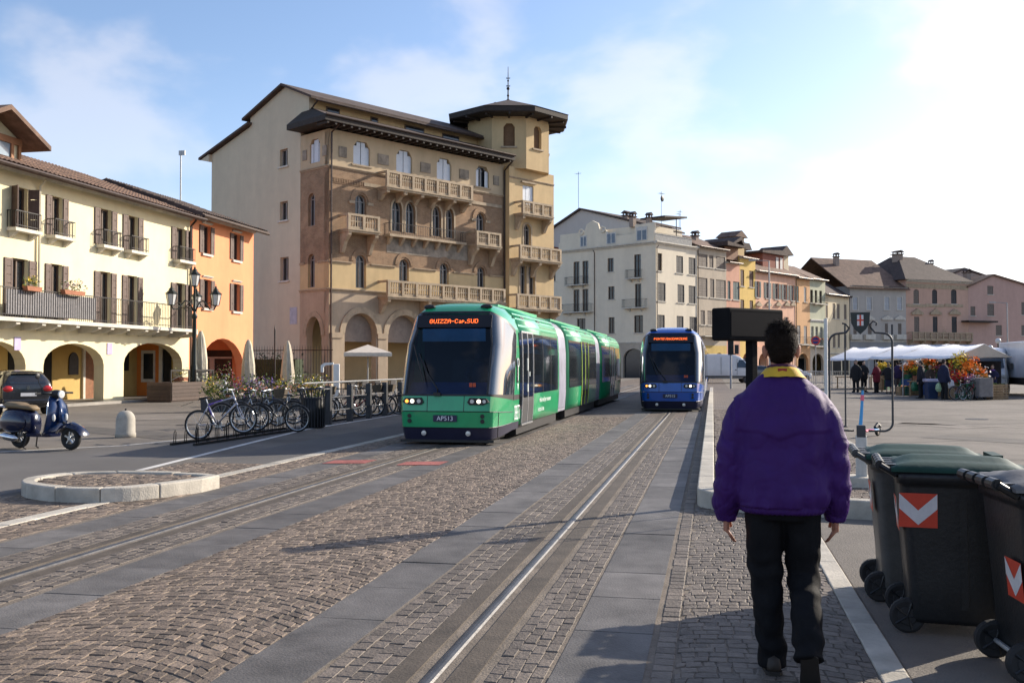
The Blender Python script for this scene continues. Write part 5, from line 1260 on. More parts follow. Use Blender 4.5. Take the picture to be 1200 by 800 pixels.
# far off closing blocks on the right, outside the picture, so that the square is enclosed
# ================================================================== TRAMS
FONT = {'G': '01110 10001 10000 10111 10001 10001 01110', 'U': '10001 10001 10001 10001 10001 10001 01110', 'I': '111 010 010 010 010 010 111',
        'Z': '11111 00001 00010 00100 01000 10000 11111', 'A': '01110 10001 10001 11111 10001 10001 10001', '-': '0000 0000 0000 1111 0000 0000 0000',
        'C': '01110 10001 10000 10000 10000 10001 01110', 'a': '0000 0000 0110 0001 0111 1001 0111', 'p': '0000 0000 1110 1001 1110 1000 1000', '.': '00 00 00 00 00 11 11',
        'S': '01111 10000 10000 01110 00001 00001 11110', 'D': '11110 10001 10001 10001 10001 10001 11110', 'P': '11110 10001 10001 11110 10000 10000 10000',
        'O': '01110 10001 10001 10001 10001 10001 01110', 'N': '10001 11001 10101 10011 10001 10001 10001', 'T': '11111 00100 00100 00100 00100 00100 00100',
        'E': '11111 10000 10000 11110 10000 10000 11111', 'V': '10001 10001 10001 10001 10001 01010 00100', 'R': '11110 10001 10001 11110 10100 10010 10001', ' ': '00 00 00 00 00 00 00'}
m_led = mat('led_orange', (0.9, 0.18, 0.03), .5, 0, emit=(1.0, 0.16, 0.03), estr=1.5)
m_led_off = mat('led_board', (0.010, 0.010, 0.014), .4)
m_lamp = mat('lamp_white', (0.9, 0.85, 0.75), .2, 0, emit=(1.0, 0.88, 0.68), estr=2.2)
m_lamp_o = mat('lamp_amber', (0.9, 0.35, 0.05), .2, 0, emit=(1.0, 0.35, 0.05), estr=1.6)
m_black = mat('black_plastic', (0.016, 0.016, 0.017), .45, .2, 8)
m_rubber = mat('rubber', (0.022, 0.021, 0.021), .8, .2, 12)
m_chrome = mat('chrome', (0.62, 0.62, 0.63), .16, .05, 8, metal=1.0)
m_alu = mat('aluminium', (0.48, 0.49, 0.50), .33, .1, 8, metal=.8)
g_wind = glass('windscreen_glass', (0.30, 0.40, 0.50), .02, .9)
m_side = mat('tinted_side_glass', (0.014, 0.017, 0.02), .05, .3, 2, spec=.9)
m_corner = mat('corner_glass', (0.03, 0.045, 0.06), .04, .2, 2, spec=1.0, coat=1.0)
m_inside = mat('cab_interior', (0.03, 0.033, 0.04), .8)
m_dash = mat('dash_blue', (0.02, 0.07, 0.30), .5)
m_blind = mat('sun_blind', (0.22, 0.50, 0.68), .7)
def led_text(s, dot, M, parent, name='led_lettering'):
    mb = MB(); x = 0; cols = []
    for ch in s:
        rows = FONT[ch].split(); w = len(rows[0])
        for r, row in enumerate(rows):
            for c, v in enumerate(row):
                if v == '1': cols.append((x + c, 6 - r))
        x += w + 1
    for c, r in cols: mb.box((c - x / 2) * dot, (c - x / 2 + .78) * dot, -.006, 0, (r - 3.5) * dot, (r - 3.5 + .78) * dot)
    return tag(mb.build(name, m_led, parent, M), kind='stuff')
def tram(name, label, X, Y, body, body2, skirt, dest, plate, dot, mods, livery):
    t = thing(name, label, 'tram', (X, Y, 0))
    # --- cab shell: a grid of stations round the nose (from left flank to right flank) by height levels
    n_side, YB = 3, 2.05
    prof_w = lambda z: float(np.interp(z, [0, .25, .8, 1.9, 2.3, 2.5, 2.68, 2.80, 2.87], [1.02, 1.06, 1.10, 1.10, 1.07, 1.02, .90, .72, .45]))
    prof_y = lambda z: float(np.interp(z, [0.0, .12, .38, .66, .98, 1.05, 1.5, 2.0, 2.45, 2.62, 2.74, 2.82, 2.88], [.22, .10, .02, 0, .05, .07, .26, .49, .71, .80, .92, 1.12, 1.6]))
    fz = [.10, .34, .66, .96, 1.00, 1.5, 2.0, 2.63, 2.67, 2.77, 2.84, 2.88]
    sz = [.22, .38, .60, .84, .95, 1.4, 1.85, 2.22, 2.32, 2.55, 2.76, 2.86]
    cols_ = []
    def station(k):
        """plan parameter: k in 0..1 from centre of nose to the flank end"""
        return k
    K = [0, .25, .5, .75, 1.0, 1.12, 1.26, 1.42, 1.60, 1.80, 2.0, 2.18, 3.0]     # <=1 flat front, 1..2 corner, >2 flank
    def pt(k, j, sgn):
        b = min(1, max(0, (k - 1.0) / 1.0)); z = fz[j] * (1 - b ** 1.5) + sz[j] * b ** 1.5
        w = prof_w(z); f = prof_y(z); fwid = w * .755
        if k <= 1: x = fwid * k; y = f + .035 * k * k
        elif k <= 2:
            q = (k - 1) * PI / 2; x = fwid + (w - fwid) * math.sin(q) ** .9; y = f + .035 + (max(1.30 - f * .35, .4)) * (1 - math.cos(q)) ** 1.0
        else:
            y2 = f + .035 + max(1.30 - f * .35, .4); x = w; y = y2 + (YB - y2) * (k - 2)
        return Vector((sgn * x, y, z))
    ks = [(-1, k) for k in K[::-1]] + [(1, k) for k in K[1:]]
    P = [[pt(k, j, s) for j in range(len(fz))] for s, k in ks]
    names = {}
    def put(nm, i, j, off=0):
        names.setdefault(nm, []).append((i, j))
    for i in range(len(ks) - 1):
        km = (ks[i][1] + ks[i + 1][1]) / 2; sg = 'left' if i < len(ks) // 2 else 'right'
        for j in range(len(fz) - 1):
            if j == 0: put('bumper', i, j)
            elif j == 1: put('front_panel' if km < 1.3 else 'corner_panel_' + sg, i, j)
            elif j == 2: put('bonnet_panel' if km < 1.12 else 'corner_panel_' + sg, i, j)
            elif j == 3: put('seal', i, j)
            elif j <= 6: put('windscreen' if km < 1.0 else 'corner_window_' + sg if km < 2.0 else 'pillar_' + sg, i, j)
            elif j == 7: put('seal' if km < 2 else 'pillar_' + sg, i, j)
            else: put('roof_cap', i, j)
    mm = {'bumper': skirt, 'front_panel': body, 'bonnet_panel': body, 'seal': m_black, 'windscreen': g_wind, 'roof_cap': body}
    for nm, cells in names.items():
        mb = MB(); mb.smooth = True; idx = {}
        for i, j in cells:
            q = []
            for a, c in ((i, j), (i + 1, j), (i + 1, j + 1), (i, j + 1)):
                if (a, c) not in idx: idx[(a, c)] = len(mb.v); mb.v.append(tuple(P[a][c]))
                q.append(idx[(a, c)])
            mb.f.append(q); mb.mi.append(0); mb.sm.append(True)
        base = nm.rsplit('_', 1)[0] if nm.endswith(('left', 'right')) else nm
        m = mm.get(nm) or (m_corner if base == 'corner_window' else body)
        mb.build(base, m, t, fix=False)
    # seams between panels
    mb = MB()
    for j in (1, 2): mb.tube([P[i][j] + Vector((0, -.002, 0)) for i in range(2, len(ks) - 2)], .009, 5)
    for s, k in ((-1, 1.0), (1, 1.0)): mb.tube([pt(k, j, s) for j in range(4, 8)], .022, 6)
    for s in (-1, 1):
        mb.tube([pt(1.45, j, s) for j in range(0, 3)], .008, 5); mb.tube([pt(.45, j, s) for j in (2, 3)], .007, 5); mb.tube([pt(2.0, j, s) for j in range(3, 8)], .012, 5)
    mb.build('seam', m_black, t)
    # --- interior of the cab
    mb = MB(); mb.box(-.98, .98, 1.9, 1.94, .5, 2.6); mb.box(-.98, .98, .5, 1.9, .42, .46); mb.build('bulkhead', m_inside, t)
    mb = MB(); mb.loft([[(-.85, .30, 1.02), (.85, .30, 1.02), (.85, .30, .6), (-.85, .30, .6)], [(-.9, .75, 1.22), (.9, .75, 1.22), (.9, .75, .6), (-.9, .75, .6)], [(-.9, 1.05, 1.05), (.9, 1.05, 1.05), (.9, 1.05, .6), (-.9, 1.05, .6)]]); mb.build('dashboard', m_dash, t)
    y_ = prof_y(2.2) + .09
    mb = MB(); mb.box(-.66, .66, y_, y_ + .02, 2.05, 2.31); mb.build('sun_blind', m_blind, t)
    mb = MB(); mb.box(-.25, .35, 1.5, 1.62, .9, 1.7); mb.box(-.25, .35, 1.1, 1.6, .8, .92); mb.build('driver_seat', m_black, t)
    # driver
    mb = MB(); mb.smooth = True; mb.ball((.38, 1.28, 1.78), .10, .11, .14); mb.tube([(.38, 1.36, 1.1), (.38, 1.34, 1.4), (.38, 1.32, 1.58), (.38, 1.30, 1.66)], [.19, .21, .14, .06], 10)
    for s in (-1, 1): mb.tube([(.38 + s * .2, 1.33, 1.52), (.38 + s * .26, 1.2, 1.3), (.38 + s * .15, .95, 1.25)], [.075, .06, .045], 8)
    d_ = mb.build('driver', mat('driver_clothes', (.035, .04, .06), .8), None); d_.location = (X, Y, 0); d_['label'] = 'driver in dark clothes seated behind the windscreen of the ' + ('green' if livery == 'g' else 'blue') + ' tram'; d_['category'] = 'person'; d_.name = 'person'
    # --- destination board behind the top of the windscreen, set into a black frame
    tilt = math.atan2(prof_y(2.55) - prof_y(2.38), .17)
    Md = T(0, prof_y(2.46) - .012, 2.46, rx=-tilt)
    mb = MB(); mb.box(-.78, .78, .0, .02, -.14, .14); db = mb.build('destination_board', m_led_off, t, Md)
    led_text(dest, dot, T(0, -.002, 0), db)
    # --- lamps
    for s in (-1, 1):
        p = pt(.93, 2, s); z = .86
        mb = MB(); mb.M = T(s * .62, prof_y(z) + .015, z); mb.prism([(s * -.18, -.02), (s * -.13, -.07), (s * .14, -.07), (s * .26, -.015), (s * .20, .06), (s * -.13, .07)], -.035, .03, 'y'); h = mb.build('headlight_housing', m_black, t)
        for k, (o_, m_, r_) in enumerate(((-.08, m_alu, .040), (.055, m_lamp, .040), (.165, m_lamp_o if s < 0 else m_alu, .035))):
            mb = MB(); mb.M = T(s * (.62 + o_), prof_y(z) - .026, z, rx=PI / 2); mb.lathe([(0.001, .0), (r_, .0), (r_, -.03)], 14); mb.build('headlight', m_, h)
        for q in (.30, .55):
            pass
        mb = MB(); mb.M = T(s * .80, prof_y(.5) + .005, .52, rx=PI / 2)
        for q in (-.05, .05): mb.M = T(s * .74, prof_y(.5) + .012, .52 + q, rx=PI / 2); mb.lathe([(.001, .0), (.04, .0), (.045, -.02)], 12)
        mb.build('reflector', m_black, t)
        mb = MB(); mb.M = T(s * .45, prof_y(.22) - .005, .23, rx=PI / 2); mb.lathe([(.001, .015), (.05, .012), (.055, -.04)], 12); mb.build('fog_light', m_alu, t)
        mb = MB(); c = pt(1.06, 9, s); mb.ball((c.x, c.y - .02, c.z), .13, .06, .055, 10, 6); mb.build('marker_light', m_black, t)
    # number plate
    mb = MB(); mb.box(-.24, .24, prof_y(.52) - .022, prof_y(.52) - .008, .46, .59); pl = mb.build('number_plate', mat('plate_navy', (0.02, 0.022, 0.06), .5), t)
    link('lettering', text_mesh(plate, .125, .002), pl, T(0, prof_y(.52) - .024, .522, rx=PI / 2)).data.materials.append(mat('plate_white', (.75, .75, .78), .5))
    # wiper
    mb = MB(); mb.tube([(-.18, .06, .98), (-.16, .02, 1.10), (-.42, .11, 1.45), (-.60, .22, 1.80)], .014, 5); mb.tube([(-.44, .02, 1.22), (-.72, .26, 1.98)], .011, 5); mb.box(-.24, -.10, -.0, .06, .96, 1.03); mb.build('wiper', m_black, t)
    # warning triangle sticker
    mb = MB(); mb.box(.46, .52, prof_y(1.18) - .01, prof_y(1.18) - .004, 1.14, 1.22); mb.box(.53, .59, prof_y(1.18) - .01, prof_y(1.18) - .004, 1.14, 1.22); mb.build('sticker', mat('sticker_red', (.5, .08, .03), .5), t)
    # underside guide gear
    mb = MB(); mb.box(-.8, .8, .25, 1.9, .06, .24); mb.prism([(-.95, .12), (.95, .12), (1.0, .5), (-1.0, .5)], .05, .10, 'z'); mb.build('guide_gear', m_black, t)
    # --- coaches
    sec = [(prof_w(z), z) for z in (.30, .45, .80, 1.4, 1.9, 2.22, 2.36, 2.50, 2.62, 2.74, 2.82, 2.87)]
    ring = [(x, z) for x, z in sec] + [(-x, z) for x, z in sec[::-1]]
    for mi_, (a, e, kind) in enumerate(mods):
        if kind == 'body':
            c = t
            mb = MB(); mb.smooth = False; mb.loft([[(x, a, z) for x, z in ring], [(x, e, z) for x, z in ring]]); cb_ = mb.build('coach', body, t)
            for p in cb_.data.polygons: p.use_smooth = len(p.vertices) == 4
            # roof fairing ribs and vents
            for s in (-1, 1):
                for z, ht in ((2.40, .045), (2.56, .03), (2.66, .03)):
                    w = prof_w(z + ht / 2) + .012
                    mb = MB(); mb.loft([[(s * w, y, z), (s * (w - .01), y, z + ht), (s * (w - .05), y, z + ht), (s * (w - .05), y, z)] for y in (a + .05, e - .05)]); mb.build('roof_rib', body2, cb_)
                y = a + .8
                while y < e - .8:
                    for q in (0, .22):
                        z = 2.585; mb = MB(); w0, w1 = prof_w(z) + .012, prof_w(z + .05) + .012
                        mb.loft([[(s * w0, y + q, z), (s * w1, y + q, z + .055), (s * (w1 - .06), y + q, z + .055), (s * (w0 - .06), y + q, z)], [(s * w0, y + q + .16, z), (s * w1, y + q + .16, z + .055), (s * (w1 - .06), y + q + .16, z + .055), (s * (w0 - .06), y + q + .16, z)]]); mb.build('roof_vent', m_black, cb_)
                    y += 2.1
            mb = MB(); mb.box(-.55, .55, a + .3, e - .3, 2.84, 2.895); mb.build('roof_pod', body2, cb_)
            mb = MB(); mb.box(-prof_w(.3) + .05, prof_w(.3) - .05, a, e, .08, .30); mb.build('underframe', m_black, cb_)
        else:
            mb = MB(); n = 9; rr = []
            for k in range(2 * n + 1):
                y = a + (e - a) * k / (2 * n); sc = .965 if k % 2 else .94
                rr.append([(x * sc, y, .3 + (z - .3) * (.985 if k % 2 else .975)) for x, z in ring])
            mb.loft(rr); mb.build('bellows', mat('bellows_' + livery, (.30, .30, .35) if livery == 'g' else (.5, .5, .52), .6, .15, 5), t)
    def side_panel(nm, a, e, z0, z1, m, s, th=.012, parent=None, off=.004):
        mb = MB(); zs = [z0 + (z1 - z0) * k / 6 for k in range(7)]
        lo = [(s * (prof_w(z) + off), z) for z in zs]; hi = [(s * (prof_w(z) + off + th), z) for z in zs]
        mb.loft([[(x, y, z) for x, z in lo + hi[::-1]] for y in (a, e)]); return mb.build(nm, m, parent or t)
    return t, side_panel, prof_w
m_gr = mat('tram_green', (0.010, 0.335, 0.125), .30, .14, 1.5, spec=.5, coat=.6)
m_gr2 = mat('tram_green_light', (0.10, 0.50, 0.26), .35, .06, 2, coat=.3)
m_skirt = mat('tram_skirt', (0.020, 0.020, 0.045), .4, .15, 4)
m_bl = mat('tram_blue', (0.006, 0.085, 0.40), .26, .06, 2, spec=.5, coat=.6)
m_bl2 = mat('tram_blue_light', (0.45, 0.48, 0.52), .35, .06, 2, coat=.3)
m_letter = mat('lettering_white', (.72, .78, .74), .6)
gt, sp, pw = tram('tram', 'green articulated tram with orange lit destination sign over its dark windscreen', TL, 18.9, m_gr, m_gr2, m_skirt, 'GUIZZA-Cap.SUD', 'AP513', .0135,
    [(2.05, 7.55, 'body'), (7.55, 9.2, 'bellows'), (9.2, 16.3, 'body'), (16.3, 17.8, 'bellows'), (17.8, 25.6, 'body')], 'g')
for s in (-1, 1):
    sp('side_window', 1.98, 2.25, .62, 2.26, m_side, s)
    d = sp('door', 2.28, 3.62, .30, 2.30, m_side, s)
    for y in (2.28, 2.94, 3.60): sp('door_frame', y - .025, y + .025, .32, 2.30, m_alu, s, .022, d)
    sp('door_frame', 2.28, 3.62, 2.27, 2.31, m_alu, s, .02, d); sp('door_panel', 2.32, 3.58, .32, .86, mat('door_grey', (.035, .037, .04), .5), s, .016, d); sp('door_sill', 2.28, 3.62, .26, .30, m_alu, s, .03, d)
    if s > 0:
        for y, z0, z1 in ((2.83, 1.45, 1.72), (3.06, 1.32, 1.42), (2.83, .98, 1.15)): sp('notice', y, y + .05, z0, z1, m_letter, s, .026, d)
    w_ = sp('side_window', 3.66, 7.30, .92, 2.28, m_side, s)
    for y in (4.9, 6.1): sp('window_bar', y, y + .03, .93, 2.27, m_black, s, .016, w_)
    w_ = sp('side_window', 9.5, 12.1, .92, 2.28, m_side, s); d = sp('door', 12.2, 14.0, .30, 2.30, m_side, s)
    for y in (12.25, 13.1, 13.95): sp('door_frame', y - .04, y + .04, .32, 2.30, mat('door_lime', (.30, .42, .04), .5), s, .022, d)
    w_ = sp('side_window', 14.1, 16.1, .92, 2.28, m_side, s); sp('side_window', 18.1, 21.0, .92, 2.28, m_side, s)
    d = sp('door', 21.2, 23.0, .30, 2.30, m_side, s)
    for y in (21.25, 22.1, 22.95): sp('door_frame', y - .03, y + .03, .32, 2.30, m_alu, s, .022, d)
    sp('side_window', 23.3, 25.2, .92, 2.28, m_side, s)
    sp('bellows_advert', 7.75, 8.95, .40, 2.35, mat('advert_silver', (.38, .39, .47), .35, .3, 2, metal=.4), s, .02, None, -.04)
    sp('bellows_advert', 16.5, 17.4, .40, 2.35, MATS['advert_silver'], s, .02, None, -.04)
    sp('coach_edge', 25.58, 25.66, .35, 2.75, m_black, s)
# lettering on the right flank
for txt, y, z, sz in (('DEBLETTI', 1.72, .56, .30), ('mille modi per muoversi', 5.3, .74, .17), ('in tutta la citta', 4.75, .52, .15)):
    me = text_mesh(txt, sz, .002, 'CENTER'); me.materials.append(m_letter)
    if txt[0] == 'D':
        o_ = link('lettering', me, gt, T(pw(.6) + .016, y, z, rz=PI / 2) @ Matrix.Rotation(PI / 2, 4, 'X') @ Matrix.Diagonal((.46, 1.45, 1, 1)))
    else: o_ = link('lettering', me, gt, T(pw(z) + .012, y, z, rz=PI / 2) @ Matrix.Rotation(PI / 2, 4, 'X'))
# emblem on the green pillar
mb = MB(); mb.lathe([(.001, .01), (.105, .01), (.105, 0)], 20); em = mb.build('emblem', m_black, gt, T(pw(1.55) + .01, 1.72, 1.62, ry=PI / 2))
mb = MB(); mb.torus((0, 0, .012), .085, .014, 20, 5, 'z'); mb.build('emblem_ring', m_letter, em)
mb = MB(); mb.box(-.42, -.02, -.055, .055, .008, .014); mb.M = Matrix(); o_ = mb.build('emblem_banner', m_black, em, T(0, 0, 0, ry=0) @ Matrix.Rotation(PI, 4, 'Z'))
mb = MB(); mb.box(.06, .38, -.02, .02, .0145, .018); mb.build('emblem_figure', m_letter, em)
mb = MB(); mb.prism([(.44, -.05), (.44, .05), (.60, 0)], .008, .014, 'z'); mb.build('emblem_point', m_letter, em)
# turn signal
mb = MB(); mb.ball((pw(.5) - .16, 1.05, .52), .03, .05, .03, 8, 6); mb.build('turn_signal', m_lamp_o, gt)

bt, sp, pw = tram('tram', 'blue tram with an orange lit sign standing behind the walking man', TR, 33.9, m_bl, m_bl2, m_skirt, 'PONTEVIGODARZERE', 'AP515', .0122,
    [(2.05, 7.55, 'body'), (7.55, 9.2, 'bellows'), (9.2, 16.3, 'body'), (16.3, 17.8, 'bellows'), (17.8, 25.6, 'body')], 'b')
m_wh = mat('tram_white', (.62, .63, .64), .3, .05, 2, coat=.5)
for s in (-1, 1):
    d = sp('door', 2.28, 3.62, .30, 2.30, m_side, s); w_ = sp('side_window', 3.66, 7.30, .92, 2.28, m_side, s)
    sp('side_panel', 3.66, 7.5, .34, .90, m_wh, s); sp('side_panel', 1.75, 2.26, .40, 2.3, m_wh, s); sp('side_panel', 9.3, 16.2, .34, .90, m_wh, s)
    sp('side_window', 9.5, 16.1, .92, 2.28, m_side, s); sp('side_window', 18.1, 25.2, .92, 2.28, m_side, s)
    for y in (2.28, 2.94, 3.60): sp('door_frame', y - .025, y + .025, .32, 2.30, m_alu, s, .022, d)
# ================================================================== STREET FURNITURE AND VEHICLES
m_post = mat('post_grey', (0.045, 0.046, 0.05), .5, .2, 8)
m_galv = mat('galvanised', (0.42, 0.42, 0.41), .5, .15, 10, metal=.5, stain=.3)
m_cast = mat('cast_iron_green', (0.028, 0.034, 0.030), .5, .3, 8, metal=.3)
m_lglass = mat('lantern_glass', (0.62, 0.62, 0.60), .15, .1, 5)
# ---- wheelie bins
m_bin = mat('bin_black', (0.016, 0.017, 0.018), .42, .25, 5, .12, 40, stain=.3)
m_bink = mat('bin_grey', (0.085, 0.082, 0.076), .42, .25, 5, .12, 40, stain=.35)
m_lidg = mat('lid_green', (0.008, 0.042, 0.026), .55, .25, 4, .1, 30, stain=.25, spec=.22)
m_lidgrey = mat('lid_grey', (0.12, 0.115, 0.11), .55, .2, 4, .1, 30, stain=.25, spec=.25)
m_sred = mat('sticker_orange_red', (0.62, 0.055, 0.025), .4, .12, 9); m_swh = mat('sticker_white', (.72, .70, .68), .4, .1, 9, stain=.2)
def rrect(x0, x1, y0, y1, r, z, n=4):
    pts = []
    for cx, cy, a0 in ((x1 - r, y1 - r, 0), (x0 + r, y1 - r, 90), (x0 + r, y0 + r, 180), (x1 - r, y0 + r, 270)):
        for k in range(n + 1): a = R(a0 + 90 * k / n); pts.append((cx + r * math.cos(a), cy + r * math.sin(a), z))
    return pts
def bin_(label, loc, rz, lidm, bodym, back_sticker=True, side_sticker=True, zs=.70):
    t = thing('wheelie_bin', label, 'bin', loc, rz, 'wheelie bins at the kerb')
    mb = MB(); mb.smooth = False
    prof = [(.07, .265, .262, .02), (.10, .28, .272, 0), (.30, .288, .276, 0), (.86, .335, .298, 0), (.88, .335, .30, 0), (.885, .352, .315, 0), (.955, .358, .32, 0), (.96, .33, .295, 0)]
    mb.loft([rrect(-hx_ + .02, hx_, -hy, hy, .06, z) for z, hx_, hy, _ in prof])
    b = mb.build('body', bodym, t)
    for p in b.data.polygons: p.use_smooth = True
    # recessed ribs on the flanks
    for y in (-1, 1):
        for q in (.04, .21): mb = MB(); mb.loft([[(q - .02 - z * .02, y * (.276 + (z - .3) * .0393 + .006), z), (q + .02 - z * .02, y * (.276 + (z - .3) * .0393 + .006), z), (q + .02, y * (.266 + (z - .3) * .0393), z), (q - .02, y * (.266 + (z - .3) * .0393), z)] for z in (.16, .80)]); mb.build('rib', bodym, b)
    # lid: shallow dome in two humps, lip in front
    mb = MB(); mb.smooth = True; nx, ny = 18, 12; vs = []
    for i in range(nx + 1):
        for j in range(ny + 1):
            u = i / nx; v = j / ny * 2 - 1; x = -.36 + .80 * u; e_ = max(0, min(1, (1 - abs(v)) * 3.2, (1 - u) * 4.5, u * 4.5 + .3)); edge = e_ * e_ * (3 - 2 * e_)
            z = .970 + .034 * edge + .030 * (1 - v * v) * edge * (.6 + .4 * math.sin(PI * u)) + .012 * math.cos(v * PI * 2.0) * edge - .015 * u
            vs.append((x, v * .335, z))
    fs = [(i * (ny + 1) + j, (i + 1) * (ny + 1) + j, (i + 1) * (ny + 1) + j + 1, i * (ny + 1) + j + 1) for i in range(nx) for j in range(ny)]
    mb.add(vs, fs)
    rim = [(0 * (ny + 1) + j) for j in range(ny + 1)] + [i * (ny + 1) + ny for i in range(1, nx + 1)] + [nx * (ny + 1) + j for j in range(ny - 1, -1, -1)] + [i * (ny + 1) for i in range(nx - 1, 0, -1)]
    lo = [(vs[k][0] * 1.004, vs[k][1] * 1.01, .955) for k in rim]; k0 = len(mb.v); mb.v += lo; n = len(rim)
    for k in range(n): mb.f.append([rim[k], rim[(k + 1) % n], k0 + (k + 1) % n, k0 + k]); mb.mi.append(0); mb.sm.append(False)
    l = mb.build('lid', lidm, t)
    mb = MB(); mb.prism([(-.10, .965), (.10, .965), (.08, .995), (-.08, .995)], -.0, .0001 + .06, 'y'); mb.M = Matrix()
    mb = MB(); mb.box(.435, .50, -.16, .16, .955, .985); mb.build('lid_grip', lidm, l)
    for y in (-.21, -.07, .07, .21): mb = MB(); mb.tube([(-.42, y - .05, .985), (-.42, y + .05, .985)], .030, 10); mb.box(-.42, -.33, y - .03, y + .03, .965, .99); mb.build('hinge', bodym, l)
    mb = MB(); mb.tube([(-.42, -.27, .985), (-.42, .27, .985)], .019, 8)
    for y in (-.27, .27): mb.tube([(-.42, y, .985), (-.33, y * 1.03, .93)], .02, 8)
    mb.build('handle', bodym, t)
    for y in (-1, 1):
        mb = MB(); mb.M = T(-.275, y * .225, .10, rx=PI / 2); mb.lathe([(.001, -.028), (.05, -.028), (.055, -.022), (.085, -.028), (.10, -.02), (.10, .02), (.085, .028), (.055, .022), (.05, .028), (.001, .028)], 22)
        w = mb.build('wheel', m_rubber, t)
        for k in range(5): a = 2 * PI * k / 5; s_ = MB(); s_.M = T(-.275, y * .225, .10, rx=PI / 2); s_.tube([(.0, 0, .024), (.08 * math.cos(a), .08 * math.sin(a), .026)], .008, 4); s_.build('spoke', m_bin, w)
    mb = MB(); mb.tube([(-.275, -.23, .10), (-.275, .23, .10)], .014, 6); mb.build('axle', m_galv, t)
    def sticker(M):
        mb = MB(); mb.quad((-.105, 0, -.10), (.105, 0, -.10), (.105, 0, .10), (-.105, 0, .10)); s_ = mb.build('sticker', m_sred, b, M)
        mb = MB(); mb.add([(-.104, -.0015, .098), (-.104, -.0015, .01), (0, -.0015, -.085), (.104, -.0015, .01), (.104, -.0015, .098), (0, -.0015, .0)], [(0, 1, 2, 5), (5, 2, 3, 4)]); mb.build('chevron', m_swh, s_)
    tl_ = math.atan(.0393)
    if side_sticker: sticker(T(-.215, -(.276 + .43 * .0393 + .0045), .73, rx=tl_ * 1))
    if back_sticker: sticker(T(-(.3245 + (zs - .70) * .084), -.16, zs, rz=-PI / 2) @ Matrix.Rotation(math.atan(.084), 4, 'X'))
    return t
bin_('green lidded wheelie bin mostly hidden behind the other green lidded bin', (1.38, 7.26, -.003), R(-4), m_lidg, m_bink, True, False)
bin_('black wheelie bin with dark green lid and big red white chevron on its side', (1.42, 6.48, -.003), R(-6), m_lidg, m_bin)
bin_('black wheelie bin with a grey lid, nearest the camera at the right edge', (1.78, 5.64, -.003), R(5), m_lidgrey, m_bin, True, False, .50)

# ---- stop display on its post behind the man
t = thing('stop_display', 'big black display box on a dark post on the tram platform behind the man', 'display', (0.44, 11.85, .15), R(48))
mb = MB(); mb.box(-.05, .05, -.05, .05, 0, 1.75); mb.build('post', mat('display_matt', (.010, .010, .011), .85, .2, 6, spec=.08), t, bevel=.01)
mb = MB(); mb.box(-.54, .42, -.13, .13, 1.70, 2.07); mb.build('display_box', mat('display_matt', (.010, .010, .011), .85, .2, 6, spec=.08), t, bevel=.025, seg=3)
mb = MB(); mb.box(-.50, .38, -.136, -.131, 1.75, 2.02); mb.build('screen', mat('screen_off', (.008, .008, .010), .7, spec=.08), t)
mb = MB(); mb.box(-.14, .14, -.14, .14, 0, .02); mb.build('base_plate', m_post, t)
# ---- crest frame sign
t = thing('crest_sign', 'dark bent tube frame topped by a shield with a red and white cross', 'sign', (1.68, 12.12, .24), R(-6))
W_ = .345; zb, zt = .575, 1.70
mb = MB(); r = .10
pts = [(-W_, 0, zb + r)] + [(-W_, 0, zt - r)]
def arc(cx, cz, a0, a1, r, n=6): return [(cx + r * math.cos(R(a0 + (a1 - a0) * k / n)), 0, cz + r * math.sin(R(a0 + (a1 - a0) * k / n))) for k in range(n + 1)]
pts = [(-.08, 0, zb)] + arc(-W_ + r, zb + r, 270, 180, r) + arc(-W_ + r, zt - r, 180, 90, r) + [(-.16, 0, zt + .01), (-.12, 0, zt + .06)]
pts2 = [(-x, y, z) for x, y, z in pts]
mb.smooth = True; mb.tube(pts, .0125, 8); mb.tube(pts2, .0125, 8)
mb.tube([(-.12, 0, zt + .06), (-.16, 0, zt + .11), (-.20, 0, zt + .12)], .011, 6); mb.tube([(.12, 0, zt + .05), (.10, 0, zt + .10), (.14, 0, zt + .14), (.18, 0, zt + .12), (.17, 0, zt + .09)], .010, 6)
mb.build('frame', m_post, t)
mb = MB(); mb.tube([(W_ - .0, 0, zt - .02), (W_, 0, zt + .10)], .012, 6); mb.build('finial', m_post, t)
sh = [(-.108, .185), (.108, .185), (.099, .06), (.064, -.01), (0, -.07), (-.064, -.01), (-.099, .06)]
mb = MB(); mb.prism([(x, z + zt + .06) for x, z in sh], -.016, .016, 'y'); s_ = mb.build('shield', mat('shield_dark', (.03, .035, .032), .5), t)
mb = MB(); mb.box(-.035, .035, -.020, -.0165, zt + .09, zt + .215); mb.build('arms_field', m_swh, s_)
mb = MB(); mb.box(-.009, .009, -.023, -.0205, zt + .09, zt + .215); mb.box(-.035, .035, -.0232, -.0207, zt + .145, zt + .162); mb.build('red_cross', m_sred, s_)
mb = MB(); mb.box(-.05, .05, -.05, .05, .50, .64); mb.build('coupling', m_post, t, bevel=.01)
mb = MB(); mb.box(-.062, .062, -.045, .045, 0, .52); mb.build('pillar', mat('pillar_white', (.55, .54, .50), .7, .15, 6, stain=.4), t, bevel=.01)
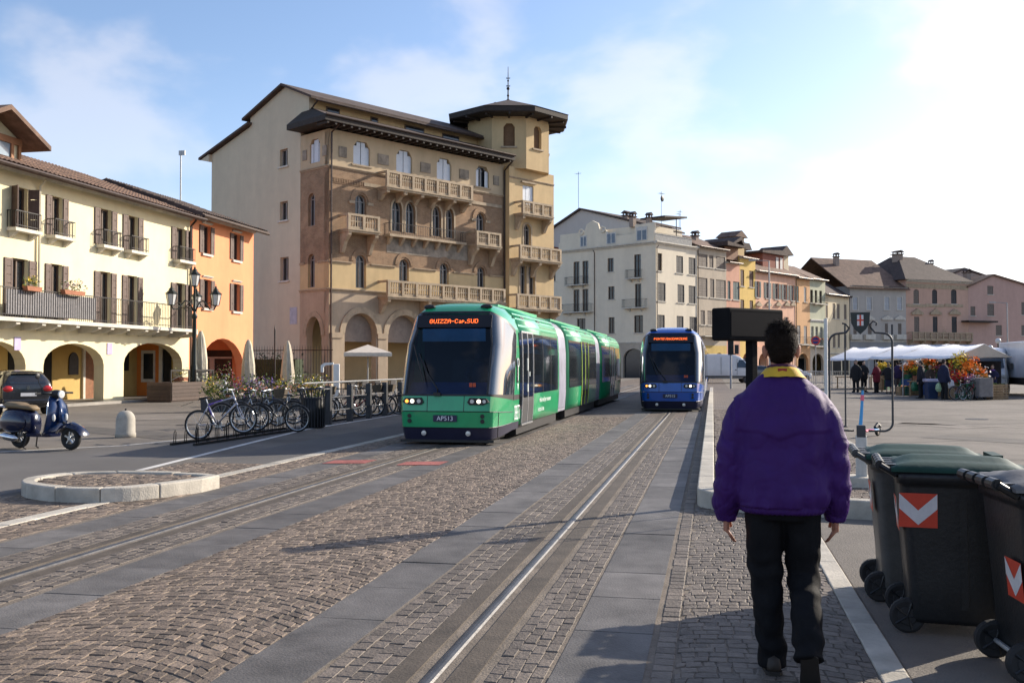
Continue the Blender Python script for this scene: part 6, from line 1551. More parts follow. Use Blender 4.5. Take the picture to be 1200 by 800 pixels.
# thin plain pole further back
t = thing('sign_pole', 'tall pale plain pole standing beside the left tube of the crest frame', 'pole', (2.35, 22.0, 0))
mb = MB(); mb.tube([(0, 0, 0), (0, 0, 2.55)], .038, 8); mb.build('pole', mat('pole_pale', (.6, .6, .58), .5, .1, 6), t); mb = MB(); mb.lathe([(.07, 0), (.07, .03), (.04, .05)], 10); mb.build('base_plate', m_post, t)
t = thing('thin_pole', 'very thin dark pole between the crest frame and the walking man', 'pole', tuple(G(991, 500))); mb = MB(); mb.tube([(0, 0, 0), (0, 0, 2.6)], .022, 6); mb.build('pole', m_post, t); mb = MB(); mb.lathe([(.06, 0), (.06, .02), (.03, .04)], 8); mb.build('base_plate', m_post, t)
# ---- electric kick scooter
m_sblue = mat('scooter_blue', (.05, .30, .62), .4, .1, 6); m_spink = mat('scooter_pink', (.75, .13, .20), .45, .1, 6)
t = thing('kick_scooter', 'blue and pink electric kick scooter parked on the asphalt', 'kick scooter', (3.12, 22.6, -.004), R(58))
mb = MB(); mb.box(.12, .78, -.075, .075, .12, .165); d = mb.build('deck', m_spink, t, bevel=.02); mb = MB(); mb.box(.55, .80, -.078, .078, .118, .168); mb.build('deck_tail', m_sblue, d, bevel=.02)
for x, nm in ((0, 'front'), (.88, 'rear')):
    mb = MB(); mb.smooth = True; mb.torus((x, 0, .125), .095, .03, 20, 8, 'y'); w = mb.build('wheel', m_rubber, t); mb = MB(); mb.M = T(x, 0, .125, rx=PI / 2); mb.lathe([(.001, -.02), (.06, -.025), (.06, .025), (.001, .02)], 12); mb.build('hub', m_alu, w)
mb = MB(); mb.tube([(0, 0, .24), (.05, 0, .50), (.085, 0, .72), (.13, 0, 1.05)], [.042, .036, .032, .026], 8); s_ = mb.build('stem', m_sblue, t); mb = MB(); mb.tube([(.095, 0, .80), (.112, 0, .92)], .040, 8); mb.build('stem_band', m_spink, s_)
mb = MB(); mb.tube([(0, 0, .125), (-.03, .05, .2), (0, 0, .26)], .02, 6); mb.tube([(0, 0, .24), (.10, 0, .16), (.2, 0, .15)], .035, 6); mb.build('fork', m_sblue, t)
mb = MB(); mb.tube([(.13, -.24, 1.06), (.13, .24, 1.06)], .017, 6); mb.box(.09, .17, -.06, .06, 1.03, 1.10); mb.build('handlebar', m_black, t)
mb = MB(); mb.tube([(.75, 0, .19), (.88, 0, .26), (1.0, 0, .20)], .04, 6); mb.build('rear_mudguard', m_black, t)
# ---- bollard
t = thing('stone_bollard', 'short round topped stone bollard near the motor scooter', 'bollard', tuple(G(147, 512)), 0)
t.location.z = -.004; t.scale = (.8, .8, .9)
mb = MB(); mb.smooth = True; mb.lathe([(.27, 0), (.27, .10), (.255, .12), (.25, .44), (.235, .50), (.20, .57), (.14, .62), (.07, .645), (.0, .65)], 24); mb.build('shaft', m_lime, t)
mb = MB(); mb.lathe([(.02, .64), (.025, .69), (.0, .70)], 8); mb.build('pin', m_iron, t)

# ---- ornate lamp post with lanterns
lp = Vector((-20.6, 37.2, 0)) if False else G(229, 468)
lp = Vector((-22.6, 40.6, 0))
t = thing('lamp_post', 'ornate dark cast iron lamp post with four lanterns before the arcaded houses', 'lamp post', lp, R(20))
mb = MB(); mb.smooth = True; mb.lathe([(.34, 0), (.34, .22), (.27, .30), (.25, .85), (.28, .92), (.18, 1.02), (.14, 1.5), (.115, 1.6), (.10, 2.6), (.085, 3.6), (.13, 3.68), (.13, 3.78), (.06, 3.86), (.055, 5.0), (.08, 5.05)], 16); mb.build('column', m_cast, t)
mb = MB(); mb.lathe([(.48, 0), (.48, .14), (.36, .18)], 8); mb.build('plinth', m_stone, t)
def lantern(M, parent):
    mb = MB(); mb.M = M; mb.lathe([(.13, 0), (.13, .03), (.155, .04)], 6); mb.lathe([(.25, .50), (.27, .53), (.17, .62), (.12, .66), (.12, .72), (.04, .80), (.05, .85), (.012, .88), (.012, .97)], 6)
    for k in range(6): a = 2 * PI * k / 6; mb.tube([(.145 * math.cos(a), .145 * math.sin(a), .03), (.235 * math.cos(a), .235 * math.sin(a), .51)], .010, 4)
    l = mb.build('lantern', m_cast, parent)
    mb = MB(); mb.M = M; mb.lathe([(.135, .04), (.225, .50)], 6); mb.build('lantern_glass', m_lglass, l)
lantern(T(0, 0, 5.05), t)
for k in range(3):
    a = R(95 + 120 * k); dx_, dy_ = math.cos(a), math.sin(a)
    mb = MB(); mb.smooth = True; pts = [(.05 * dx_, .05 * dy_, 3.95)]
    for q, zq in ((.25, 4.35), (.45, 4.40), (.62, 4.22), (.78, 4.02), (.98, 4.0), (1.08, 4.16)): pts.append((q * dx_, q * dy_, zq))
    mb.tube(pts, .032, 6); mb.tube([(.08 * dx_, .08 * dy_, 4.45), (.3 * dx_, .3 * dy_, 4.25), (.5 * dx_, .5 * dy_, 4.05), (.35 * dx_, .35 * dy_, 3.95)], .022, 5); mb.tube([(.6 * dx_, .6 * dy_, 4.2), (.75 * dx_, .75 * dy_, 4.32), (.9 * dx_, .9 * dy_, 4.22)], .018, 5)
    br = mb.build('bracket_arm', m_cast, t); lantern(T(1.08 * dx_, 1.08 * dy_, 4.16), br)

# ---- litter bin, railing and its posts
t = thing('litter_bin', 'dark slatted litter bin flaring at the top beside the bicycle rack', 'litter bin', tuple(G(367, 501)))
mb = MB(); mb.smooth = True; mb.lathe([(.27, .02), (.28, .75), (.25, .76)], 20); mb.build('drum', m_black, t)
for k in range(24):
    a = 2 * PI * k / 24; c, s = math.cos(a), math.sin(a)
    mb = MB(); mb.tube([(.285 * c, .285 * s, .03), (.295 * c, .295 * s, .72), (.33 * c, .33 * s, .86), (.40 * c, .40 * s, .97)], .013, 4); mb.build('slat', m_post, t)
mb = MB(); mb.torus((0, 0, .97), .40, .018, 26, 6, 'z'); mb.build('rim', m_post, t)
RP = [G(385, 497), G(410, 493), G(432, 490), G(451, 487)]
t = thing('railing', 'dark railing of thick posts under one slim pale top rail', 'railing', tuple(RP[0]))
base = RP[0]
dirv = (RP[-1] - RP[0]).normalized()
for k in range(7):
    p = (RP[min(k, 3)] if k < 4 else RP[3] + dirv * 1.5 * (k - 3)) - base
    mb = MB(); mb.box(p.x - .075, p.x + .075, p.y - .075, p.y + .075, 0, 1.02); mb.build('post', m_post, t, bevel=.012)
e = RP[3] + dirv * 4.5 - base
mb = MB(); a0 = -dirv * 1.6
mb.tube([(a0.x, a0.y, 1.11), (e.x, e.y, 1.11)], .024, 6); mb.build('top_rail', mat('rail_grey', (.20, .20, .20), .5, .15, 10), t)
mb = MB(); mb.tube([(0, 0, .35), (e.x, e.y, .35)], .016, 5); mb.tube([(0, 0, .7), (e.x, e.y, .7)], .016, 5); mb.build('mid_rail', m_post, t)

# ---- bicycles
def bicycle(name, label, frame_m, loc, rz, lean=0.0, pitch=0.0, guard=m_black, group=None, basket=False, step=False):
    """local x forward; wheels of 0.34 m radius, rear hub at the origin's right above the ground"""
    t = bpy.data.objects.new(name, None); COL.objects.link(t); tag(t, label, 'bicycle', group); t.location = loc; t.rotation_euler = (lean, -pitch, rz); t.scale = (.93, .93, .93)
    RW, WB = .335, 1.05
    for x, nm in ((0, 'rear'), (WB, 'front')):
        mb = MB(); mb.smooth = True; mb.torus((x, 0, RW), RW - .02, .021, 32, 6, 'y'); w = mb.build('wheel', m_rubber, t)
        mb = MB(); mb.torus((x, 0, RW), RW - .05, .011, 28, 5, 'y'); mb.build('rim', m_alu, w)
        mb = MB()
        for k in range(16): a = 2 * PI * k / 16; mb.tube([(x, .03 * (-1) ** k, RW), (x + (RW - .05) * math.cos(a), 0, RW + (RW - .05) * math.sin(a))], .0022, 3, cap=False)
        mb.tube([(x, -.05, RW), (x, .05, RW)], .02, 6); mb.build('spokes', m_alu, w)
    bb = Vector((.43, 0, .29)); st = Vector((.27, 0, .78)); hd = Vector((.90, 0, .86)); hl = Vector((.935, 0, .70))
    mb = MB(); mb.smooth = True
    if step: mb.tube([bb, (.62, 0, .42), (.80, 0, .62), hl], .019, 7)
    else: mb.tube([(.29, 0, .74), hd - Vector((0, 0, .03))], .017, 7)
    mb.tube([bb, hl], .020, 7); mb.tube([bb, st], .017, 7); mb.tube([hd, hl], .021, 7)
    for s in (-1, 1): mb.tube([(.0, s * .06, RW), (.20, s * .045, .31), bb], .010, 5); mb.tube([(.0, s * .06, RW), (.28, s * .02, .72)], .009, 5)
    mb.build('frame', frame_m, t)
    mb = MB(); mb.tube([hl, (.965, 0, .63)], .02, 6)
    for s in (-1, 1): mb.tube([(.965, s * .045, .63), (1.0, s * .055, .5), (WB, s * .055, RW)], .012, 5)
    mb.build('fork', frame_m if not step else m_black, t)
    mb = MB(); mb.tube([hd, (.875, 0, .97), (.89, 0, 1.0)], .014, 6); mb.smooth = True; mb.tube([(.80, -.28, 1.0), (.86, -.2, 1.02), (.91, -.06, 1.0), (.91, .06, 1.0), (.86, .2, 1.02), (.80, .28, 1.0)], .012, 6); h = mb.build('handlebar', m_alu, t)
    for s in (-1, 1): mb = MB(); mb.tube([(.80, s * .285, 1.0), (.73, s * .30, .995)], .017, 6); mb.build('grip', m_rubber, h)
    mb = MB(); mb.tube([st, (.24, 0, .90)], .013, 6); sp_ = mb.build('seat_post', m_alu, t)
    mb = MB(); mb.smooth = True; mb.loft([[(.12, y * .09, .915 + .02 * (1 - y * y)) for y in (-1, -.5, 0, .5, 1)] + [(.12, y * .08, .885) for y in (1, 0, -1)], [(.24, y * .055, .925 + .01 * (1 - y * y)) for y in (-1, -.5, 0, .5, 1)] + [(.24, y * .05, .89) for y in (1, 0, -1)], [(.38, y * .02, .91) for y in (-1, -.5, 0, .5, 1)] + [(.38, y * .02, .895) for y in (1, 0, -1)]]); mb.build('saddle', m_black, t)
    mb = MB(); mb.M = T(.43, .06, .29, rx=PI / 2); mb.lathe([(.001, -.004), (.09, -.004), (.09, .004), (.001, .004)], 16); mb.M = Matrix(); mb.tube([(.43, .09, .29), (.50, .09, .14)], .010, 5); mb.tube([(.43, -.09, .29), (.36, -.09, .44)], .010, 5)
    mb.tube([(.43, -.1, .29), (.43, .1, .29)], .014, 5); ck = mb.build('crank', m_alu, t)
    for s in (-1, 1): mb = MB(); mb.box(.43 + s * .07 - .04, .43 + s * .07 + .04, s * .10 if s > 0 else s * .19, s * .19 if s > 0 else s * .10, .29 - s * .15 - .012, .29 - s * .15 + .012); mb.build('pedal', m_black, ck)
    mb = MB(); mb.tube([(0, .055, RW + .035), (.43, .06, .38)], .005, 4); mb.tube([(0, .055, RW - .035), (.43, .06, .20)], .005, 4); mb.build('chain', m_iron, t)
    if guard is not None:
        for x, a0, a1 in ((0, 5, 150), (WB, 20, 160)):
            mb = MB(); n = 12; vs = []
            mb.loft([[(x + (RW + .025) * math.cos(R(a0 + (a1 - a0) * k / n)), y, RW + (RW + .025 - (.012 if abs(y) > .02 else 0)) * math.sin(R(a0 + (a1 - a0) * k / n))) for y in (-.03, 0, .03)] for k in range(n + 1)], cap=False, closed=False); mb.build('mudguard', guard, t)
    if basket:
        mb = MB(); mb.loft([rrect(1.0, 1.26, -.15, .15, .04, .78), rrect(.98, 1.32, -.19, .19, .05, 1.03)], cap=False)
        mb.build('basket', mat('wicker', (.10, .075, .05), .8, .3, 20), t)
    return t
m_bk1 = mat('frame_silver', (.45, .45, .50), .3, .1, 8, metal=.6); m_bk2 = mat('frame_purple', (.16, .07, .42), .35, .1, 8); m_bk3 = mat('frame_black', (.02, .02, .022), .35, .2, 8); m_bk4 = mat('frame_red', (.30, .03, .03), .4, .1, 8); m_bk5 = mat('frame_bluegrey', (.12, .16, .22), .4, .1, 8)
b0 = G(235, 516); AX = R(4)
b = bicycle('bicycle', 'silver and purple mountain bicycle with its front wheel raised in the rack', m_bk1, (b0.x, b0.y, .02), AX, 0, R(8), guard=None)
mb = MB(); mb.tube([(.295, 0, .742), (.62, 0, .80)], .0195, 7); mb.tube([(.285, 0, .70), (.36, 0, .48)], .0195, 7); mb.build('frame_sleeve', m_bk2, b)
mb = MB(); mb.loft([[(-.36, y, .80) for y in (-.04, 0, .04)], [(-.05, y, .86) for y in (-.05, 0, .05)], [(.22, y, .84) for y in (-.02, 0, .02)]], cap=False, closed=False); mb.build('mudguard', m_black, b)
p = G(348, 507)
bicycle('bicycle', 'black city bicycle with swept handlebar parked next to the purple one', m_bk3, (p.x, p.y, .02), AX + PI, 0, R(1), basket=False)
for k, (x, m_, lb, rot, bs, st_) in enumerate([(310, m_bk5, 'blue grey bicycle half hidden behind the two front bicycles', .25, False, True), (332, m_bk3, 'black bicycle between the rack and the litter bin', .15, False, False), (268, m_bk3, 'dark bicycle leaning in the left end of the rack', .35, False, False), (290, m_bk5, 'dark grey bicycle in the middle of the rack behind the purple one', .2, True, True), (352, m_bk3, 'black step through bicycle just left of the litter bin', .3, True, True),
                                  (397, m_bk3, 'black bicycle behind the first bay of the railing', .1, False, True), (412, m_bk4, 'dark red bicycle behind the middle of the railing', .2, True, True), (428, m_bk3, 'black bicycle with basket behind the railing', .1, True, False), (441, m_bk5, 'grey bicycle at the far end of the railing next to the green tram', .2, False, True)]):
    p = G(x, 503 - (x - 268) * .11 if x < 360 else 489 - (x - 397) * .06); bicycle('bicycle', lb, m_, (p.x - .45, p.y + .5, 0), R(-4) + rot, 0, 0, basket=bs, step=st_, group='bicycles in the racks')
# rack: hoops on two rails
def rack(label, a, e, n, group='bicycle racks'):
    t = thing('bicycle_rack', label, 'bicycle rack', (a.x, a.y, 0), math.atan2((e - a).y, (e - a).x), group); L_ = (e - a).length
    mb = MB(); mb.box(0, L_, -.28, -.22, 0, .05); mb.box(0, L_, .22, .28, 0, .05); mb.build('base_rail', m_iron, t)
    for k in range(n):
        q = .12 + (L_ - .24) * k / (n - 1)
        for s, h in ((-1, .42), (1, .30)):
            mb = MB(); mb.smooth = True; mb.tube([(q - .035, s * .25, .02), (q - .035, s * .24, h - .06), (q, s * .235, h), (q + .035, s * .24, h - .06), (q + .035, s * .25, .02)], .009, 5); mb.build('hoop', m_iron, t)
    return t
rack('low dark hoop rack under the silver and purple bicycle', G(214, 522), G(345, 503), 13)
rack('low dark hoop rack running along behind the railing', RP[0] + Vector((-.6, .3, 0)), RP[3] + dirv * 3 + Vector((-.6, .3, 0)), 9)

# ---- closed and open parasols, planters, terrace
m_canvas = mat('canvas', (.55, .49, .38), .9, .12, 8, .3, 30, stain=.25)
def parasol_closed(label, p, h=3.0):
    t = thing('parasol', label, 'parasol', p, random.random(), 'closed parasols in front of the cafe')
    mb = MB(); mb.tube([(0, 0, 0), (0, 0, h)], .035, 8); mb.build('pole', m_galv, t)
    mb = MB(); n = 24; rings = []
    for z, r in ((.62, .22), (.75, .26), (1.1, .30), (1.7, .27), (2.3, .20), (2.75, .13), (3.0, .05)):
        rings.append([(r * (1 + .22 * math.cos(8 * 2 * PI * k / n + z * .7)) * math.cos(2 * PI * k / n), r * (1 + .22 * math.cos(8 * 2 * PI * k / n + z * .7)) * math.sin(2 * PI * k / n), z * h / 3.0) for k in range(n)])
    mb.smooth = True; mb.loft(rings); mb.build('canopy', m_canvas, t)
    mb = MB(); mb.lathe([(.30, 0), (.30, .08), (.05, .12)], 12); mb.build('base', m_post, t)
    mb = MB(); mb.torus((0, 0, 1.55 * h / 3), .285, .02, 20, 5, 'z'); mb.build('strap', m_canvas, t)
    return t
for x, Z, lb, hh in ((235, 45.0, 'closed cream parasol just behind the ornate lamp post', 3.1), (291, 47.0, 'closed cream parasol before the right edge of the orange house', 2.75), (337, 49.0, 'closed cream parasol before the grey wall left of the brick palazzo', 2.75)):
    d = ray(x, 427); p = Vector((0, 0, 0)) + d * Z; parasol_closed(lb, (p.x, p.y, 0), hh)
d = ray(431, 427) * 47
t = thing('parasol', 'open pale square parasol over the cafe tables by the palazzo arcade', 'parasol', (d.x, d.y, 0), R(20))
mb = MB(); mb.tube([(0, 0, 0), (0, 0, 2.45)], .035, 8); mb.build('pole', m_galv, t)
mb = MB(); mb.add([(-1.1, -1.1, 2.13), (1.1, -1.1, 2.13), (1.1, 1.1, 2.13), (-1.1, 1.1, 2.13), (0, 0, 2.52), (-1.1, -1.1, 1.96), (1.1, -1.1, 1.96), (1.1, 1.1, 1.96), (-1.1, 1.1, 1.96)], [(0, 1, 4), (1, 2, 4), (2, 3, 4), (3, 0, 4), (0, 5, 6, 1), (1, 6, 7, 2), (2, 7, 8, 3), (3, 8, 5, 0)]); mb.build('canopy', mat('canvas_pale', (.66, .58, .48), .9, .1, 6), t)
mb = MB(); mb.lathe([(.32, 0), (.32, .08), (.05, .12)], 12); mb.build('base', m_post, t)
# cafe tables and chairs
m_chair = mat('chair_dark', (.035, .03, .03), .6)
def cafe_chair(label, p, rz, m=m_chair):
    t = thing('cafe_chair', label, 'chair', p, rz, 'cafe chairs under the arcade')
    mb = MB(); mb.box(-.21, .21, -.21, .21, .44, .47); mb.build('seat', m, t)
    mb = MB(); mb.box(-.21, .21, .19, .215, .55, .86); mb.build('backrest', m, t)
    for x in (-.19, .19):
        for y in (-.19, .2): mb = MB(); mb.box(x - .015, x + .015, y - .015, y + .015, 0, .44 if y < 0 else .86); mb.build('leg', m_galv, t)
    return t
def cafe_table(label, p):
    t = thing('cafe_table', label, 'table', p, 0, 'cafe tables under the arcade')
    mb = MB(); mb.lathe([(.36, .71), (.36, .74)], 16); mb.build('tabletop', m_chair, t); mb = MB(); mb.lathe([(.24, 0), (.22, .03), (.03, .05), (.03, .71)], 10); mb.build('pedestal', m_post, t)
k = 0
for x, Z in ((392, 46), (407, 46.5), (422, 47), (440, 46), (452, 47.5)):
    d = ray(x, 427) * Z; cafe_table('small round cafe table, %s from the left before the palazzo arcade' % ('first', 'second', 'third', 'fourth', 'fifth')[k], (d.x, d.y, 0))
    for q in (-1, 1): cafe_chair('dark cafe chair on the %s side of the %s cafe table from the left' % ('left' if q < 0 else 'right', ('first', 'second', 'third', 'fourth', 'fifth')[k]), (d.x + q * .62, d.y + q * .25, 0), R(90 + 20) * -q)
    k += 1
# row of planters dividing terrace and street
pm = [[m_fl_y], [m_fl_w], [m_fl_p], [m_fl_v], [m_fl_w, m_fl_p], [m_fl_v], [m_fl_y], [m_fl_w], [m_fl_y], [m_fl_y, m_fl_w]]
for k, x in enumerate((248, 262, 276, 290, 303, 316, 329, 346, 360, 374)):
    d = ray(x, 427) * (33.5 + (x - 248) * .01)
    planter('planter', 'planter box of %s flowers, %s along from the lamp post' % (('yellow', 'white', 'pink', 'violet', 'white and pink', 'violet', 'yellow', 'white', 'yellow', 'yellow and white')[k], ('first', 'second', 'third', 'fourth', 'fifth', 'sixth', 'seventh', 'eighth', 'ninth', 'tenth')[k]), 'planter', (d.x, d.y, 0), .60, .45, .42, pm[k], 260 if k in (0, 1, 8, 9) else 150, R(10), 'planters along the terrace', m_post, .55)
# parked bicycles in a row behind the planters
for k, x in enumerate((270, 284, 298, 311, 323)):
    d = ray(x, 427) * 37.5; bicycle('bicycle', 'distant parked bicycle before the planters, %s from the left' % ('first', 'second', 'third', 'fourth', 'fifth')[k], (m_bk1, m_bk2, m_bk5, m_bk3, m_bk2)[k], (d.x, d.y, 0), R(60 + 9 * k), 0, 0, group='bicycles parked by the planters', basket=k % 2 == 0)
# white totem with curled top
d = ray(394, 427) * 36
t = thing('info_totem', 'white street totem with a bent over top behind the railing', 'totem', (d.x, d.y, 0), R(15))
mb = MB(); mb.box(-.10, .12, -.06, .06, 0, 1.6); mb.build('shaft', mat('totem_white', (.78, .77, .74), .5, .05, 5), t, bevel=.03)
mb = MB(); mb.prism([(-.55, 1.30), (-.45, 1.30), (-.45, 1.48), (-.38, 1.55), (-.1, 1.58), (-.1, 1.66), (-.42, 1.64), (-.55, 1.55)], -.05, .05, 'y'); mb.build('hood', MATS['totem_white'], t)
# wooden terrace deck in front of the arcade
t = thing('terrace_deck', 'dark brown boarded terrace deck in front of the third arch of the cream house', 'deck', (-23.35, 38.2, 0), PI / 2)
m_deck = mat('deck_boards', (.075, .048, .036), .7, .25, 6, .2, 30, island=.25)
for k in range(5): mb = MB(); mb.box(-.1, 4.6, -1.15, -1.11, .06 + .155 * k, .205 + .155 * k); mb.build('board', m_deck, t)
for k in range(5): mb = MB(); mb.box(-.14, -.10, -1.12, .0, .06 + .155 * k, .205 + .155 * k); mb.build('board', m_deck, t)
mb = MB(); mb.box(-.09, 4.59, -1.10, .0, .0, .82); mb.build('platform', m_deck, t)
for a, e in ((-.05, 1.5), (2.0, 3.6)):
    mb = MB(); mb.box(a, e, -1.06, -1.0, 1.30, 1.36); rl2 = mb.build('handrail', m_iron, t)
    for q in (a + .03, e - .03): mb = MB(); mb.box(q - .03, q + .03, -1.06, -1.0, .82, 1.30); mb.build('rail_post', m_iron, rl2)
    mb = MB(); mb.tube([(a, -1.03, .9), (e, -1.03, 1.28)], .015, 5); mb.tube([(a, -1.03, 1.28), (e, -1.03, .9)], .015, 5); mb.build('rail_cross', m_iron, rl2)
planter('planter', 'low yellow planter at the right end of the brown terrace deck', 'planter', (-23.9, 41.8, .82), .9, .3, .18, [m_fl_y], 80, PI / 2)
for k in range(2):
    planter('potted_shrub', 'dry brownish shrub beside the lamp post, %s of two' % ('nearer' if k == 0 else 'farther'), 'shrub', (-22.9 + .1 * k, 43.3 + 1.0 * k, 0), .5, .5, .4, [m_fl_p], 120, lh=.9)
# iron gate and hedge between the houses
d = ray(322, 427) * 58
t = thing('garden_railing', 'dark spiked iron garden railing between the orange house and the palazzo', 'railing', (d.x, d.y, 0), R(-12))
for k in range(38): q = -3.2 + k * .19; mb = MB(); mb.tube([(q, 0, .5), (q, 0, 2.55), (q, 0, 2.72)], [.014, .014, .002], 4); mb.build('bar', m_iron, t)
mb = MB(); mb.box(-3.3, 4.0, -.02, .02, 2.38, 2.43); mb.box(-3.3, 4.0, -.02, .02, .6, .65); mb.build('rail', m_iron, t); mb = MB(); mb.box(-3.3, 4.0, -.15, .15, 0, .5); mb.build('plinth', m_greyw, t)
mb = MB(); mb.tube([(0, 0, .5), (0, 0, 3.6), (0, 0, 3.9)], [.05, .05, .005], 6); mb.build('gate_pillar', m_iron, t)
d = ray(312, 427) * 60
t = thing('hedge', 'dark clipped hedge behind the iron garden railing', 'hedge', (d.x, d.y, 0), R(-12))
mb = MB(); mb.box(-2.4, 2.4, -.4, .4, 0, 1.9); leaves(mb, (0, 0, 1.1), 2.7, .65, 1.15, 1500, .09); mb.build('foliage', mat('hedge_leaf', (.035, .05, .02), .8, .4, 5), t, fix=False)
# ---- street aerial mast far left
d = ray(210, 427) * 75
t = thing('mast', 'thin tall aerial mast rising behind the cream and orange houses', 'mast', (d.x, d.y, 0))
mb = MB(); mb.tube([(0, 0, 0), (0, 0, 17.6)], .05, 6); mb.build('pole', m_galv, t); mb = MB(); mb.box(-.15, .35, -.05, .05, 17.4, 17.75); mb.build('head', m_galv, t)
# ---- traffic light
t = thing('traffic_light', 'slim traffic light pole in front of the white delivery van', 'traffic light', (1.05, 60.5, 0))
mb = MB(); mb.tube([(0, 0, 0), (0, 0, 2.9)], .06, 8); mb.build('pole', m_galv, t); mb = MB(); mb.box(-.17, .17, -.14, .10, 2.15, 3.1); h = mb.build('signal_head', m_black, t, bevel=.03)
for k in range(3): mb = MB(); mb.M = T(0, -.145, 2.35 + .28 * k, rx=PI / 2); mb.lathe([(.001, .01), (.10, .0)], 14); mb.tube([(0, 0, 0), (0, 0, .10)], .11, 10, cap=False); mb.build('lens', m_black, h)
mb = MB(); mb.box(.22, .46, -.12, .08, 2.2, 2.75); mb.build('repeater', m_black, t)
# street lamp masts on the square
for x, Z, h, lb in ((902, 100, 12.0, 'tall slim street light mast before the pink house'), (1181, 120, 9.0, 'slim lamp mast before the dusky pink gable')):
    d = ray(x, 427) * Z
    t = thing('street_light', lb, 'street light', (d.x, d.y, 0)); mb = MB(); mb.tube([(0, 0, 0), (0, 0, h)], [.11, .07], 8); mb.build('mast', m_galv, t); mb = MB(); mb.tube([(0, 0, h), (-1.6, 0, h + .1)], .04, 6); mb.box(-2.0, -1.3, -.12, .12, h + .02, h + .16); mb.build('luminaire', m_galv, t)
d = ray(1170, 427) * 100
t = thing('globe_lamp', 'ornate lamp post with three white globes in front of the salmon palace', 'lamp post', (d.x, d.y, 0))
mb = MB(); mb.tube([(0, 0, 0), (0, 0, 3.7)], .07, 8); mb.tube([(-.75, 0, 3.0), (0, 0, 3.2), (.75, 0, 3.0)], .04, 6); mb.build('column', m_cast, t)
for x, z in ((-.75, 3.25), (.75, 3.25), (0, 3.95)): mb = MB(); mb.smooth = True; mb.ball((x, 0, z), .28); mb.build('globe', m_lglass, t)
# no entry sign and crowd barriers by the far arcade
d = ray(956, 427) * 80
t = thing('road_sign', 'round red and white road sign on a grey pole by the far arcade', 'road sign', (d.x, d.y, 0), R(-10))
mb = MB(); mb.tube([(0, 0, 0), (0, 0, 3.9)], .04, 6); mb.build('pole', m_galv, t); mb = MB(); mb.M = T(0, -.06, 3.5, rx=PI / 2); mb.lathe([(.001, .02), (.36, .02), (.36, 0)], 20); s_ = mb.build('disc', m_sred, t); mb = MB(); mb.M = T(0, -.085, 3.5, rx=PI / 2); mb.lathe([(.001, .004), (.26, .004)], 20); mb.build('disc_centre', mat('sign_blue', (.05, .09, .35), .5), s_); mb = MB(); mb.box(-.24, .24, -.094, -.090, 3.46, 3.54); mb.M = Matrix(); mb.build('disc_bar', m_sred, s_)

# ---- motor scooter
m_navy = mat('scooter_navy', (.004, .007, .030), .22, .1, 4, coat=.8); m_navyb = mat('scooter_navy_blue', (.005, .024, .09), .22, .1, 4, coat=.8)
m_tan = mat('seat_tan', (.20, .14, .075), .6, .15, 12, .15, 40)
pf = Vector((-11.66, 16.5, 0)); pr = pf - 1.24 * Vector((.985, -.16, 0)); dd = (pf - pr)
t = thing('motor_scooter', 'dark blue motor scooter with tan saddle on its stand', 'motor scooter', (pr.x, pr.y, -.003), math.atan2(dd.y, dd.x))
WBS = 1.24
def wheel_sc(x):
    mb = MB(); mb.smooth = True; mb.torus((x, 0, .225), .165, .058, 26, 10, 'y'); w = mb.build('wheel', m_rubber, t)
    mb = MB(); mb.torus((x, 0, .225), .125, .018, 22, 6, 'y')
    for k in range(5): a = 2 * PI * k / 5 + .3; mb.tube([(x + .03 * math.cos(a), -.03, .225 + .03 * math.sin(a)), (x + .12 * math.cos(a), -.03, .225 + .12 * math.sin(a))], .020, 5); mb.tube([(x + .03 * math.cos(a), .03, .225 + .03 * math.sin(a)), (x + .12 * math.cos(a), .03, .225 + .12 * math.sin(a))], .020, 5)
    mb.tube([(x, -.05, .225), (x, .05, .225)], .04, 8); mb.build('rim', m_alu, w)
wheel_sc(0); wheel_sc(WBS)
def oval(cx, w, zb_, zt_, n=16, e=2.6):
    pts = []
    for k in range(n):
        a = 2 * PI * k / n; c, s = math.cos(a), math.sin(a)
        pts.append((cx, w * math.copysign(abs(c) ** (2 / e), c), (zb_ + zt_) / 2 + (zt_ - zb_) / 2 * math.copysign(abs(s) ** (2 / e), s)))
    return pts
mb = MB(); mb.smooth = True; mb.loft([oval(-.42, .06, .50, .62), oval(-.36, .13, .42, .70), oval(-.22, .20, .34, .76), oval(-.02, .225, .30, .77), oval(.16, .22, .29, .75), oval(.30, .18, .28, .72), oval(.38, .14, .27, .66)]); mb.build('rear_body', m_navy, t)
for s in (-1, 1): mb = MB(); mb.smooth = True; mb.ball((.0, s * .175, .50), .33, .09, .20, 18, 10); mb.build('side_cowl', m_navy, t)
mb = MB(); mb.smooth = True; mb.loft([oval(-.36, .10, .76, .82), oval(-.25, .15, .75, .88), oval(.02, .16, .74, .87), oval(.12, .15, .74, .83), oval(.30, .13, .72, .82), oval(.38, .09, .71, .78)]); mb.build('saddle', m_tan, t)
mb = MB(); mb.loft([rrect(.30, .85, -.17, .17, .05, .24), rrect(.30, .85, -.18, .18, .05, .30)]); mb.build('floorboard', m_navy, t)
ls = [(.78, .20, .27), (.87, .24, .36), (.93, .26, .50), (.965, .255, .66), (.95, .23, .82), (.91, .16, .93), (.87, .09, .99)]
mb = MB(); mb.smooth = True; mb.loft([[(x + .0, y * w, z) if abs(y) < 1 else (x - .05, y * w, z) for y in (-1, -.6, 0, .6, 1)] + [(x - .03, y * w * .97, z) if abs(y) < 1 else (x - .06, y * w * .97, z) for y in (1, .6, 0, -.6, -1)] for x, w, z in ls]); mb.build('leg_shield', m_navyb, t)
mb = MB()
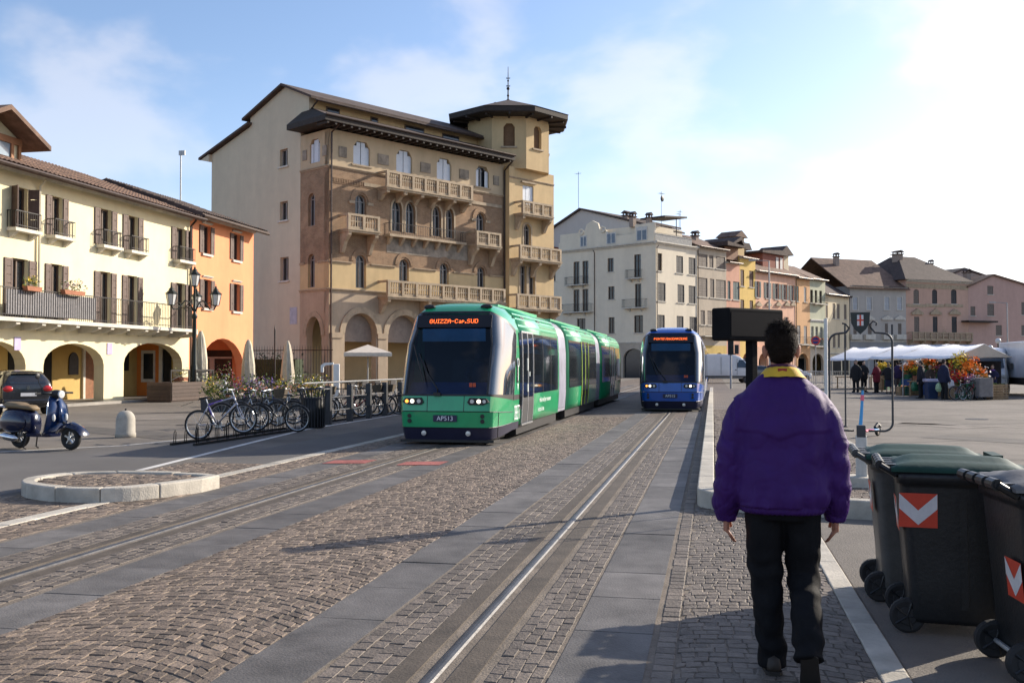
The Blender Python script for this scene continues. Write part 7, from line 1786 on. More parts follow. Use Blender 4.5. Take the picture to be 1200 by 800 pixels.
for s in (-1, 1): mb.tube([(x - .05, s * (w + .004), z) for x, w, z in ls], .009, 5)
mb.build('shield_trim', m_chrome, t)
mb = MB(); mb.smooth = True; mb.loft([[(.955, -.03, .92), (.955, .03, .92), (.93, .03, .92), (.93, -.03, .92)], [(1.01, -.04, .70), (1.01, .04, .70), (.95, .04, .70), (.95, -.04, .70)], [(1.04, -.05, .50), (1.04, .05, .50), (.93, .05, .50), (.93, -.05, .50)]]); mb.build('steering_cover', m_navyb, t)
for s in (-1, 1): mb = MB(); mb.ball((.97, s * .15, .60), .03, .035, .07, 10, 6); mb.build('turn_signal', m_lglass, t)
mb = MB(); mb.smooth = True; n = 14; mb.loft([[(WBS + (.30) * math.cos(R(10 + 150 * k / n)) * (1.0 if k > n / 3 else 1.12), y * (.125 if 0 < k < n else .05), .225 + (.30 - .10 * abs(y) ** 3) * math.sin(R(10 + 150 * k / n))) for y in (-1, -.7, 0, .7, 1)] for k in range(n + 1)], cap=False, closed=False); mb.build('front_mudguard', m_navy, t)
mb = MB(); mb.tube([(WBS, .09, .225), (WBS - .10, .09, .40), (.98, 0, .55)], .028, 6); mb.build('fork', m_black, t)
mb = MB(); mb.smooth = True; mb.ball((.88, 0, 1.03), .13, .12, .085, 14, 8); mb.tube([(.84, -.34, 1.05), (.86, -.12, 1.05), (.86, .12, 1.05), (.84, .34, 1.05)], [.018, .03, .03, .018], 8); hs = mb.build('handlebar', m_black, t)
mb = MB(); mb.M = T(.985, 0, 1.03, ry=PI / 2); mb.lathe([(.075, .0), (.07, .025), (.001, .035)], 16); mb.build('headlight', m_lglass, hs)
for s in (-1, 1): mb = MB(); mb.tube([(.84, s * .34, 1.05), (.83, s * .44, 1.045)], .021, 6); mb.build('grip', m_rubber, hs)
mb = MB(); mb.tube([(.84, -.26, 1.07), (.80, -.34, 1.25), (.79, -.35, 1.33)], .008, 5); mb.M = Matrix(); mb.ball((.79, -.36, 1.37), .02, .06, .055, 12, 8); mb.build('mirror', m_black, hs)
mb = MB(); mb.smooth = True; mb.M = T(-.05, -.19, .22, ry=PI / 2 + .12); mb.lathe([(.001, -.28), (.06, -.26), (.075, -.1), (.07, .14), (.03, .20), (.001, .21)], 14); mb.build('exhaust', m_chrome, t)
for s in (-1, 1): mb = MB(); mb.tube([(.30, s * .12, .24), (.24, s * .15, .03), (.30, s * .15, .005)], .014, 5); mb.build('stand_leg', m_black, t)
mb = MB(); mb.tube([(-.22, -.14, .78), (-.46, -.13, .80), (-.48, 0, .81), (-.46, .13, .80), (-.22, .14, .78)], .012, 6); mb.build('grab_rail', m_chrome, t)
mb = MB(); mb.box(-.47, -.43, -.06, .06, .54, .62); mb.build('tail_light', mat('lens_red', (.35, .01, .01), .2), t); mb = MB(); mb.box(-.48, -.46, -.09, .09, .32, .48); mb.build('number_plate', m_swh, t)
mb = MB(); mb.loft([[(-.30, -.07, .52), (-.30, .07, .52), (-.28, .07, .52), (-.28, -.07, .52)], [(-.47, -.08, .30), (-.47, .08, .30), (-.45, .08, .30), (-.45, -.08, .30)]]); mb.build('rear_mudguard', m_black, t)

# ---- cars and vans: body lofted over stations, glass set into it
m_cglass = mat('car_glass', (.018, .023, .028), .04, .2, 2, spec=1.0, coat=.6)
m_lensr = MATS['lens_red']
def car_wheel(t, x, y, r=.31, w=.20, rimm=m_alu):
    mb = MB(); mb.smooth = True; s = 1 if x > 0 else -1
    mb.M = T(x, y, r, ry=PI / 2); mb.lathe([(r * .62, -w / 2), (r * .92, -w / 2), (r, -w / 2 + .03), (r, w / 2 - .03), (r * .92, w / 2), (r * .62, w / 2)], 26); o = mb.build('wheel', m_rubber, t)
    mb = MB(); mb.M = T(x + s * w * .38, y, r, ry=PI / 2); mb.lathe([(.001, 0), (r * .64, 0), (r * .64, -.05 * s)], 20, cap=False)
    mb.build('rim', m_black, o)
    mb = MB(); mb.M = T(x + s * w * .42, y, r, ry=PI / 2)
    for k in range(7): a = 2 * PI * k / 7; mb.tube([(.04 * math.cos(a), .04 * math.sin(a), 0), (r * .6 * math.cos(a), r * .6 * math.sin(a), 0)], .025, 4)
    mb.torus((0, 0, 0), r * .62, .018, 22, 5, 'z'); mb.ball((0, 0, 0), .05, n=8, m=6); mb.build('rim_spokes', rimm, o)
def car(name, label, paint, loc, rz, stations, wheels, wins, group=None, cat='car'):
    """stations: (y, z_low, z_belt, z_top, half width low, belt, top); local y is forward"""
    t = thing(name, label, cat, loc, rz, group)
    mb = MB(); mb.smooth = True; rings = []
    for y, zl, zb_, zt_, wl_, wb, wt in stations:
        half = [(wl_ * .86, zl), (wl_, zl + .08), ((wl_ + wb) / 2 + .012, (zl + zb_) / 2), (wb, zb_), (wb * .985, zb_ + .02), ((wb + wt) / 2 + .02, (zb_ + zt_) / 2 + .02), (wt, zt_ - .04), (wt * .80, zt_)]
        rings.append([(x, y, z) for x, z in half] + [(-x, y, z) for x, z in half[::-1]])
    mb.loft(rings); b = mb.build('body', paint, t)
    m_ = b.modifiers.new('subsurf', 'SUBSURF'); m_.levels = 1; m_.render_levels = 1
    for x in (-1, 1):
        for y in wheels: 
            car_wheel(t, x * (stations[len(stations) // 2][4] - .10), y)
    for nm, m_, poly, th in wins:
        mb = MB(); n = len(poly); vs = [tuple(p) for p in poly]
        nn = (Vector(poly[1]) - Vector(poly[0])).cross(Vector(poly[2]) - Vector(poly[0])).normalized() * th
        mb.add(vs + [tuple(Vector(p) + nn) for p in poly], [tuple(range(n)), tuple(range(n, 2 * n))] + [(i, (i + 1) % n, n + (i + 1) % n, n + i) for i in range(n)]); mb.build(nm, m_, t, bevel=.006)
    return t
m_cdark = mat('car_paint_dark', (.022, .022, .026), .25, .08, 3, coat=.8)
st_h = [(-2.02, .34, .80, .98, .70, .72, .60), (-1.96, .24, .92, 1.12, .80, .82, .66), (-1.70, .20, .95, 1.36, .85, .86, .62), (-1.35, .20, .95, 1.45, .87, .875, .60), (-.4, .19, .94, 1.49, .88, .88, .60), (.45, .19, .92, 1.44, .88, .87, .60), (1.0, .20, .90, 1.02, .87, .86, .66), (1.6, .22, .80, .86, .85, .82, .66), (2.05, .30, .66, .70, .74, .70, .55)]
cp = Vector((-22.4, 28.6, 0))
t = car('hatchback_car', 'dark grey hatchback parked at the left edge beside the arcades, seen from behind', m_cdark, (cp.x, cp.y, 0), R(53), st_h, (-1.28, 1.28),
    [('rear_window', m_cglass, [(-.58, -1.985, 1.02), (.58, -1.985, 1.02), (.50, -1.70, 1.33), (-.50, -1.70, 1.33)], .02),
     ('side_window', m_cglass, [(-.885, -1.5, .98), (-.885, .62, .98), (-.70, .30, 1.38), (-.70, -1.25, 1.38)], .012), ('side_window', m_cglass, [(.885, -1.5, .98), (.70, -1.25, 1.38), (.70, .30, 1.38), (.885, .62, .98)], .012),
     ('windscreen', m_cglass, [(-.62, .95, 1.04), (-.52, .50, 1.42), (.52, .50, 1.42), (.62, .95, 1.04)], .02)])
t.scale = (.9, .9, .96)
for s in (-1, 1): mb = MB(); mb.smooth = True; mb.ball((s * .64, -1.985, .86), .17, .06, .10, 14, 8); mb.build('tail_light', mat('tail_red', (.55, .02, .02), .2, coat=.6), t)
mb = MB(); mb.box(-.26, .26, -2.085, -2.065, .62, .73); mb.build('number_plate', m_swh, t)
mb = MB(); mb.box(-.80, .80, -2.06, -1.9, .36, .52); mb.build('bumper', m_cdark, t, bevel=.04); mb = MB(); mb.M = T(0, -2.03, .90, rx=PI / 2); mb.lathe([(.001, .01), (.06, .01), (.06, 0)], 14); mb.build('badge', m_chrome, t)
mb = MB(); mb.box(-.50, .50, -1.80, -1.62, 1.39, 1.42); mb.build('spoiler', m_cdark, t)
for s in (-1, 1): mb = MB(); mb.ball((s * .95, .62, 1.02), .09, .07, .08, 10, 6); mb.build('door_mirror', m_cdark, t)
m_van = mat('van_white', (.62, .63, .65), .35, .05, 3, coat=.5, stain=.1)
st_v = [(-2.7, .40, 1.2, 2.42, .90, .96, .80), (-2.6, .34, 1.2, 2.48, .97, 1.0, .86), (0, .34, 1.2, 2.50, .98, 1.0, .86), (1.0, .34, 1.2, 2.46, .98, 1.0, .84), (1.6, .34, 1.2, 2.10, .98, .99, .76), (2.1, .34, 1.15, 1.42, .98, .97, .80), (2.55, .36, .95, 1.08, .92, .86, .70), (2.75, .42, .75, .80, .80, .76, .60)]
def van(label, loc, rz, group='white vans'):
    t = car('delivery_van', label, m_van, loc, rz, st_v, (-1.75, 1.75),
        [('side_window', m_cglass, [(1.01, 1.0, 1.32), (1.01, 1.95, 1.32), (.86, 1.5, 1.98), (.86, 1.0, 1.98)], .012), ('side_window', m_cglass, [(-1.01, 1.0, 1.32), (-.86, 1.0, 1.98), (-.86, 1.5, 1.98), (-1.01, 1.95, 1.32)], .012),
         ('windscreen', m_cglass, [(-.80, 2.17, 1.40), (-.70, 1.66, 2.08), (.70, 1.66, 2.08), (.80, 2.17, 1.40)], .03)], group, 'van')
    for s in (-1, 1):
        mb = MB(); mb.box(s * 1.005 - .01, s * 1.005 + .01, -2.5, 2.2, .50, .62); mb.build('rubbing_strip', m_black, t); mb = MB(); mb.box(s * 1.10 - .09, s * 1.10 + .09, 1.85, 1.95, 1.35, 1.65); mb.build('door_mirror', m_black, t)
        mb = MB(); mb.ball((s * .78, 2.62, .98), .14, .10, .14, 10, 6); mb.build('headlight', m_lglass, t)
        mb = MB(); mb.box(s * 1.004 - .006, s * 1.004 + .006, .96, .985, .7, 2.1); mb.box(s * 1.004 - .006, s * 1.004 + .006, -.4, -.375, .7, 2.2); mb.build('door_seam', m_black, t); mb = MB(); mb.box(s * 1.01 - .015, s * 1.01 + .015, .78, .92, 1.1, 1.16); mb.build('door_handle', m_black, t)
    mb = MB(); mb.box(-.85, .85, 2.66, 2.82, .36, .62); mb.build('bumper', m_black, t, bevel=.05); mb = MB(); mb.box(-.4, .4, 2.76, 2.80, .72, .84); mb.build('grille', m_black, t)
    return t
d = ray(848, 427) * 86
van('white delivery van seen from the side right behind the blue tram', (d.x, d.y, 0), R(-90 + 9))
d = ray(1172, 427) * 51.5
van('white van parked nose to the camera at the right end of the market', (d.x, d.y + 2.2, 0), R(164))
d = ray(1212, 427) * 50
t = thing('box_truck', 'white box truck cut off by the right edge of the picture', 'truck', (d.x + .4, d.y, 0), R(0))
mb = MB(); mb.box(-1.0, 1.0, -1.8, 4, .9, 2.75); mb.build('box_body', m_van, t, bevel=.04); mb = MB(); mb.box(-1.0, 1.0, 4.1, 5.6, .5, 2.2); mb.build('cab', m_van, t, bevel=.15); mb = MB(); mb.box(-.9, .9, -1.7, 5.0, .55, .9); mb.build('chassis', m_black, t)
for s in (-1, 1):
    for y in (-.8, 4.5): car_wheel(t, s * .88, y, .38, .24)
for x, Z, c, lb, rz in ((925, 92, (.5, .5, .52), 'silver car parked near the far arcade just right of the man', -70), (893, 118, (.12, .12, .13), 'dark car parked in front of the pink house arches', -80)):
    d = ray(x, 427) * Z
    car('parked_car', lb, mat('car_paint_%d' % x, c, .25, .05, 3, coat=.7), (d.x, d.y, 0), R(rz), st_h, (-1.28, 1.28), [('side_window', m_cglass, [(.885, -1.5, .98), (.70, -1.25, 1.38), (.70, .30, 1.38), (.885, .62, .98)], .012), ('rear_window', m_cglass, [(-.58, -1.985, 1.02), (.58, -1.985, 1.02), (.50, -1.70, 1.33), (-.50, -1.70, 1.33)], .02), ('windscreen', m_cglass, [(-.62, .95, 1.04), (-.52, .50, 1.42), (.52, .50, 1.42), (.62, .95, 1.04)], .02)], 'parked cars')
# ================================================================== PEOPLE
def ell(cx, cy, z, rx, ry, n=22, e=2.2):
    pts = []
    for k in range(n):
        a = 2 * PI * k / n; c, s = math.cos(a), math.sin(a)
        pts.append((cx + rx * math.copysign(abs(c) ** (2 / e), c), cy + ry * math.copysign(abs(s) ** (2 / e), s), z))
    return pts
def remesh(mb, name, m, voxel, smooth=2, deform=None, mats=None):
    """fuse overlapping closed shapes into one continuous surface"""
    me = mb.mesh(name, m); o = bpy.data.objects.new(name, me); COL.objects.link(o)
    r = o.modifiers.new('r', 'REMESH'); r.mode = 'VOXEL'; r.voxel_size = voxel; r.use_smooth_shade = True
    if smooth: s = o.modifiers.new('s', 'SMOOTH'); s.factor = .5; s.iterations = smooth
    dg = bpy.context.evaluated_depsgraph_get(); new = bpy.data.meshes.new_from_object(o.evaluated_get(dg)); bpy.data.objects.remove(o); bpy.data.meshes.remove(me)
    new.name = name; new.materials.clear(); new.materials.append(m)
    if deform:
        n = len(new.vertices); co = np.empty(n * 3); new.vertices.foreach_get('co', co); co = co.reshape(n, 3)
        no = np.empty(n * 3); new.vertices.foreach_get('normal', no); no = no.reshape(n, 3)
        d = np.array([deform(co[i], no[i]) for i in range(n)])
        co = co + no * d[:, None]; new.vertices.foreach_set('co', co.ravel()); new.update()
    new.polygons.foreach_set('use_smooth', [True] * len(new.polygons))
    return new
def bez(pts, n=4):
    P = [Vector(p) for p in pts]; P = [P[0] * 2 - P[1]] + P + [P[-1] * 2 - P[-2]]; r = []
    for i in range(1, len(P) - 2):
        for j in range(n):
            t = j / n; a, b, c, d = P[i - 1], P[i], P[i + 1], P[i + 2]
            r.append(.5 * ((2 * b) + (c - a) * t + (2 * a - 5 * b + 4 * c - d) * t * t + (3 * b - a - 3 * c + d) * t ** 3))
    return r + [P[-2]]
def limb(mb, pts, rad, n=4, m=14):
    p = bez(pts, n); k = len(p); xs = [i / (k - 1) for i in range(k)]; r = np.interp(xs, [i / (len(rad) - 1) for i in range(len(rad))], rad); mb.tube(p, list(r), m)
def hand(mb, w, s, curl=.75, r0=.0085):
    """right/left hand hanging from the wrist w; s = +1 right"""
    w = Vector(w)
    mb.loft([[tuple(w + Vector((s * -.002 + x * .016, y * ww, z))) for x, y in ((-1, -.7), (-1, 0), (-1, .7), (0, 1), (1, .7), (1, 0), (1, -.7), (0, -1))] for z, ww in ((.03, .026), (0, .027), (-.03, .036), (-.07, .042), (-.095, .040))])
    for k, (y, l) in enumerate(((.033, .074), (.011, .084), (-.011, .078), (-.032, .060))):
        a = w + Vector((0, y, -.085)); c = curl * (.8 + .15 * k)
        p1 = a + Vector((-s * .10 * c * .3 * l / .08, 0, -l * .42)); p2 = p1 + Vector((-s * l * .20 * c, .004 + l * .10, -l * .30)); p3 = p2 + Vector((-s * l * .16, .004 + l * .10, -l * .14))
        mb.tube([a, p1, p2, p3], [r0 * 1.05, r0, r0 * .9, r0 * .7], 8)
    a = w + Vector((-s * .004, .026, -.022)); mb.tube([a, a + Vector((-s * .012, .022, -.03)), a + Vector((-s * .022, .026, -.062))], [.013, .011, .008], 8)
def person(label, loc, rz, H=1.78, skin=(.42, .24, .17), hair=(.03, .02, .014), coat=None, legs=None, shoe=None, coat_len=.82, voxel=.012, group=None, stance='stand', dress=False, hat=None, coat_fn=None, leg_fn=None, handv=None, arms='down', wide=1.0, bag=None):
    S = H / 1.78
    msk = skin if not isinstance(skin, tuple) else mat('skin_%d' % (skin[0] * 1000), skin, .55, .12, 14, .05, 60)
    lean = 0
    if stance == 'walk':
        LL = [(-.092, 0, .92), (-.086, .055, .50), (-.052, .055, .085)]; RLg = [(.092, 0, .92), (.108, .075, .50), (.112, -.22, .20)]
        feet = [((-.052, .05, 0), 0, -6), ((.114, -.215, .115), 52, 6)]
    else:
        LL = [(-.09, 0, .92), (-.10, .02, .50), (-.10, 0, .085)]; RLg = [(.09, 0, .92), (.10, .03, .50), (.11, .02, .085)]
        feet = [((-.10, 0, 0), 0, -8), ((.11, .02, 0), 0, 8)]
    if arms == 'down': AL = [(-.165, 0, 1.405), (-.255, -.04, 1.10), (-.283, .045, .815)]; AR = [(.165, 0, 1.405), (.252, -.025, 1.10), (.268, .075, .825)]
    else: AL = [(-.165, 0, 1.405), (-.27, -.02, 1.16), (-.15, .22, 1.10)]; AR = [(.165, 0, 1.405), (.27, -.02, 1.16), (.14, .24, 1.12)]
    # ---- continuous body
    mb = MB(); mb.M = Matrix.Scale(S, 4)
    mb.loft([ell(0, 0, z, rx, ry) for z, rx, ry in ((.84, .13, .10), (.92, .155, .115), (1.05, .14, .10), (1.2, .155, .11), (1.35, .175, .11), (1.43, .165, .095), (1.475, .09, .07), (1.50, .06, .06))])
    limb(mb, [(0, -.015, 1.46), (0, -.005, 1.53), (0, .01, 1.60)], [.062, .054, .056])
    # head: skull, jaw, nose, ears, brow
    mb.ball((0, .008, 1.685), .076, .096, .105, 20, 14); mb.ball((0, .040, 1.615), .056, .062, .062, 16, 10); mb.ball((0, .055, 1.585), .036, .035, .028, 12, 8)
    mb.loft([[(x * .008, .095, 1.685), (-.008 * x, .095, 1.685), (0, .10, 1.69)] for x in (1, .9)] + [[(.014, .100, 1.645), (-.014, .100, 1.645), (0, .122, 1.650)]])
    mb.tube([(-.05, .078, 1.70), (0, .098, 1.705), (.05, .078, 1.70)], .011, 6); mb.tube([(-.022, .098, 1.612), (0, .102, 1.612), (.022, .098, 1.612)], .007, 6)
    for s in (-1, 1):
        mb.M = Matrix.Scale(S, 4) @ T(s * .083, .002, 1.655, rz=-s * R(28), ry=s * R(10)); mb.ball((s * .004, -.006, 0), .009, .022, .036, 12, 8)
    mb.M = Matrix.Scale(S, 4)
    for s, A_ in ((-1, AL), (1, AR)): limb(mb, A_, [.062, .046, .042, .030, .027]); hand(mb, A_[-1], s)
    for L_ in (LL, RLg): limb(mb, L_, [.080, .070, .045, .038, .028])
    body = link('person', remesh(mb, 'person', msk, handv or voxel, 1)); tag(body, label, 'person', group); body.location = loc; body.rotation_euler = (0, 0, rz)
    # ---- eyes
    for s in (-1, 1): mb = MB(); mb.M = Matrix.Scale(S, 4); mb.smooth = True; mb.ball((s * .031, .087, 1.678), .011, n=10, m=6); mb.build('eye', mat('eye_white', (.6, .58, .55), .3), body)
    # ---- trousers
    lm = legs or mat('trousers_dark', (.012, .012, .014), .85, .3, 10, .2, 60)
    mb = MB(); mb.M = Matrix.Scale(S, 4)
    if dress: mb.loft([ell(0, 0, z, rx, ry) for z, rx, ry in ((.40, .23, .20), (.6, .20, .17), (.85, .165, .13), (.98, .15, .115))])
    else:
        mb.loft([ell(0, -.005, z, rx * wide, ry) for z, rx, ry in ((.80, .150, .115), (.86, .180, .135), (.95, .180, .130), (1.03, .165, .115))])
        for L_, s in ((LL, -1), (RLg, 1)):
            a, k, f = L_; f2 = (f[0], f[1] + .005, max(.03, f[2] - .055)); limb(mb, [(a[0] * .95, a[1], .93), ((a[0] + k[0]) / 2, (a[1] + k[1]) / 2 - .01, .72), k, ((k[0] + f[0]) / 2, (k[1] + f[1]) / 2 - .012, (k[2] + f[2]) / 2), f2], [.105, .100, .092, .086, .080, .078, .074, .072])
    tr = link('trousers' if not dress else 'skirt', remesh(mb, 'trousers', lm, max(voxel, .009), 2, leg_fn), body)
    # ---- shoes
    sm_ = shoe or mat('shoe_black', (.014, .013, .013), .45, .3, 10)
    for (p, tip, turn) in feet:
        mb = MB(); mb.smooth = True
        mb.M = Matrix.Scale(S, 4) @ T(p[0], p[1], p[2], rz=R(-turn), rx=R(-tip))
        mb.loft([[(x * w, y, .004 if zq == 0 else h) for x, zq in ((-.8, 0), (.8, 0), (1, .3), (.75, 1), (0, 1.0), (-.75, 1), (-1, .3))] if False else [(-.85 * w, y, .018), (.85 * w, y, .018), (w, y, .04), (.8 * w, y, h * .8), (0, y, h), (-.8 * w, y, h * .8), (-w, y, .04)] for y, w, h in ((-.075, .022, .06), (-.06, .036, .10), (0, .040, .11), (.06, .043, .085), (.13, .047, .062), (.18, .038, .05), (.205, .018, .036))])
        sh_ = mb.build('shoe', sm_, body)
        mb = MB(); mb.M = Matrix.Scale(S, 4) @ T(p[0], p[1], p[2], rz=R(-turn), rx=R(-tip)); mb.loft([[(x * w, y, z) for x, z in ((-1, 0), (1, 0), (1, .022), (-1, .022))] for y, w in ((-.085, .026), (-.065, .041), (.06, .045), (.13, .050), (.185, .040), (.212, .018))]); mb.build('sole', mat('sole_brown', (.022, .018, .015), .8), sh_)
    # ---- coat
    cm = coat or mat('coat_dark', (.02, .02, .024), .8, .25, 8, .2, 50)
    mb = MB(); mb.M = Matrix.Scale(S, 4); b = coat_len
    full = 1.0 if coat_fn is None else 1.0
    prof = [(b, .198, .148), (b + .03, .210, .160), (b + .08, .222, .168), (b + .18 if b > .7 else .95, .228, .168), (1.12, .230, .165), (1.26, .236, .160), (1.36, .228, .148), (1.415, .214, .134), (1.468, .172, .116), (1.515, .125, .100), (1.553, .080, .080)]
    mb.loft([ell(0, -.005, z, rx * wide, ry, 30, 2.5) for z, rx, ry in prof])
    for s, A_ in ((-1, AL), (1, AR)):
        a, k, f = A_; mid = [(a[0] + k[0]) / 2 + s * .018, (a[1] + k[1]) / 2 - .01, (a[2] + k[2]) / 2]
        limb(mb, [(a[0] * .62, a[1], a[2] - .01), (a[0], a[1], a[2] - .02), mid, k, [(k[0] + f[0]) / 2, (k[1] + f[1]) / 2 - .012, (k[2] + f[2]) / 2], (f[0], f[1], f[2] + .02), (f[0], f[1] + .004, f[2] - .045)] if arms == 'down' else [(a[0] * .6, a[1], a[2]), (a[0], a[1], a[2] - .02), mid, k, [(k[0] + f[0]) / 2, (k[1] + f[1]) / 2, (k[2] + f[2]) / 2], [k[0] + (f[0] - k[0]) * .9, k[1] + (f[1] - k[1]) * .9, k[2] + (f[2] - k[2]) * .9]], [.055, .074, .080, .081, .080, .078, .076, .060, .046], 4, 16)
    jk = link('jacket', remesh(mb, 'jacket', cm, max(voxel, .009), 3, coat_fn), body)
    # ---- hair
    hm = mat('hair_%d_%d' % (hair[0] * 1000, hair[2] * 1000), hair, .75, .35, 30, .3, 80, spec=.1)
    mb = MB(); mb.M = Matrix.Scale(S, 4); mb.smooth = True; rr = random.Random(int(abs(loc[0]) * 1000) + 5)
    nu, nv = 28, 16; vs = []
    for i in range(nv + 1):
        ph = PI * i / nv
        for j in range(nu):
            th = 2 * PI * j / nu; d_ = Vector((math.sin(ph) * math.cos(th), math.sin(ph) * math.sin(th), math.cos(ph)))
            p = Vector((0, .004, 1.69)) + Vector((d_.x * .080, d_.y * .104, d_.z * .114))
            lim = 1.585 if d_.y < -.15 else 1.625 if d_.y < .35 else 1.74 + .02 * d_.y
            if d_.y < .5 and abs(d_.x) > .75 and d_.y > -.35: lim = 1.672
            k_ = mnoise.noise(p * 22) * .006 + mnoise.noise(p * 60) * .002
            if p.z < lim: p = Vector((0, .006, 1.68)) + (p - Vector((0, .006, 1.68))) * .78; p.z = max(p.z, lim - .01)
            else: p += d_ * (k_ + .004 * (d_.z > 0))
            vs.append(p)
    mb.add(vs, [(i * nu + j, (i + 1) * nu + j, (i + 1) * nu + (j + 1) % nu, i * nu + (j + 1) % nu) for i in range(nv) for j in range(nu)])
    hr = mb.build('hair', hm, body, fix=False)
    if voxel < .011:
        mb = MB(); mb.M = Matrix.Scale(S, 4)
        for _ in range(5200):
            th = rr.uniform(0, 2 * PI); cz = rr.uniform(-.72, 1); sz = math.sqrt(1 - cz * cz); d_ = Vector((sz * math.cos(th), sz * math.sin(th), cz))
            p = Vector((0, .004, 1.69)) + Vector((d_.x * .0805, d_.y * .1045, d_.z * .1145))
            lim = 1.60 if d_.y < -.15 else 1.65 if d_.y < .35 else 1.745
            if p.z < lim or (abs(d_.x) > .72 and p.z < 1.675 and d_.y > -.4): continue
            fl = Vector((rr.gauss(.10, .3), rr.gauss(-.15, .3) if d_.z > .5 else rr.gauss(0, .12), -1.1 if d_.z < .35 else rr.gauss(-.1, .4)))
            t_ = (fl - d_ * fl.dot(d_)).normalized(); t_ = (t_ + d_ * (rr.uniform(.10, .5) if d_.z > .55 else rr.uniform(.0, .06))).normalized(); sd = t_.cross(d_).normalized() * rr.uniform(.0008, .0020); ln = rr.uniform(.026, .062) if d_.z > .5 else rr.uniform(.012, .022)
            q1 = p + t_ * ln * .5 + d_ * .004; q2 = p + t_ * ln - d_ * .002
            mb.add([p - sd, p + sd, q1 + sd * .8, q1 - sd * .8, q2], [(0, 1, 2, 3), (3, 2, 4)])
        tag(mb.build('hair_strands', hm, body, fix=False), kind='stuff')
    if hat: mb = MB(); mb.M = Matrix.Scale(S, 4); mb.smooth = True; mb.ball((0, .0, 1.74), .098, .118, .085, 16, 8); mb.build('hat', hat, body)
    return body
# ---- the man walking away in front
def folds(p, freq, amp, seed=0.0): return amp * mnoise.noise(Vector((p[0] * freq[0] + seed, p[1] * freq[1], p[2] * freq[2])))
def jacket_fold(p, n):
    x, y, z = p; d = 0.0; ax = abs(x)
    if ax < .235:                                            # torso
        ctr = .0
        seam = 1.235 - .03 * max(0, 1 - abs(x + .02) / .09) + .012 * (ax / .2)
        if y < -.02 and z > seam and z < 1.45: d += .0085 * min(1, (z - seam) / .004 + .3) if z - seam < .06 else .0085 * max(0, 1 - (z - seam - .06) / .15)
        if z < .868: d += .0035 * math.sin(math.atan2(y, x) * 58) - .006 * max(0, 1 - abs(z - .862) / .012)
        else:
            low = max(0, 1 - (z - .86) / .36)
            d += low * (.016 * mnoise.noise(Vector((x * 17, y * 10, z * 3.2))) + 0.006 * math.sin(x * 60 + 3 * mnoise.noise(Vector((x * 6, y * 6, z * 5))))) + .007 * (low > .1) * max(0, 1 - abs(z - .93) / .10)
            d += folds(p, (7, 7, 9), .010, 3) + folds(p, (14, 14, 11), .009, 9) + .006 * abs(mnoise.noise(Vector((x * 11 + z * 7, y * 9, z * 9 - x * 8)))) - .004 * max(0, 1 - abs(mnoise.noise(Vector((x * 8 - z * 5, y * 7, z * 6 + x * 6)))) / .08)
    else:                                                    # sleeves: ring folds round the elbow and the cuff
        q = z * 46 + x * 22 + 2.2 * mnoise.noise(Vector((x * 9, y * 9, z * 7))); e = math.exp(-((z - 1.13) / .10) ** 2) + .7 * math.exp(-((z - .93) / .07) ** 2) + .25
        d += .0042 * e * math.sin(q * 1.25) + folds(p, (9, 9, 10), .008, 5) - .006 * max(0, 1 - abs(mnoise.noise(Vector((x * 10 - z * 8, y * 9, z * 8 + x * 6)))) / .10)
        if z < .895: d += .003 * math.sin(math.atan2(y - .05, ax - .27) * 24)
    return d
def leg_fold(p, n):
    x, y, z = p
    e = math.exp(-((z - .50) / .09) ** 2) + 1.2 * math.exp(-((z - .17) / .12) ** 2) + .22
    q = z * 52 + y * 26 * (1 if x > 0 else -1) + 3 * mnoise.noise(Vector((x * 8, y * 8, z * 6)))
    return .0050 * e * math.sin(q) + folds(p, (10, 10, 5), .008, 2) + folds(p, (26, 26, 14), .0025, 6)
m_jk = mat('jacket_purple', (.043, .011, .108), .6, .10, 6, .18, 260, spec=.2)
m_jt = mat('trousers_black', (.008, .008, .0095), .75, .25, 8, .2, 200, spec=.12)
man = person('man in a purple jacket with yellow collar and black trousers walking away from the camera', (.345, 5.28, 0), R(-1), 1.77, (.34, .14, .085), (.017, .011, .008), m_jk, m_jt, mat('shoe_brown', (.035, .026, .020), .6, .3, 10), .835, .0095, None, 'walk', coat_fn=jacket_fold, leg_fn=leg_fold, handv=.0042, wide=1.03)
S_ = 1.77 / 1.78
mb = MB(); mb.M = Matrix.Scale(S_, 4); mb.smooth = True; n = 40
def colr(z, rx, ry, dz=0, cy=-.012): return [(rx * math.cos(2 * PI * k / n), cy + ry * math.sin(2 * PI * k / n), z - .022 * math.sin(2 * PI * k / n) * -1 * 0 + (-.030 if False else 0) + .016 * max(0, -math.sin(2 * PI * k / n)) + .004 * mnoise.noise(Vector((math.cos(k), k * .3, z * 9)))) for k in range(n)]
mb.loft([colr(1.514, .128, .104), colr(1.529, .112, .097), colr(1.549, .095, .089), colr(1.564, .083, .084), colr(1.558, .075, .077), colr(1.524, .079, .080)], cap=False); mb.build('collar', mat('collar_yellow', (.62, .37, .025), .7, .12, 12, .2, 150), man)
mb = MB(); mb.M = Matrix.Scale(S_, 4); mb.smooth = True; mb.loft([colr(1.560, .0810, .0825), colr(1.577, .0740, .0775), colr(1.572, .067, .071), colr(1.534, .068, .07)], cap=False); mb.build('collar_lining', mat('collar_maroon', (.075, .015, .04), .8, .15, 12), man)
mb = MB(); mb.M = Matrix.Scale(S_, 4); mb.box(-.022, .022, -.1035, -.098, 1.555, 1.569); mb.build('collar_label', mat('label_red', (.30, .03, .02), .7), man)

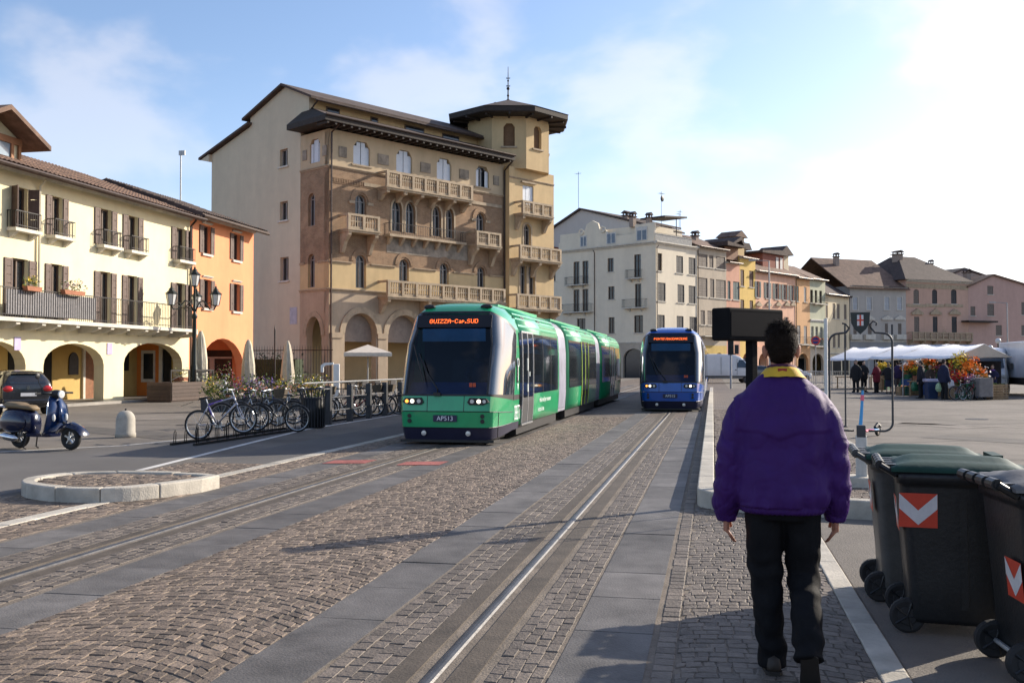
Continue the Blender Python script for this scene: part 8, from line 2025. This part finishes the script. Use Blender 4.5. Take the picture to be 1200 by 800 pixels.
# ================================================================== MARKET
m_awn = mat('awning_white', (.80, .80, .82), .8, .06, 4, .2, 20); m_awnb = mat('awning_beige', (.55, .46, .36), .85, .08, 4)
m_crate = mat('crate_wood', (.30, .20, .11), .8, .25, 8); m_crateg = mat('crate_green', (.02, .12, .06), .5, .2, 6); m_crateb = mat('crate_blue', (.02, .06, .20), .5, .2, 6); m_greyt = mat('trolley_grey', (.20, .18, .17), .8, .2, 6)
def stall(label, cpos, rz, w=3.6, dpt=3.4, hr=2.62, he=2.0):
    t = thing('market_stall', label, 'market stall', (cpos.x, cpos.y, 0), rz, 'white topped market stalls')
    for x in (-w / 2, w / 2):
        for y in (-dpt / 2, dpt / 2): mb = MB(); mb.tube([(x, y, 0), (x, y, he)], .025, 6); mb.build('pole', m_galv, t)
    n = 8; mb = MB(); vs = []
    for i in range(n + 1):
        for j, (y, z) in enumerate(((-dpt / 2 - .35, he - .12), (-dpt / 2, he + .02), (-dpt / 4, (he + hr) / 2 - .03), (0, hr), (dpt / 4, (he + hr) / 2 - .03), (dpt / 2 + .3, he - .08))):
            vs.append((-w / 2 - .2 + (w + .4) * i / n, y, z - .05 * math.sin(PI * ((i * 2 / n) % 1))))
    mb.smooth = True; mb.add(vs, [(i * 6 + j, (i + 1) * 6 + j, (i + 1) * 6 + j + 1, i * 6 + j + 1) for i in range(n) for j in range(5)])
    a = mb.build('awning', m_awn, t); sd = a.modifiers.new('thickness', 'SOLIDIFY'); sd.thickness = .015
    for x in (-w / 2 - .18, w / 2 + .18): mb = MB(); mb.prism([(-dpt / 2 - .3, he - .1), (dpt / 2 + .25, he - .08), (0, hr - .02)], x - .008, x + .008, 'x'); mb.build('gable_flap', m_awnb, t)
    mb = MB(); mb.tube([(-w / 2 - .2, 0, hr - .05), (w / 2 + .2, 0, hr - .05)], .025, 6); mb.build('ridge_pole', m_galv, t)
    mb = MB(); mb.box(-w / 2 + .1, w / 2 - .1, -dpt / 2 + .2, dpt / 2 - .8, .72, .78)
    mb.build('counter', m_crate, t)
    for x in (-w / 2 + .2, w / 2 - .2):
        for y in (-dpt / 2 + .3, dpt / 2 - 1.0): mb = MB(); mb.box(x - .03, x + .03, y - .03, y + .03, 0, .72); mb.build('counter_leg', m_crate, t)
    mb = MB(); mb.box(-w / 2 + .1, w / 2 - .1, dpt / 2 - .25, dpt / 2 - .22, .2, 1.75); mb.build('back_cloth', mat('cloth_dark', (.05, .045, .05), .9), t)
    return t
def AT(x, Z): return ray(x, 427) * Z
SZ = R(-48)
sA = AT(1118, 49.5); sB = AT(1082, 58); sC = AT(1024, 66)
stall('nearest and largest white market awning above the bright flowers', sA, SZ, 2.9, 4.0, 2.58, 2.02); stall('middle white market awning between the other two stalls', sB, SZ, 3.0, 4.6, 2.75, 2.05); stall('farthest white market awning at the left of the market', sC, SZ, 3.0, 4.6, 2.75, 2.0)
def bouquet(label, p, petals, h=.7, w=.35, pot=m_post, n=70, z=0.0):
    t = thing('flower_bucket', label, 'flowers', (p.x, p.y, z), random.random() * 6, 'buckets of cut flowers at the market')
    mb = MB(); mb.lathe([(w * .45, 0), (w * .6, h * .45), (w * .55, h * .45)], 12); mb.build('bucket', pot, t)
    mb = MB(); leaves(mb, (0, 0, h * .75), w * .9, w * .9, h * .38, n, .08); mb.build('foliage', m_leaf, t, fix=False)
    mb = MB(); leaves(mb, (0, 0, h * 1.0), w * 1.0, w * 1.0, h * .34, int(n * 1.4), .075); mb.build('blossom', petals, t, fix=False)
    return t
k = 0
cn_ = {id(m_fl_y): 'yellow', id(m_fl_o): 'orange', id(m_fl_r): 'red', id(m_fl_p): 'pink', id(m_fl_w): 'white'}
names = ['front', 'second', 'third', 'fourth', 'fifth']
cnt = {}
for x, Z, pm_, z, h in ((1121, 47.0, m_fl_y, .75, 1.0), (1127, 47.4, m_fl_y, .85, 1.05), (1133, 46.6, m_fl_o, .55, .9), (1139, 47.2, m_fl_o, .7, .95), (1144, 46.8, m_fl_o, .45, .8), (1150, 46.2, m_fl_w, .4, .8), (1128, 46.0, m_fl_o, .3, .75), (1136, 45.6, m_fl_p, .2, .7), (1143, 45.6, m_fl_w, .15, .7), (1149, 45.8, m_fl_o, .3, .9), (1122, 45.8, m_fl_r, .25, .7),
                        (1064, 54, m_fl_o, .78, .6), (1069, 54, m_fl_o, .85, .7), (1074, 53.6, m_fl_y, .7, .6), (1086, 52, m_fl_o, .95, .8), (1092, 52, m_fl_o, 1.0, .7), (1060, 55, m_fl_w, .9, .6), (1076, 54, m_fl_w, 1.0, .6), (1032, 62, m_fl_y, .9, .6), (1037, 62, m_fl_y, .9, .6), (1099, 51, m_fl_o, .85, .6), (1104, 50, m_fl_p, .8, .6)):
    c_ = cn_[id(pm_)]; w_ = 'near' if x > 1115 else 'middle' if x > 1050 else 'far'; kk = (c_, w_); cnt[kk] = cnt.get(kk, 0) + 1
    p = AT(x, Z); t = bouquet('bucket of %s flowers at the %s stall, %s of the %s ones from the left' % (c_, w_, ['first', 'second', 'third', 'fourth', 'fifth', 'sixth'][cnt[kk] - 1], c_), p, pm_, h, .36, (m_post, m_terra, m_crateg)[k % 3], 80, z)
    if z > .05: mb = MB(); mb.box(-.25, .25, -.25, .25, -z, -.002); mb.build('plinth', (m_crate, m_crateg, m_crateb)[k % 3], t)
    k += 1
def crate(label, p, z, m, fill, rz=.4):
    t = thing('market_crate', label, 'crate', (p.x, p.y, z), rz, 'crates at the market')
    for s in (-1, 1):
        for q in (0, .11): mb = MB(); mb.box(-.3, .3, s * .2 - .01, s * .2 + .01, .02 + q, .10 + q); mb.build('slat', m, t); mb = MB(); mb.box(s * .3 - .01, s * .3 + .01, -.19, .19, .02 + q, .10 + q); mb.build('slat', m, t)
    mb = MB(); mb.box(-.29, .29, -.19, .19, 0, .02); mb.build('bottom', m, t)
    if fill: mb = MB(); leaves(mb, (0, 0, .2), .26, .17, .08, 60, .05); mb.build('produce', fill, t, fix=False)
lv = ['lowest', 'middle', 'topmost']
for j, (x, Z) in enumerate(((1165, 45.2), (1171, 45.8))):
    for q in range(3): crate('wooden crate, %s of the %s stack before the white van' % (lv[q], 'left' if j == 0 else 'right'), AT(x, Z), .23 * q, m_crate, m_leaf if q == 2 else None, .3 + .1 * q)
for j, x in enumerate((1058, 1063, 1068)):
    for q in range(2): crate('crate, %s one in the %s pile under the middle stall' % ('upper' if q else 'lower', ('left', 'centre', 'right')[j]), AT(x, 51.5), .23 * q, (m_crate, m_crateg, m_crate)[j], m_fl_o if q and j != 1 else m_leaf if q else None, .6)
# trolleys and bags
p = AT(1151, 44.6); t = thing('trolley', 'grey covered box trolley in front of the flowers', 'trolley', (p.x, p.y, 0), .4)
mb = MB(); mb.loft([rrect(-.36, .36, -.28, .28, .06, z) for z in (.14, .2, .85, .98)]); mb.build('box', m_greyt, t)
for x in (-.28, .28):
    for y in (-.22, .22): mb = MB(); mb.M = T(x, y, .07, rx=PI / 2); mb.lathe([(.001, -.02), (.07, -.02), (.07, .02), (.001, .02)], 12); mb.build('wheel', m_rubber, t)
p = AT(1091, 46.2); t = thing('blue_container', 'tall blue plastic container with a pale lid among the shoppers', 'container', (p.x, p.y, 0), .2)
mb = MB(); mb.loft([rrect(-.22, .22, -.22, .22, .05, 0), rrect(-.25, .25, -.25, .25, .05, .78)]); mb.build('body', mat('container_blue', (.012, .030, .085), .6), t); mb = MB(); mb.box(-.30, .30, -.28, .28, .782, .92); mb.build('lid', mat('lilac_lid', (.45, .42, .55), .5), t, bevel=.03)
p = AT(1117, 49.2); t = thing('parasol', 'closed red and white parasol standing among the yellow flowers', 'parasol', (p.x, p.y, 0), 0)
mb = MB(); mb.smooth = True; mb.lathe([(.05, .9), (.26, 1.0), (.22, 1.5), (.12, 2.0), (.02, 2.25)], 14); mb.build('canopy', mat('parasol_red', (.62, .05, .05), .8, .2, 6), t); mb = MB(); mb.tube([(0, 0, 0), (0, 0, 2.3)], .03, 6); mb.build('pole', m_galv, t)
for x, Z, m_, lb in ((1073, 47.0, m_crateg, 'green shopping bag held low beside the dark dressed shopper'), (1102, 45.4, mat('bag_mint', (.35, .5, .3), .7), 'pale green shopping bag beside the man in the navy coat'), (1112, 45.6, mat('bag_white', (.7, .68, .68), .7), 'white carrier bag before the flowers')):
    p = AT(x, Z); t = thing('shopping_bag', lb, 'bag', (p.x, p.y, .35 if x != 1112 else .5), .5)
    mb = MB(); mb.loft([rrect(-.16, .16, -.09, .09, .05, 0), rrect(-.22, .22, -.13, .13, .06, .12), rrect(-.20, .20, -.10, .10, .05, .32), rrect(-.12, .12, -.03, .03, .02, .40)]); mb.build('sack', m_, t); mb = MB(); mb.tube([(-.08, 0, .38), (-.06, 0, .50), (.06, 0, .50), (.08, 0, .38)], .01, 5); mb.build('strap', m_, t)
    if x == 1112: mb = MB(); mb.box(-.2, .2, -.15, .15, -.5, -.002); mb.build('box', m_crate, t)
for k, (x, Z, m_) in enumerate(((1119, 44.6, m_bk5), (1128, 44.2, m_crateg), (1137, 44.4, m_bk4))):
    p = AT(x, Z); bicycle('bicycle', 'bicycle leaning before the flower stall, %s of three' % ('left', 'middle', 'right')[k], m_, (p.x, p.y, 0), R(20 + 15 * k), 0, 0, group='bicycles at the flower stall', basket=k == 1)
# shoppers
def coatm(nm, c): return mat('coat_' + nm, c, .85, .25, 8, .2, 40)
GP = 'shoppers at the market'
for lb, x, Z, H_, rz, cm, lg, ln, ar, dr, hc in (
    ('shopper in a long black coat at the left end of the market', 1003, 57, 1.82, 150, coatm('black', (.014, .014, .016)), None, .62, 'down', False, (.02, .018, .016)),
    ('shopper in a black coat standing right beside another in black', 1012, 57.5, 1.78, 200, coatm('black2', (.018, .017, .018)), None, .70, 'fwd', False, (.02, .018, .016)),
    ('shopper in a dark red coat with pale hair', 1027, 55.5, 1.68, 40, coatm('red', (.16, .012, .022)), None, .62, 'fwd', False, (.35, .30, .25)),
    ('shopper in black jacket and long dark skirt', 1041, 54, 1.66, -20, coatm('black3', (.012, .012, .014)), mat('skirt_navy', (.015, .018, .04), .85), .80, 'fwd', True, (.30, .22, .12)),
    ('shopper in a violet navy jacket and grey trousers behind the frame tube', 1052, 55, 1.76, 10, coatm('violet', (.035, .022, .075)), mat('trousers_grey', (.10, .09, .09), .85), .82, 'fwd', False, (.02, .018, .016)),
    ('shopper in dark clothes with a red scarf between the two nearer stalls', 1079, 46.8, 1.74, 60, coatm('black4', (.014, .014, .020)), None, .66, 'down', False, (.05, .04, .035)),
    ('pale haired shopper bending over the goods beside the blue container', 1090, 49, 1.55, 200, coatm('brown', (.08, .06, .05)), None, .7, 'fwd', False, (.45, .42, .38)),
    ('shopper in a navy coat before the yellow flowers', 1106, 45.2, 1.80, -60, coatm('navy', (.012, .016, .045)), None, .74, 'down', False, (.04, .03, .025)),
    ('flower seller in navy with a violet scarf beside the white van', 1163, 48.2, 1.55, 160, coatm('navy2', (.016, .016, .050)), None, .70, 'fwd', False, (.10, .07, .05))):
    p = AT(x, Z); b = person(lb, (p.x, p.y, 0), R(rz), H_, (.42, .26, .19), hc, cm, lg, None, ln, .02, GP, 'stand', dr, arms=ar)
    if 'scarf' in lb: mb = MB(); mb.torus((0, 0, 1.50 * H_ / 1.78), .09, .035, 14, 6, 'z'); mb.build('scarf', coatm('scarf' + ('r' if 'red' in lb else 'v'), (.30, .02, .03) if 'red' in lb else (.16, .06, .30)), b)
# crowd barriers in front of the far arcade
for k in range(6):
    p = AT(926 + 11 * k, 74 - k * 1.2); t = thing('crowd_barrier', 'grey steel crowd barrier in the far row, %s from the left' % ('first', 'second', 'third', 'fourth', 'fifth', 'sixth')[k], 'barrier', (p.x, p.y, 0), R(25 + 8 * (k % 2)), 'steel crowd barriers')
    mb = MB(); mb.tube([(-1.1, 0, .12), (-1.1, 0, 1.1), (1.1, 0, 1.1), (1.1, 0, .12)], .02, 6); mb.tube([(-1.1, 0, .3), (1.1, 0, .3)], .016, 5); mb.build('frame', m_galv, t)
    for q in range(12): mb = MB(); mb.tube([(-.95 + .17 * q, 0, .3), (-.95 + .17 * q, 0, 1.1)], .008, 4); mb.build('bar', m_galv, t)
    for q in (-.8, .8): mb = MB(); mb.tube([(q, -.3, .01), (q, 0, .12), (q, .3, .01)], .016, 5); mb.build('foot', m_galv, t)
